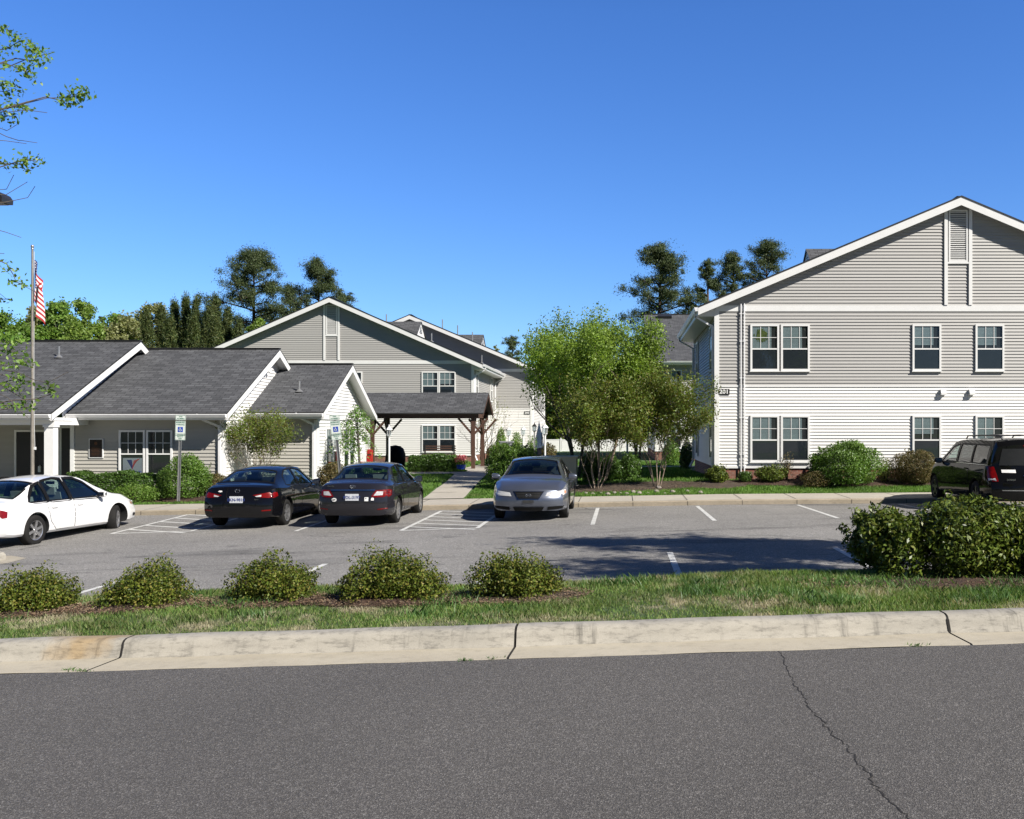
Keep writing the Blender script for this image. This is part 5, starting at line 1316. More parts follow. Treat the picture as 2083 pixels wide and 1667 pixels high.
text('badge', 'Sport', .045, M['chrome'], maz, c2.ep(-1, .46, .70, .014))
# --- charcoal sedan ---
P3 = [(-1.0, 1.02), (-.85, 1.055), (-.55, 1.07), (-.22, 1.19), (.30, 1.40), (.75, 1.455), (1.15, 1.465), (1.55, 1.44), (1.95, 1.31), (2.38, 1.10), (2.65, 1.0), (3.0, .94), (3.35, .86), (3.52, .74)]
c3 = Car(1.76, 1.0, .94, 2.60, 1.465, P3, [(-1, .94), (.3, .95), (2.3, .90), (3.5, .72)], .318, .575, rear_sh=.10)
ws3 = [(-.63, 2.32), (.63, 2.32), (.50, 1.66), (-.50, 1.66)]; rw3 = {'y0': -.45, 0: 0, 'poly': [(-.52, .30), (.52, .30), (.68, -.38), (-.68, -.38)]}
wins3 = [([(.0, 1.0), (.86, .975), (.86, 1.385), (.45, 1.35), (.18, 1.20)], 'car_glass'), ([(.94, .97), (2.05, .945), (1.85, 1.12), (1.5, 1.33), (.94, 1.39)], 'car_glass')]
doors3 = [([(.34, .84), (.44, .50), (.60, .30), (.93, .30), (.94, .93), (.34, .94)], .48, .84), ([(.955, .30), (2.03, .30), (2.08, .55), (2.02, .88), (.955, .93)], 1.14, .84)]
cor = make_car('charcoal_sedan', 'charcoal sedan with bumper stickers and pale headrests, beside the path end', 'car', c3, 'paint_charcoal', lotpos(-6.26, 23.35), 0, 0, wins3, doors3, 'rim', 7, False, ws=ws3, rwn=rw3, mirror_y=1.95, tread=.20)
for s in (-1, 1):
    epatch(cor, 'tail_light', c3, -1, [(s * .44, .72), (s * .54, .86), (s * .88, .875), (s * 1.02, .85), (s * .98, .74), (s * .80, .70), (s * .5, .695)], 'lamp_red')
    epatch(cor, 'reversing_light', c3, -1, [(s * .49, .735), (s * .565, .835), (s * .70, .83), (s * .69, .745)], 'lamp_clear', .012)
    epatch(cor, 'reflector', c3, -1, [(s * .58, .40), (s * .78, .42), (s * .78, .445), (s * .58, .425)], 'lamp_red')
    epatch(cor, 'headlight', c3, 1, [(s * .42, .64), (s * .8, .62), (s * 1.1, .68), (s * 1.1, .76), (s * .8, .74), (s * .48, .70)], 'lamp_clear')
    pt = c3.ep(-1, s * .78, .80, .022); o = ellipse_ring(.048, .045, .006).build('lamp_ring', M['chrome'], cor, True, pt)
plate_on(cor, c3, 'PDL-3197', .70)
k = MB(); grid(k, lambda u, v: c3.ep(-1, lerp(-.52, .52, u), lerp(.852, .878, v), .016), 12, 1); k.build('chrome_strip', M['chrome'], cor)
pt = c3.ep(-1, 0, .945, .022); e = ellipse_ring(.062, .040, .006).build('emblem', M['chrome'], cor, True, pt)
ellipse_ring(.022, .038, .005).build('emblem_inner', M['chrome'], e, True); ellipse_ring(.042, .015, .005).build('emblem_inner', M['chrome'], e, True, (0, 0, .018))
text('badge', 'Corolla', .05, M['chrome'], cor, c3.ep(-1, -.52, .955, .014))
st_ = [[.055 * math.cos(q) * 1.15 - .42, .64 + .045 * math.sin(q)] for q in [i * .6283 for i in range(10)]]
o = epatch(cor, 'oval_sticker', c3, -1, [tuple(p) for p in st_], 'white_cloth', .012); p = c3.ep(-1, -.42, .64, .016); text('sticker_text', 'NRJ', .05, M['car_black'], cor, p)
o = epatch(cor, 'square_sticker', c3, -1, [(.29, .61), (.38, .61), (.38, .70), (.29, .70)], 'white_cloth', .012); k = MB(); k.lathe([(.001, 0), (.014, .001)], (0, 0, 0), 8); kk = k.build('sticker_dot', M['car_black'], cor, loc=c3.ep(-1, .325, .672, .016)); kk.rotation_euler = (math.pi / 2, 0, 0)
epatch(cor, 'small_sticker', c3, -1, [(.44, .625), (.505, .625), (.505, .665), (.49, .69), (.455, .69), (.44, .665)], 'white_cloth', .012)
# --- blue-grey sedan facing the camera ---
P4 = [(-1.05, .98), (-.9, 1.03), (-.6, 1.06), (-.25, 1.19), (.30, 1.40), (.8, 1.465), (1.2, 1.475), (1.6, 1.45), (2.0, 1.33), (2.45, 1.12), (2.75, 1.0), (3.15, .95), (3.5, .87), (3.70, .76)]
c4 = Car(1.83, 1.05, .97, 2.73, 1.475, P4, [(-1, .92), (.3, .94), (2.4, .92), (3.7, .72)], .330, .595, front_in=.12)
ws4 = [(-.69, 2.52), (.69, 2.52), (.54, 1.74), (-.54, 1.74)]; rw4 = {'y0': -.5, 0: 0, 'poly': [(-.54, .30), (.54, .30), (.70, -.42), (-.70, -.42)]}
wins4 = [([(.0, .99), (.95, .97), (.95, 1.39), (.5, 1.36), (.2, 1.2)], 'car_glass'), ([(1.03, .965), (2.15, .955), (1.95, 1.13), (1.6, 1.34), (1.03, 1.40)], 'car_glass')]
doors4 = [([(.34, .84), (.44, .50), (.62, .30), (1.02, .30), (1.03, .93), (.34, .93)], .48, .83), ([(1.045, .30), (2.15, .30), (2.20, .55), (2.14, .90), (1.045, .93)], 1.25, .83)]
son = make_car('blue_grey_sedan', 'blue-grey sedan reversed into its stall, its grille facing the camera', 'car', c4, 'paint_bluegrey', lotpos(-2.17, 26.25), math.pi, 0, wins4, doors4, 'rim', 6, False, ws=ws4, rwn=rw4, mirror_y=2.12, tread=.21, seat='seat_dark')
for s in (-1, 1):
    epatch(son, 'headlight', c4, 1, [(s * .40, .60), (s * .84, .615), (s * 1.10, .66), (s * 1.12, .74), (s * .86, .735), (s * .44, .685)], 'lamp_clear')
    epatch(son, 'turn_signal', c4, 1, [(s * .90, .64), (s * 1.06, .665), (s * 1.08, .72), (s * .94, .715)], 'lamp_amber', .013)
    epatch(son, 'lower_intake', c4, 1, [(s * .44, .27), (s * .80, .30), (s * .84, .37), (s * .46, .35)], 'car_black', .009)
    epatch(son, 'tail_light', c4, -1, [(s * .45, .85), (s * .82, .85), (s * 1.0, .80), (s * .95, .70), (s * .5, .70)], 'lamp_red')
epatch(son, 'grille_surround', c4, 1, [(-.25, .53), (.25, .53), (.37, .715), (-.37, .715)], 'chrome', .010)
gr = epatch(son, 'grille', c4, 1, [(-.235, .545), (.235, .545), (.335, .70), (-.335, .70)], 'car_black', .016)
k = MB()
for z in (.585, .62, .655): grid(k, lambda u, v: c4.ep(1, lerp(-.28, .28, u), lerp(z, z + .008, v), .021), 8, 1)
k.build('grille_bars', M['rim_dark'], gr)
epatch(son, 'lower_intake', c4, 1, [(-.32, .255), (.32, .255), (.37, .345), (-.37, .345)], 'car_black', .010)
epatch(son, 'plate_recess', c4, 1, [(-.13, .44), (.13, .44), (.13, .51), (-.13, .51)], 'rim_dark', .012)
pt = c4.ep(1, 0, .625, .03); e = ellipse_ring(.062, .034, .006).build('emblem', M['chrome'], son, True, pt)
k = MB(); k.tube([(.03, 0, .022), (.018, 0, -.022)], .006, 5); k.tube([(-.018, 0, .022), (-.03, 0, -.022)], .006, 5); k.tube([(.024, 0, 0), (-.024, 0, .002)], .006, 5); k.build('emblem_letter', M['chrome'], e, True)
k = MB(); grid(k, lambda u, v: c4.tp(lerp(-.45, .5, u), 2.50 - .05 * abs(2 * u - 1), .02 + .012 * v), 10, 1); k.build('wiper', M['car_black'], son)
# --- black minivan ---
P5 = [(-1.12, 1.60), (-.95, 1.72), (-.5, 1.745), (.5, 1.755), (1.4, 1.745), (1.9, 1.70), (2.4, 1.52), (2.9, 1.25), (3.2, 1.10), (3.55, 1.03), (3.85, .93), (4.03, .80)]
c5 = Car(2.0, 1.12, .96, 3.08, 1.755, P5, [(-1.2, 1.08), (1, 1.08), (2.8, 1.04), (4, .78)], .345, .74, van=True, rear_in=.06, rear_sh=.22)
ws5 = [(-.74, 3.05), (.74, 3.05), (.62, 2.10), (-.62, 2.10)]; rw5 = {'y0': -.85, 0: 0, 'poly': None}
wins5 = [([(-.55, 1.14), (.42, 1.13), (.42, 1.58), (-.50, 1.57)], 'tinted_glass'), ([(.50, 1.13), (1.45, 1.12), (1.42, 1.58), (.50, 1.58)], 'tinted_glass'), ([(1.55, 1.12), (2.68, 1.10), (2.45, 1.28), (2.05, 1.50), (1.55, 1.57)], 'car_glass')]
doors5 = [([(.46, .95), (.50, .34), (1.48, .34), (1.48, 1.08), (.46, 1.08)], .62, .98), ([(1.495, .34), (2.60, .34), (2.66, .60), (2.64, 1.05), (1.495, 1.08)], 1.70, .98)]
van = make_car('black_minivan', 'glossy black minivan with a roof rack parked by the building numbered 201', 'minivan', c5, 'paint_van', lotpos(9.78, 23.8), 0, 0, wins5, doors5, 'rim_dark', 5, False, 'car_glass', ws=ws5, rwn=rw5, seat='seat_dark', mirror_y=2.55, tread=.22, rear_cab=-.90)
epatch(van, 'rear_window', c5, -1, [(-.72, 1.10), (.72, 1.10), (.64, 1.50), (-.64, 1.50)], 'tinted_glass' if 0 else 'black_plate', .010)
for s in (-1, 1):
    epatch(van, 'tail_light', c5, -1, [(s * .78, .72), (s * 1.0, .72), (s * 1.05, .86), (s * 1.05, 1.07), (s * .82, 1.07), (s * .79, .88)], 'lamp_red', .012)
    epatch(van, 'reversing_light', c5, -1, [(s * .82, .735), (s * .96, .74), (s * .98, .80), (s * .84, .80)], 'lamp_clear', .018)
    r_ = MB(); pts = [(s * .60, -.75, 1.72), (s * .60, -.65, 1.80), (s * .60, .5, 1.815), (s * .60, 1.5, 1.80), (s * .60, 1.62, 1.72)]; r_.tube(pts, .018, 6); r_.build('roof_rail', M['dark_metal'], van, True)
    k = MB(); grid(k, lambda u, v: c5.sp(s, lerp(-.85, 1.5, u), lerp(1.095, 1.108, v), .012), 14, 1); k.build('window_trim', M['chrome'], van)
    epatch(van, 'headlight', c5, 1, [(s * .5, .72), (s * .95, .70), (s * 1.2, .78), (s * 1.15, .88), (s * .6, .84)], 'lamp_clear')
for y in (-.3, 1.1): k = MB(); k.tube([(-.60, y, 1.80), (0, y, 1.825), (.60, y, 1.80)], .016, 6); k.build('roof_bar', M['rim_dark'], van, True)
plate_on(van, c5, 'TKH-4402', .84, x=0)
k = MB(); grid(k, lambda u, v: c5.ep(-1, lerp(-.72, .72, u), lerp(.50, .525, v), .012), 12, 1); k.build('bumper_strip', M['chrome'], van)
epatch(van, 'bumper_sticker', c5, -1, [(-.68, .93), (-.36, .925), (-.36, 1.0), (-.68, 1.0)], 'white_cloth', .014)
text('badge', 'DODGE', .06, M['chrome'], van, c5.ep(-1, -.5, .76, .014))
epatch(van, 'brake_light', c5, -1, [(-.16, 1.56), (.16, 1.56), (.16, 1.585), (-.16, 1.585)], 'lamp_red', .014)
# ---------------- signs, flag, lamps, boxes ----------------
def wheelchair(parent, x, y, z, s, mat):
    mb = MB(); t = s * .05
    mb.lathe([(.001, -.002), (s * .07, -.002), (s * .07, .0), (.001, .0)], (0, 0, 0), 10)
    mb.v = [(a - s * .05, c_, b + s * .32) for a, b, c_ in mb.v]
    mb.tube([(-s * .05, 0, s * .22), (-s * .04, 0, -s * .02), (s * .14, 0, -s * .02), (s * .22, 0, -s * .26), (s * .30, 0, -s * .23)], t, 4)
    mb.tube([(-s * .045, 0, s * .10), (s * .12, 0, s * .10)], t * .8, 4)
    pts = [(-s * .04 + s * .22 * math.cos(a), 0, -s * .14 + s * .22 * math.sin(a)) for a in [math.radians(q) for q in range(115, 390, 22)]]
    mb.tube(pts, t * .9, 4, 0, False); return mb.build('wheelchair_symbol', mat, parent, loc=(x, y, z))
def rrect(w_, h, r=.02, n=4):
    out = []
    for cx, cz, a0 in ((w_ / 2 - r, h / 2 - r, 0), (-w_ / 2 + r, h / 2 - r, 90), (-w_ / 2 + r, -h / 2 + r, 180), (w_ / 2 - r, -h / 2 + r, 270)):
        for i in range(n + 1): a = math.radians(a0 + 90 * i / n); out.append((cx + r * math.cos(a), cz + r * math.sin(a)))
    return out
def sign_plate(root, z, w_, h, lines, band=None):
    mb = MB(); mb.prism(rrect(w_, h)[::-1], -.034, -.030); p = mb.build('sign_plate', M['sign_white'], root, loc=(0, 0, z))
    fr_ = MB(); o_, i_ = rrect(w_ - .012, h - .012), rrect(w_ - .026, h - .026); n = len(o_)
    for i in range(n): j = (i + 1) % n; fr_.face([(o_[i][0], -.0355, o_[i][1]), (o_[j][0], -.0355, o_[j][1]), (i_[j][0], -.0355, i_[j][1]), (i_[i][0], -.0355, i_[i][1])])
    fr_.build('border', M['sign_green'], p)
    for s, sz, dz in lines: text('lettering', s, sz, M['sign_green'], p, (0, -.0355, dz), bold=.0015, ext=.0008)
    return p
def parking_sign(label, px, D, ytop, ybot, lean):
    x = XX(px, D); z0 = ZZ(ybot, D) - .1; H = ZZ(ytop, D) - z0
    root = thing('parking_sign', label, 'sign', (x, D, z0), group='signs for the reserved stalls'); root.rotation_euler = (lean[0], lean[1], lean[2])
    mb = MB(); mb.prism([(-.03, 0), (.03, 0), (.03, H * .0 + .0)], 0, 0) if 0 else None
    mb.box(-.030, -.024, -.028, .012, 0, H - .02); mb.box(.024, .030, -.028, .012, 0, H - .02); mb.box(-.024, .024, .006, .012, 0, H - .02); mb.box(-.045, -.0305, -.0285, -.0255, 0, H - .02); mb.box(.0305, .045, -.0285, -.0255, 0, H - .02)
    mb.build('post', M['galv_steel'], root)
    sign_plate(root, H - .075, .30, .15, [('VAN', .05, .03), ('ACCESSIBLE', .042, -.03)])
    p = sign_plate(root, H - .175 - .225, .30, .45, [('RESERVED', .056, .175), ('PARKING', .056, .112)])
    k = MB(); k.box(-.075, .075, -.0365, -.0345, -.11, .045); q = k.build('blue_square', M['sign_blue'], p, loc=(0, 0, 0)); wheelchair(q, 0, -.040, -.025, .15, M['sign_white'])
    sign_plate(root, H - .655 , .30, .20, [('MAXIMUM', .042, .055), ('PENALTY', .042, .0), ('$250', .046, -.055)])
    return root
parking_sign('upright reserved-parking sign post in front of the round green bush', 363.5, 28.95, 845, 1013, (0, math.radians(1.6), math.radians(5)))
parking_sign('leaning reserved-parking sign post behind the charcoal sedan', 697, 28.95, 844, 1005, (0, math.radians(-5.5), math.radians(6)))
# flagpole, flag hanging limp
Df = 27.9; fx = XX(66, Df)
fp = thing('flagpole', 'slim metal flagpole with a ball on top behind the white sedan', 'flagpole', (fx, Df, gz(fx, Df) - .05)); zt = ZZ(505, Df) - gz(fx, Df) + .05
mb = MB(); mb.tube([(0, 0, 0), (0, 0, 2.5), (0, 0, zt)], [.052, .050, .030], 14); mb.build('pole', M['alu_pole'], fp, True, angle=40)
mb = MB(); mb.lathe([(.001, -.05), (.035, -.037), (.05, 0), (.035, .037), (.001, .05)], (0, 0, zt + .05), 14); mb.lathe([(.04, 0), (.04, .03), (.02, .04)], (0, 0, zt - .03), 12); mb.build('finial', M['galv_steel'], fp, True)
mb = MB(); mb.box(.045, .10, -.02, .02, 1.78, 1.86); mb.tube([(.07, 0, 1.85), (.055, -.02, 3), (.05, 0, zt - .1)], .006, 4); mb.box(.05, .12, -.015, .015, zt - 1.98, zt - 1.95); mb.build('halyard', M['white_trim'], fp)
# the flag: folds gathered by its own weight; stars and stripes follow the cloth
def flagpt(u, v):
    """u along the fly, v down the hoist (0..1); hangs from the upper corner"""
    L_, Hh = 1.55, 1.0
    x = .045 + .26 * u ** .8 * (1 - .25 * v) + .055 * math.sin(u * 13 + v * 1.5) * (.3 + u * .7)
    z = -v * Hh - u * .92 + .05 * math.sin(u * 9)
    y = .10 * math.sin(u * 12 + v * 2.0) * (.25 + u)
    return (x, y - .0, z)
fl = MB(); nu, nv = 44, 26
for j in range(nv):
    for i in range(nu):
        u0, u1, v0, v1 = i / nu, (i + 1) / nu, j / nv, (j + 1) / nv; row = int(j / 2); canton = (i < nu * .4) and row < 7
        m_ = 2 if canton else (0 if row % 2 == 0 else 1)
        if canton and (i % 3 == 1) and (j % 2 == 1) : m_ = 1
        fl.face([flagpt(u0, v0), flagpt(u1, v0), flagpt(u1, v1), flagpt(u0, v1)], m_)
fo = fl.build('flag', [M['red_cloth'], M['white_cloth'], M['blue_cloth']], None, False, (fx, Df, ZZ(528, Df)))
fixn(fo); fo.data.polygons.foreach_set('use_smooth', [True] * len(fo.data.polygons)); tag(fo, 'stars and stripes flag hanging limp from the flagpole', 'flag')
# garden post lamps
def post_lamp(label, px, D, ytop, mat='white_trim', lmat=None, ybot=None):
    x = XX(px, D); z0 = gz(x, D) - .05 if ybot is None else ZZ(ybot, D) - .02; H = ZZ(ytop, D) - z0; t = thing('post_lamp', label, 'lamp', (x, D, z0), group='white garden post lamps')
    mb = MB(); mb.tube([(0, 0, 0), (0, 0, H - .55)], .045, 12); mb.lathe([(.075, 0), (.075, .05), (.05, .09)], (0, 0, 0), 12); mb.lathe([(.045, 0), (.07, .02), (.05, .05)], (0, 0, H - .58), 12); mb.build('post', M[mat], t, True, angle=40)
    lm = M[lmat or mat]; mb = MB(); z = H - .53; mb.lathe([(.04, 0), (.10, .02), (.11, .04), (.10, .045)], (0, 0, z), 6)
    for k in range(6): a = k * math.pi / 3; mb.tube([(.10 * math.cos(a), .10 * math.sin(a), z + .04), (.115 * math.cos(a), .115 * math.sin(a), z + .30)], .010, 4)
    mb.lathe([(.155, .29), (.15, .31), (.08, .40), (.03, .44), (.025, .47), (.03, .49), (.001, .55)], (0, 0, z), 6); mb.build('lantern', lm, t)
    mb = MB(); mb.lathe([(.095, .045), (.11, .29)], (0, 0, z), 6); mb.build('lantern_glass', M['window_glass'], t)
    return t
post_lamp('white post lamp under the left end of the timber shelter', 791.5, 42.2, 864)
post_lamp('white post lamp standing before the farthest apartment wall, nearest the round bush', 1035, 48, 866)
post_lamp('slim white post lamp between the two other lamps by the far wall', 1064.5, 52, 866)
post_lamp('post lamp with a dark lantern by the far building corner', 1087, 56, 860, 'galv_steel', 'dark_metal')
post_lamp('tall white post lamp against the dark trees beside the vinyl fence', 1108.5, 42, 860)
post_lamp('white post lamp half hidden behind the multi-stem tree trunks', 1276, 40, 868)
# utility boxes
def ubox(label, px0, px1, D, y0, y1, dep, mat='box_paint'):
    a, b = XX(px0, D), XX(px1, D); zt = ZZ(y0, D); zb = gz((a + b) / 2, D) - .05; t = thing('utility_box', label, 'utility box', ((a + b) / 2, D, zb)); w_ = (b - a) / 2; h = zt - zb
    mb = MB(); mb.box(-w_, w_, 0, dep, .12, h - .06); mb.build('cabinet', M[mat], t)
    mb = MB(); mb.box(-w_ - .03, w_ + .03, -.03, dep + .03, h - .06, h); mb.build('lid', M[mat], t); mb = MB(); mb.box(-w_ - .08, w_ + .08, -.1, dep + .1, 0, .118); mb.build('pad', M['sidewalk_concrete'], t)
    mb = MB(); mb.box(-.004, .004, -.004, -.0005, .14, h - .09); mb.box(.05, .11, -.02, -.001, h * .5, h * .5 + .09); mb.build('door_seam', M['dark_metal'], t); return t
ubox('large beige electrical cabinet behind the blue-grey sedan, dappled with shade', 1098, 1172, 31.0, 929, 980, 1.1)
ubox('small pale meter box behind the round bush near the far lamps', 1016, 1042, 44, 898, 930, .4, 'light_panel')
# dark boulder-like shape: outdoor cooker under cover by the shelter
t = thing('covered_grill', 'black covered grill beside the low hedge under the shelter', 'grill', (XX(804, 47), 47, gz(XX(804, 47), 47)))
mb = MB(); mb.lathe([(.62, 0), (.66, .25), (.68, .6), (.55, .85), (.38, .98), (.12, 1.04), (.001, 1.05)], (0, 0, 0), 20); mb.v = [(x * .72 * (1 + .08 * math.sin(z * 9 + y * 6)), y * .6, z) for x, y, z in mb.v]; mb.build('cover', M['black_plate'] if 0 else M['car_black'], t, True)
mb = MB(); mb.tube([(-.4, 0, 0), (-.4, 0, .1)], .05, 8); mb.build('caster', M['dark_metal'], t)
# wooden bench below the far windows
bn = thing('park_bench', 'dark slatted bench under the ground floor windows behind the shelter', 'bench', (XX(893, 52.6), 52.6, gz(XX(893, 52.6), 52.6)))
for nm, bxs in (('seat', [(-.9, .9, -.25, .2, .42, .46)]), ('backrest', [(-.9, .9, .2, .24, .62, .68), (-.9, .9, .2, .24, .74, .80), (-.9, .9, .2, .24, .86, .92)])):
    mb = MB(); [mb.box(*b) for b in bxs]; mb.build(nm, M['brown_wood'], bn)
for s in (-.8, .8): mb = MB(); mb.box(s - .04, s + .04, -.22, -.15, 0, .419); mb.box(s - .04, s + .04, .14, .1995, 0, .95); mb.box(s - .04, s + .04, -.25, .2, .60, .64); mb.build('leg', M['dark_metal'], bn)
# red newspaper-style box and white box with a red band under the small tree
t = thing('red_mailbox', 'narrow red upright box half hidden by the small leafy tree', 'mailbox', (XX(751, 38.5), 38.5, gz(XX(751, 38.5), 38.5)))
mb = MB(); mb.box(-.10, .10, 0, .2, .45, 1.0); mb.prismx([(0, 1.002), (.2, 1.002), (.2, 1.08), (.0, 1.04)], -.10, .10); mb.build('box', M['red_paint'], t); mb = MB(); mb.box(-.04, .04, .08, .16, 0, .449); mb.build('post', M['dark_metal'], t)
mb = MB(); mb.box(-.07, .07, -.01, -.001, .84, .89); mb.build('slot', M['dark_void'], t)
t = thing('banded_sign', 'small white sign with a red band beside the red box', 'sign', (XX(739, 37.6), 37.6, gz(XX(739, 37.6), 37.6)))
mb = MB(); mb.box(-.11, .11, 0, .02, .45, .98); mb.build('panel', M['white_trim'], t); mb = MB(); mb.box(-.112, .112, -.004, -.001, .55, .64); mb.build('red_band', M['red_paint'], t); mb = MB(); mb.box(-.02, .02, .02, .05, 0, .9); mb.build('stake', M['galv_steel'], t)
# white vinyl fence across the back
vf = thing('vinyl_fence', 'low white vinyl privacy fence across the courtyard end', 'fence', (XX(1200, 78), 78, -1.72))
x0, x1, Df2 = XX(1080, 78), XX(1420, 78), 78; hx = XX(1200, 78)
mb = MB(); x = x0 - hx; i = 0
while x < x1 - hx - .1:
    mb.box(x + .09, x + 2.35, -.02, .02, .08, .92); 
    for q in range(1, 15): mb.box(x + .09 + q * .15, x + .10 + q * .15, -.023, -.0205, .10, .90, 0)
    x += 2.44
mb.build('panel', M['vinyl_white'], vf)
mb = MB(); mb.box(x0 - hx, x - .1, -.03, .03, .921, .99); mb.box(x0 - hx, x - .1, -.028, .028, .02, .079); mb.build('rail', M['vinyl_white'], vf)
xx = x0 - hx
while xx <= x: p = MB(); p.box(xx - .06, xx + .06, -.06, .06, 0, 1.06); p.prism([(xx - .08, 1.061), (xx + .08, 1.061), (xx, 1.13)], -.07, .07); p.build('post', M['vinyl_white'], vf); xx += 2.44
# overhead cables beyond the fence
for py, px1, D in ((850, 1290, 92), (867, 1290, 92), (798, 1260, 96)):
    mb = MB(); a, b = at(1080, py - 1, D), at(1460, py - .5, D); mb.tube([a.lerp(b, i / 12) - Vector((0, 0, .35 * math.sin(math.pi * i / 12))) for i in range(13)], .035 if py == 867 else .02, 5)
    o = mb.build('overhead_cable', M['light_panel'], None, True); tag(o, {850: 'thin upper cable of the pair strung beyond the courtyard fence', 867: 'thickest pale cable strung beyond the courtyard fence', 798: 'topmost thin cable strung before the dark woods'}[py], 'cable')
# street lamp whose head reaches into the picture at the left
lx, ly = -12.35, 18.0; t = thing('street_lamp', 'dark street lamp head reaching in at the left edge', 'street lamp', (lx, ly, lot(lx, ly) + .14)); zh = ZZ(404, ly) - t.location.z
mb = MB(); mb.tube([(0, 0, 0), (0, 0, zh)], [.09, .06], 12); mb.build('pole', M['dark_metal'], t, True); mb = MB(); mb.tube([(0, 0, zh - .1), (.3, 0, zh), (.5, 0, zh)], .03, 8); mb.build('arm', M['dark_metal'], t, True)
mb = MB(); hx = XX(15, ly) - lx; mb.prism([(hx - .52, zh - .09), (hx, zh - .09), (hx + .005, zh - .01), (hx - .05, zh + .07), (hx - .16, zh + .125), (hx - .40, zh + .13), (hx - .52, zh + .05)][::-1], -.17, .17); mb.build('lamp_head', M['dark_metal'], t)
mb = MB(); mb.box(hx - .46, hx - .06, -.13, .13, zh - .105, zh - .0905); mb.build('lens', M['light_panel'], t)
# flower pot
t = thing('flower_pot', 'blue pot of pink flowers beside the path', 'flower pot', (XX(938, 40.9), 40.9, gz(XX(938, 40.9), 40.9)))
mb = MB(); mb.lathe([(.001, 0), (.15, 0), (.20, .25), (.22, .30), (.19, .30), (.17, .24), (.001, .24)], (0, 0, 0), 16); mb.build('pot', M['sign_blue'], t, True, angle=40)
P, d = blob(500, (0, 0, .55), (.24, .24, .20), .8, .2, 4); leaf_mesh('blossoms', P, .06, M['petal_pink'], t, .8)
P, d = blob(500, (0, 0, .40), (.26, .26, .15), .8, .2, 5); leaf_mesh('leaves', P, .07, M['leaf_green_bush'], t, .5)
# flag flowers / small pots along the bed edge are ground cover
# ---------------- foreground shrubs on the verge ----------------
def vshrub(label, px0, px1, ytop, seed, D=9.15, leaves=15000, leaf=.027, ry=.38, rough=.24, dz=0):
    x = XX((px0 + px1) / 2, D); rx = (px1 - px0) / 2 / FPX * D; z = gz(x, D); h = ZZ(ytop, D) - z
    return shrub('verge_shrub', label, (x, D, z), (rx * .93, ry, h * .92), 'leaf_holly', seed, leaves, leaf, 'shrub', 'clipped shrubs along the verge', rough, .55, .5, .25, lumps=0, taper=-.12, mound=8)
vshrub('low wide shrub at the left end of the verge row', -20, 157, 1146, 1)
vshrub('rusty-tinged shrub with dead leaves at its foot, second along the verge', 198, 393, 1131, 2)
vshrub('compact shrub on the verge in front of the black sedan', 463, 650, 1119, 3)
vshrub('widest verge shrub, sprawling to the right, below the charcoal sedan', 680, 932, 1108, 4, leaves=19000)
vshrub('rounded verge shrub with one stray shoot on top', 945, 1158, 1108, 5, leaves=16000)
def bshrub(label, px0, px1, ytop, seed, D, leaves, ry=.62):
    x = XX((px0 + px1) / 2, D); rx = (px1 - px0) / 2 / FPX * D; z = gz(x, D); h = ZZ(ytop, D) - z
    return shrub('laurel_shrub', label, (x, D, z), (rx * .92, ry, h * .96), 'leaf_laurel', seed, leaves, .056, 'shrub', 'large glossy shrubs at the verge end', .24, .40, .6, .3, lumps=9, taper=-.1)
bshrub('leftmost of the large glossy shrubs, its branches reaching over the car park', 1703, 1885, 1038, 31, 9.85, 11000)
bshrub('tallest large glossy shrub, in front of the minivan', 1850, 2065, 1018, 32, 9.7, 16000)
bshrub('large glossy shrub cut off by the right picture edge', 1990, 2200, 1040, 33, 9.6, 16000)
# ---------------- shrubs, hedges and small trees by the buildings ----------------
def sh(label, px0, px1, ytop, D, mat, seed, leaves, leaf=.06, ry=None, ybot=None, name='shrub', **k):
    x = XX((px0 + px1) / 2, D); rx = (px1 - px0) / 2 / FPX * D; z = gz(x, D); h = ZZ(ytop, D) - z
    return shrub(name, label, (x, D, z), (rx * .95, ry or rx * .8, h * .95), mat, seed, leaves, leaf, **k)
hedge('hedge', 'clipped dark hedge below the plaque and windows, behind the white sedan', XX(146, 30), XX(335, 30), 29.7, 30.5, .80, 'leaf_hedge', 41, 34000, .06, zf=gz(-16, 30))
sh('bright ground-cover mound in front of the hedge', 215, 330, 983, 29.35, 'leaf_spring', 42, 3500, .05, .4)
sh('round bright green bush behind the upright parking sign', 318, 428, 930, 30.0, 'leaf_green_bush', 43, 16000, .055, .8, lumps=6)
sh('brownish shrub between the round bush and the black sedan', 405, 470, 960, 30.6, 'leaf_rust', 44, 6000, .05, .6)
sh('low hedge plant behind the black sedan', 560, 655, 972, 32.9, 'leaf_hedge', 45, 5000, .06, .5)
sh('rust-brown shrub beside the leaning sign', 648, 706, 940, 31.8, 'leaf_rust', 46, 6000, .06, .6)
sh('dark shrub under the small leafy tree', 695, 775, 945, 34, 'leaf_hedge', 47, 5000, .06, .7)
sh('yellow-green shrub right of the small leafy tree', 770, 822, 948, 38.5, 'leaf_spring', 48, 3500, .07, .6)
hedge('hedge', 'low clipped hedge in front of the shelter', XX(832, 41), XX(926, 41), 40.9, 42.0, .68, 'leaf_hedge', 49, 15000, .075)
sh('small golden plants beside the flower pot', 905, 950, 955, 40.6, 'leaf_spring', 50, 1500, .06, .3)
sh('big glossy green bush behind the blue-grey sedan', 986, 1106, 903, 31.3, 'leaf_green_bush', 51, 26000, .06, 1.0, lumps=8)
sh('rusty shrub by the far building wall', 985, 1030, 905, 47, 'leaf_rust', 52, 3000, .08, .8)
sh('tall slim evergreen by the far wall', 1008, 1030, 873, 56, 'leaf_spring', 53, 3500, .08, .5)
sh('loose green shrub between the far lamps', 1040, 1062, 880, 58, 'leaf_spring', 54, 2500, .09, .7, shell=.9)
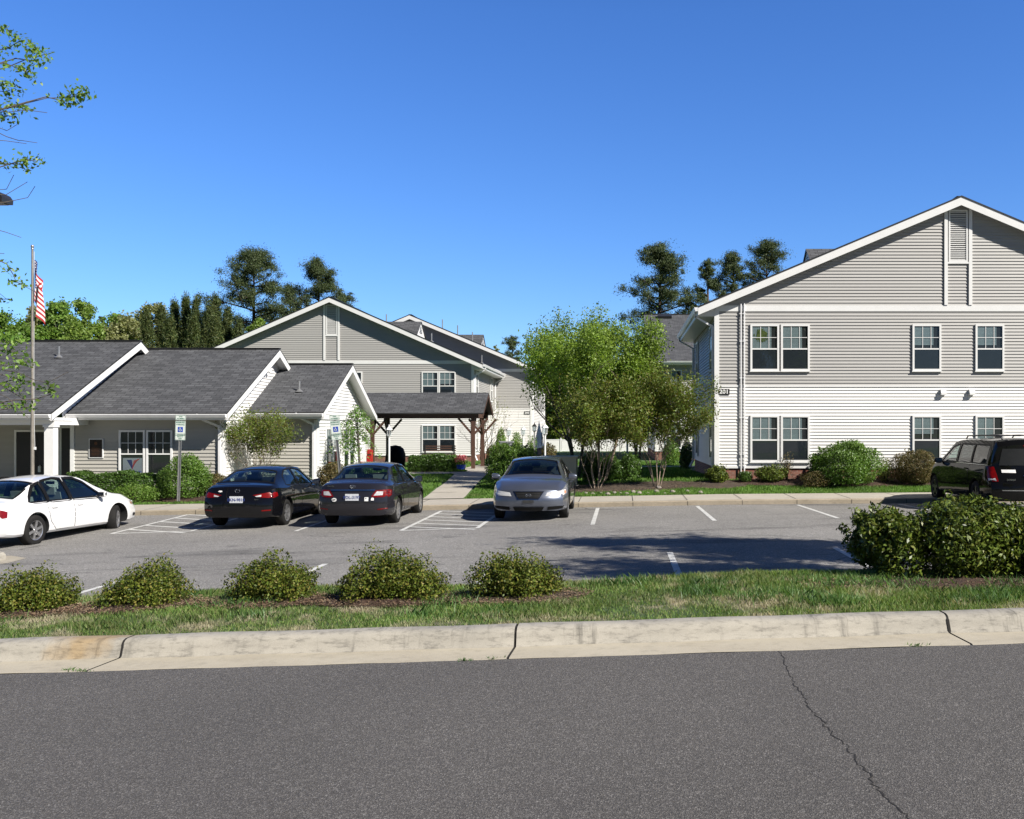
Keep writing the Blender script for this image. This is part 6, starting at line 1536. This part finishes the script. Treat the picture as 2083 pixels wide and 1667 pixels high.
sh('sparse little shrub by the far building corner', 1072, 1092, 886, 58, 'leaf_spring', 55, 1200, .08, .5, shell=.9)
sh('brown-leaved shrub at the foot of the tall white lamp', 1096, 1132, 905, 48, 'leaf_rust', 56, 2500, .09, .7)
for i, (a, b, yt, D) in enumerate(((1178, 1225, 918, 32.5), (1215, 1268, 925, 32.8), (1255, 1306, 920, 33.0))):
    sh(['dark evergreen shrub right behind the electrical cabinet', 'dark evergreen shrub in the middle of the shaded row', 'dark evergreen shrub at the right of the shaded row'][i], a, b, yt, D, 'leaf_hedge', 57 + i, 6000, .06, .6)
sh('round green bush by the far shaded wing wall', 1345, 1385, 893, 48, 'leaf_green_bush', 60, 3000, .09, .8)
sh('dark shrub at the back corner of building 201', 1378, 1414, 895, 42, 'leaf_hedge', 61, 3500, .08, .6)
sh('small glossy shrub at the corner of building 201', 1430, 1487, 946, 30.7, 'leaf_laurel', 62, 3500, .06, .4)
sh('tiny dark shrub between the corner and the first window', 1500, 1532, 958, 30.8, 'leaf_hedge', 63, 1800, .05, .3)
sh('low dark shrub under the paired windows', 1532, 1602, 946, 30.75, 'leaf_laurel', 64, 4500, .055, .4)
sh('wispy reddish plant against the paired windows', 1585, 1615, 922, 31.0, 'leaf_rust', 65, 500, .05, .2, shell=.95)
sh('large bright green bush between the windows of building 201', 1638, 1792, 897, 30.3, 'leaf_green_bush', 66, 30000, .06, .9, lumps=8)
sh('sparse yellow-green shrub beside the large green bush', 1780, 1822, 935, 30.7, 'leaf_olive', 67, 1800, .05, .4, shell=.9)
sh('rounded olive-brown clipped shrub in front of the minivan', 1815, 1912, 917, 30.4, 'leaf_rust', 68, 20000, .045, .8)
sh('low rusty ground plants at the foot of the large green bush', 1625, 1700, 958, 29.9, 'leaf_rust', 69, 2500, .045, .3)
# multi-stem trees: crape myrtles and a birch
def multistem(name, label, px, D, ytop, wpx, stems, leafm, bark, seed, leaves, leaf, low=.38, zb=None, spread=.5, depth=3, sway=.35, r0=.045, hmin=.35, cat='tree', kids=(2, 3), sp=.16):
    x = XX(px, D); z = gz(x, D); H = ZZ(ytop, D) - z; W = wpx / FPX * D; t = thing(name, label, cat, (x, D, z)); rng = random.Random(seed); g = np.random.default_rng(seed); mb = MB(); tips = []
    for i in range(stems):
        a = 6.283 * i / stems + rng.uniform(-.4, .4); lean = rng.uniform(.15, .5) * W / H
        d = Vector((math.cos(a) * lean, math.sin(a) * lean * .8, 1)).normalized()
        p0 = Vector((math.cos(a) * .08, math.sin(a) * .08, -.1)); l0 = H * low * rng.uniform(.8, 1.1)
        pts = [p0]; q = p0
        for k in range(4): q = q + (d + Vector((rng.gauss(0, .08), rng.gauss(0, .08), 0))) * l0 / 4; pts.append(q)
        mb.tube(pts, [r0, r0 * .9, r0 * .85, r0 * .8, r0 * .7], 7, 0, False)
        for k in range(rng.randint(*kids)):
            dd = (d + Vector((rng.gauss(0, spread), rng.gauss(0, spread), rng.uniform(.0, .5)))).normalized()
            grow(rng, pts[-1 - (k % 2)], dd, H * (1 - low) * .5, r0 * .55, depth - 1, mb, tips, spread * .8, 4, .25, (2, 4), .62)
    mb.build('trunk', M[bark], t, True)
    P = tip_points(g, tips, max(1, leaves // len(tips)), sp)
    # keep the crown inside its envelope, with a ragged edge
    cz = H * .68; e = (P[:, 0] / (W * .52)) ** 2 + (P[:, 1] / (W * .5)) ** 2 + ((P[:, 2] - cz) / (H * .36)) ** 2
    P = P[(e < 1.05 + .35 * np.sin(P[:, 0] * 2.3 + 1) * np.cos(P[:, 1] * 2.1) + .3 * (P[:, 2] > cz) + g.uniform(-.2, .3, len(P))) & (P[:, 2] > H * hmin * (.9 + .3 * g.uniform(0, 1, len(P))))]
    leaf_mesh('crown', P, leaf, M[leafm], t, .55); return t, len(tips)
multistem('birch_tree', 'tall pale-barked birch with fresh green leaves, bare twigs at its top', 1222, 32.3, 592, 235, 3, 'leaf_birch', 'bark_pale', 71, 38000, .085, .45, spread=.5, depth=4, r0=.05, hmin=.30, kids=(3, 4), sp=.2)
multistem('bright_tree', 'bright spring-green tree behind the birch', 1172, 36, 645, 205, 3, 'leaf_birch', 'bark_grey', 72, 24000, .10, .40, depth=4, spread=.5, r0=.07, kids=(3, 4), sp=.2)
multistem('bright_tree', 'bright green tree between the birch and the shaded apartment wing', 1295, 37, 700, 120, 3, 'leaf_spring', 'bark_grey', 73, 9000, .10, .40, depth=3, r0=.05, kids=(3, 4), sp=.2)
multistem('crape_myrtle', 'multi-stem crape myrtle with thin olive leaves, left of the pair by the bed', 1212, 30.3, 762, 275, 6, 'leaf_myrtle', 'bark_pale', 74, 36000, .075, .30, depth=4, spread=.62, r0=.020, hmin=.24, kids=(2, 4), sp=.14)
multistem('crape_myrtle', 'multi-stem crape myrtle with pale trunks reaching toward building 201', 1335, 30.3, 745, 245, 5, 'leaf_myrtle', 'bark_pale', 75, 26000, .075, .28, depth=4, spread=.64, r0=.021, hmin=.22, kids=(2, 4), sp=.14)
multistem('crape_myrtle', 'vase-shaped crape myrtle in front of the community building wall', 520, 32.2, 812, 190, 9, 'leaf_myrtle', 'bark_pale', 76, 8500, .07, .30, depth=3, spread=.42, r0=.015, hmin=.22, kids=(3, 4), sp=.10)
multistem('small_tree', 'bare-looking little tree behind the right end of the shelter', 985, 47.5, 800, 95, 5, 'leaf_olive', 'twig', 77, 900, .08, .3, depth=4, spread=.5, r0=.03, hmin=.2, kids=(2, 3))
# small weeping tree with white-green leaves
x = XX(727, 34.6); z = gz(x, 34.6); t = thing('weeping_tree', 'small weeping tree with pale green leaves beside the leaning sign', 'tree', (x, 34.6, z)); rng = random.Random(9); mb = MB(); Pw = []
H = ZZ(826, 34.6) - z; mb.tube([(.1, 0, -.1), (.05, 0, H * .5), (-.05, 0, H * .95)], [.05, .04, .015], 8)
for i in range(34):
    a = rng.uniform(0, 6.283); z0 = H * rng.uniform(.45, .98); r = rng.uniform(.4, 1.15) * (1.15 if z0 < H * .8 else .7); drop = rng.uniform(.3, 1.1); pts = []
    for k in range(7):
        f = k / 6; pts.append(Vector((r * math.cos(a) * f, r * .8 * math.sin(a) * f, z0 + .25 * math.sin(f * 2.2) - drop * f * f)))
    mb.tube(pts, [.014, .012, .01, .008, .006, .005, .004], 4, 0, False)
    for k in range(60): f = rng.uniform(.25, 1) * 6; i0 = min(5, int(f)); q = pts[i0].lerp(pts[i0 + 1], f - i0); Pw.append([q.x + rng.gauss(0, .06), q.y + rng.gauss(0, .06), max(.3, q.z - rng.uniform(0, .22))])
mb.build('trunk', M['bark_grey'], t, True); leaf_mesh('crown', np.array(Pw), .085, M['leaf_dogwood'], t, .5)
# out-of-frame tree at the right whose shade falls on the car park
xs_, ys_ = 9.9, 10.3
shade, _n = multistem('shade_tree', 'leafy tree just outside the right picture edge, shading the car park', 1262 + xs_ / ys_ * FPX, ys_, 876 - (6.6 + 1.6) / ys_ * FPX * .97, 5.6 / ys_ * FPX, 3, 'leaf_spring', 'bark_grey', 78, 52000, .13, .40, depth=4, spread=.6, r0=.09, hmin=.42, kids=(3, 4), sp=.18)
# near tree at the left, whose outer branches reach into the picture
D0 = 10.2; tx = -8.9; z0 = gz(tx, D0); t = thing('maple_tree', 'near tree whose leafy twigs reach in at the left edge', 'tree', (tx, D0, z0)); rng = random.Random(21); mb = MB(); Pl = []
mb.tube([(0, 0, -.2), (.05, 0, 2.2), (.1, .1, 4.4), (.15, 0, 6.8)], [.16, .13, .08, .02], 10, 0, False)
def tw(pts, r0, leafy, n=26, sc=.07, d=D0):
    """branch through picture-measured points at the tree's own distance; leafy = list of (f0, f1)"""
    P = [Vector(((px - CX) / FPX * d - tx, d - D0 + .12 * math.sin(i * 2 + px * .1), -(py - CY) / FPX * d - z0)) for i, (px, py) in enumerate(pts)]
    st = Vector((.08, 0, max(1.6, P[0].z - .9))); P = [st, st.lerp(P[0], .55) + Vector((0, 0, .08))] + P; k = len(P) - 1
    mb.tube(P, [lerp(r0, .003, (i / k) ** .6) for i in range(k + 1)], 5, 0, False)
    for f0, f1, c in leafy:
        for _ in range(int(c * 1.5)):
            f = rng.uniform(f0, f1) * (k - 2) + 2; i = min(int(f), k - 1); q = P[i].lerp(P[i + 1], f - i); Pl.append([q.x + rng.gauss(0, sc * .55), q.y + rng.gauss(0, sc), q.z + rng.gauss(-.012, sc * .45)])
for pts, leafy in (
    ([(-20, 70), (5, 50), (22, 72)], [(-.4, 1.0, 40)]), ([(-30, 105), (0, 92), (30, 78), (38, 72)], [(.1, 1, 50)]),
    ([(-30, 150), (0, 130), (40, 112), (60, 95), (66, 90)], [(.75, 1.05, 50)]), ([(30, 118), (55, 116), (80, 122), (100, 112)], [(.3, 1, 55)]),
    ([(-20, 145), (20, 135), (45, 140), (62, 152)], [(.1, 1, 75)]), ([(-20, 175), (10, 165), (32, 172)], [(0, 1, 50)]), ([(-20, 190), (0, 180), (22, 184)], [(0, 1, 30)]),
    ([(-20, 240), (20, 228), (60, 215), (100, 202), (128, 192), (162, 176)], [(.78, 1.02, 90), (.3, .4, 8), (.62, .66, 4)]), ([(100, 202), (125, 200), (142, 208)], [(.3, 1, 30)]),
    ([(-20, 232), (12, 222), (45, 208)], [(0, 1, 70)]), ([(-20, 236), (10, 234), (26, 236)], [(0, 1, 40)]),
    ([(-20, 330), (10, 333), (40, 328), (58, 322)], [(.2, 1, 75)]), ([(58, 328), (70, 326), (84, 322)], [(.5, 1, 16)]),
    ([(-20, 520), (5, 535), (25, 560), (40, 575), (60, 592)], [(.1, .45, 26), (.6, .9, 20)]), ([(-20, 612), (0, 606), (12, 600)], [(0, 1, 16)]),
    ([(-20, 690), (0, 695), (30, 690), (50, 686)], [(0, 1, 90)]), ([(-20, 715), (10, 712), (30, 718)], [(0, 1, 40)]),
    ([(-20, 735), (20, 745), (45, 735), (60, 740)], [(.2, 1, 50)]), ([(-20, 752), (15, 765), (35, 775), (45, 770)], [(.5, 1, 34)]), ([(20, 770), (30, 785), (32, 800)], [(.3, 1, 30)]),
    ([(-20, 760), (10, 790), (40, 815), (60, 828)], [(.6, .75, 12)]), ([(40, 815), (75, 812), (96, 800), (110, 784)], [(.7, 1, 34)]), ([(-10, 826), (15, 824), (32, 822)], [(.4, 1, 24)]), ([(35, 830), (50, 828), (56, 832)], [(.3, 1, 10)])):
    tw(pts, .011, leafy)
for pts in ([(-20, 228), (30, 236), (70, 232), (100, 232)], [(-20, 262), (0, 272), (30, 282), (55, 292), (80, 293)], [(-20, 255), (5, 262), (28, 250)], [(-20, 290), (10, 286), (40, 286)], [(-20, 395), (0, 380), (25, 355)], [(-20, 400), (10, 396), (50, 368)], [(-10, 418), (15, 414), (45, 398), (68, 378)],
            [(-20, 465), (10, 472), (32, 480)], [(-20, 748), (40, 758), (80, 775), (110, 780), (145, 758)], [(-20, 790), (30, 810), (70, 850)], [(-10, 518), (18, 519)]):
    tw(pts, .007, [])
mb.build('trunk', M['bark_grey'], t, True); leaf_mesh('crown', np.array(Pl), .052, M['leaf_spring'], t, .5)
# ---------------- trees beyond ----------------
def bt(kind, label, px, ytop, wpx, D, seed, mat='leaf_spring', **k):
    x = XX(px, D); H = ZZ(ytop, D) + 1.75; W = wpx / FPX * D
    if kind == 'pine': return pine_tree('pine_tree', label, (x, D, -1.75), H, W * 1.12, seed, group='tall pines behind the buildings', **k)
    if kind == 'young': return young_pine('young_pine', label, (x, D, -1.75), H, W, seed, 'young pines behind the community building')
    return broad_tree('background_tree', label, 'tree', (x, D, -1.75), H, W, mat, seed, group='leafy trees behind the buildings', **k)
bt('pine', 'tallest pine on the left, with dark plates of needles and bare lower limbs', 516, 512, 155, 100, 101, low=.40, n=34, leaves=44000)
bt('pine', 'pine right of the tallest left one, with a ragged open top', 648, 535, 130, 104, 102, low=.30, n=32, leaves=40000)
bt('pine', 'dark lower pine between the two tall pines', 590, 585, 120, 108, 103, low=.2, n=22, leaves=20000)
bt('pine', 'dark pine peeping over the gable of the middle apartment building', 700, 603, 90, 110, 104, low=.4, n=16, leaves=12000)
bt('pine', 'large open-crowned pine behind the birch, right of centre', 1338, 508, 160, 92, 105, low=.45, n=30, lean=.3)
bt('pine', 'narrow pine left of the rooftop pines', 1440, 536, 75, 95, 106, low=.3, n=20, leaves=14000)
bt('pine', 'pine with a flat crown above the roof edge of building 201', 1492, 524, 120, 98, 107, low=.45, n=24, leaves=24000)
bt('pine', 'tallest of the pines above the roof edge of building 201', 1560, 494, 135, 100, 108, low=.45, n=26, leaves=28000)
bt('pine', 'small far pine left of the birch', 1042, 689, 62, 125, 109, low=.5, n=14, leaves=8000)
bt('pine', 'dark low pine under the roof pines of building 201', 1400, 610, 80, 99, 110, low=.3, n=16, leaves=12000)
for i, (px, yt, w_, D, mt) in enumerate(((10, 628, 110, 92, 'leaf_spring'), (75, 618, 90, 96, 'leaf_olive'), (118, 606, 90, 95, 'leaf_spring'), (172, 606, 80, 93, 'leaf_bright'), (155, 655, 90, 88, 'leaf_bright'), (240, 636, 90, 96, 'leaf_spring'), (262, 640, 100, 90, 'leaf_olive'), (312, 610, 90, 99, 'leaf_olive'), (208, 634, 22, 105, 'needle_dark'), (522, 642, 54, 86, 'leaf_bright'), (50, 660, 90, 86, 'leaf_spring'), (430, 640, 80, 104, 'leaf_woods'))):
    bt('b', ['broad green tree at the left edge behind the flag', 'yellowish-green tree directly behind the flag', 'tall rounded green tree right of the flag', 'bright green tree with the highest crown left of the gap', 'low bright tree before the tallest left trees', 'green tree on the right of the sky gap', 'pale olive tree low behind the roof', 'pale olive tree top above the young pines', 'tiny dark treetop standing in the sky gap', 'small bright yellow-green tree before the tall pines', 'low green tree above the leftmost roof', 'dull green tree behind the young pines'][i], px, yt, w_ * 1.35, D, 120 + i, mt, leaves=19000 if w_ > 40 else 3000, leaf=.25)
for i, (px, yt, w_, D) in enumerate(((298, 640, 44, 84), (330, 628, 46, 86), (356, 618, 40, 88), (378, 608, 40, 87), (400, 606, 44, 86), (425, 622, 46, 84), (440, 606, 44, 85), (462, 634, 52, 83), (485, 655, 46, 82), (345, 650, 50, 80), (392, 648, 50, 80), (438, 650, 50, 80))):
    bt('young', ['leftmost', 'second', 'third', 'fourth', 'fifth', 'sixth', 'seventh', 'eighth', 'ninth', 'front left', 'front middle', 'front right'][i] + ' of the feathery young pines above the middle roof', px, yt, w_ * 1.0, D, 150 + i)
for i, (px, yt, w_, D, mt) in enumerate(((1120, 735, 130, 98, 'leaf_woods'), (1180, 715, 120, 104, 'leaf_woods'), (1230, 735, 120, 98, 'leaf_woods'), (1290, 715, 110, 102, 'leaf_woods'), (1150, 800, 90, 92, 'leaf_myrtle'), (1255, 800, 90, 92, 'leaf_woods'), (1340, 700, 90, 100, 'leaf_woods'), (968, 735, 120, 110, 'leaf_woods'), (1008, 692, 36, 128, 'leaf_olive'))):
    bt('b', ['dark woodland tree just right of the far building', 'tall woodland tree behind the spring-green tree', 'woodland tree behind the birch trunk', 'woodland tree left of the shaded wing', 'low olive tree behind the vinyl fence, left', 'low dark tree behind the vinyl fence, right', 'woodland tree behind the shaded wing', 'woodland tree hidden behind the far building', 'pale treetop beside the small far pine'][i], px, yt, w_ * 1.2, D, 180 + i, mt, leaves=24000 if w_ > 40 else 3000, leaf=.26, low=.06)
wl_P = []; 
for i in range(60):
    x = R.uniform(-14, 14); p, d = blob(420, (x, 118 + R.uniform(-3, 3), R.uniform(-.5, 4.5)), (2.4, 1.5, 2.0), .8, .3, 400 + i); wl_P.append(p)
for i in range(70):
    x = R.uniform(-78, -38); p, d = blob(320, (x, 120 + R.uniform(-3, 3), R.uniform(-.5, 9)), (3, 1.5, 2.4), .8, .3, 500 + i); wl_P.append(p)
o = leaf_mesh('far_woods', np.concatenate(wl_P), .5, M['leaf_woods'], None, .7); tag(o, 'dark green woods in the far background', None, kind='stuff')
for o in list(bpy.data.objects):
    if o.name.endswith('_tmp') or o.name.startswith('cut'): bpy.data.objects.remove(o)
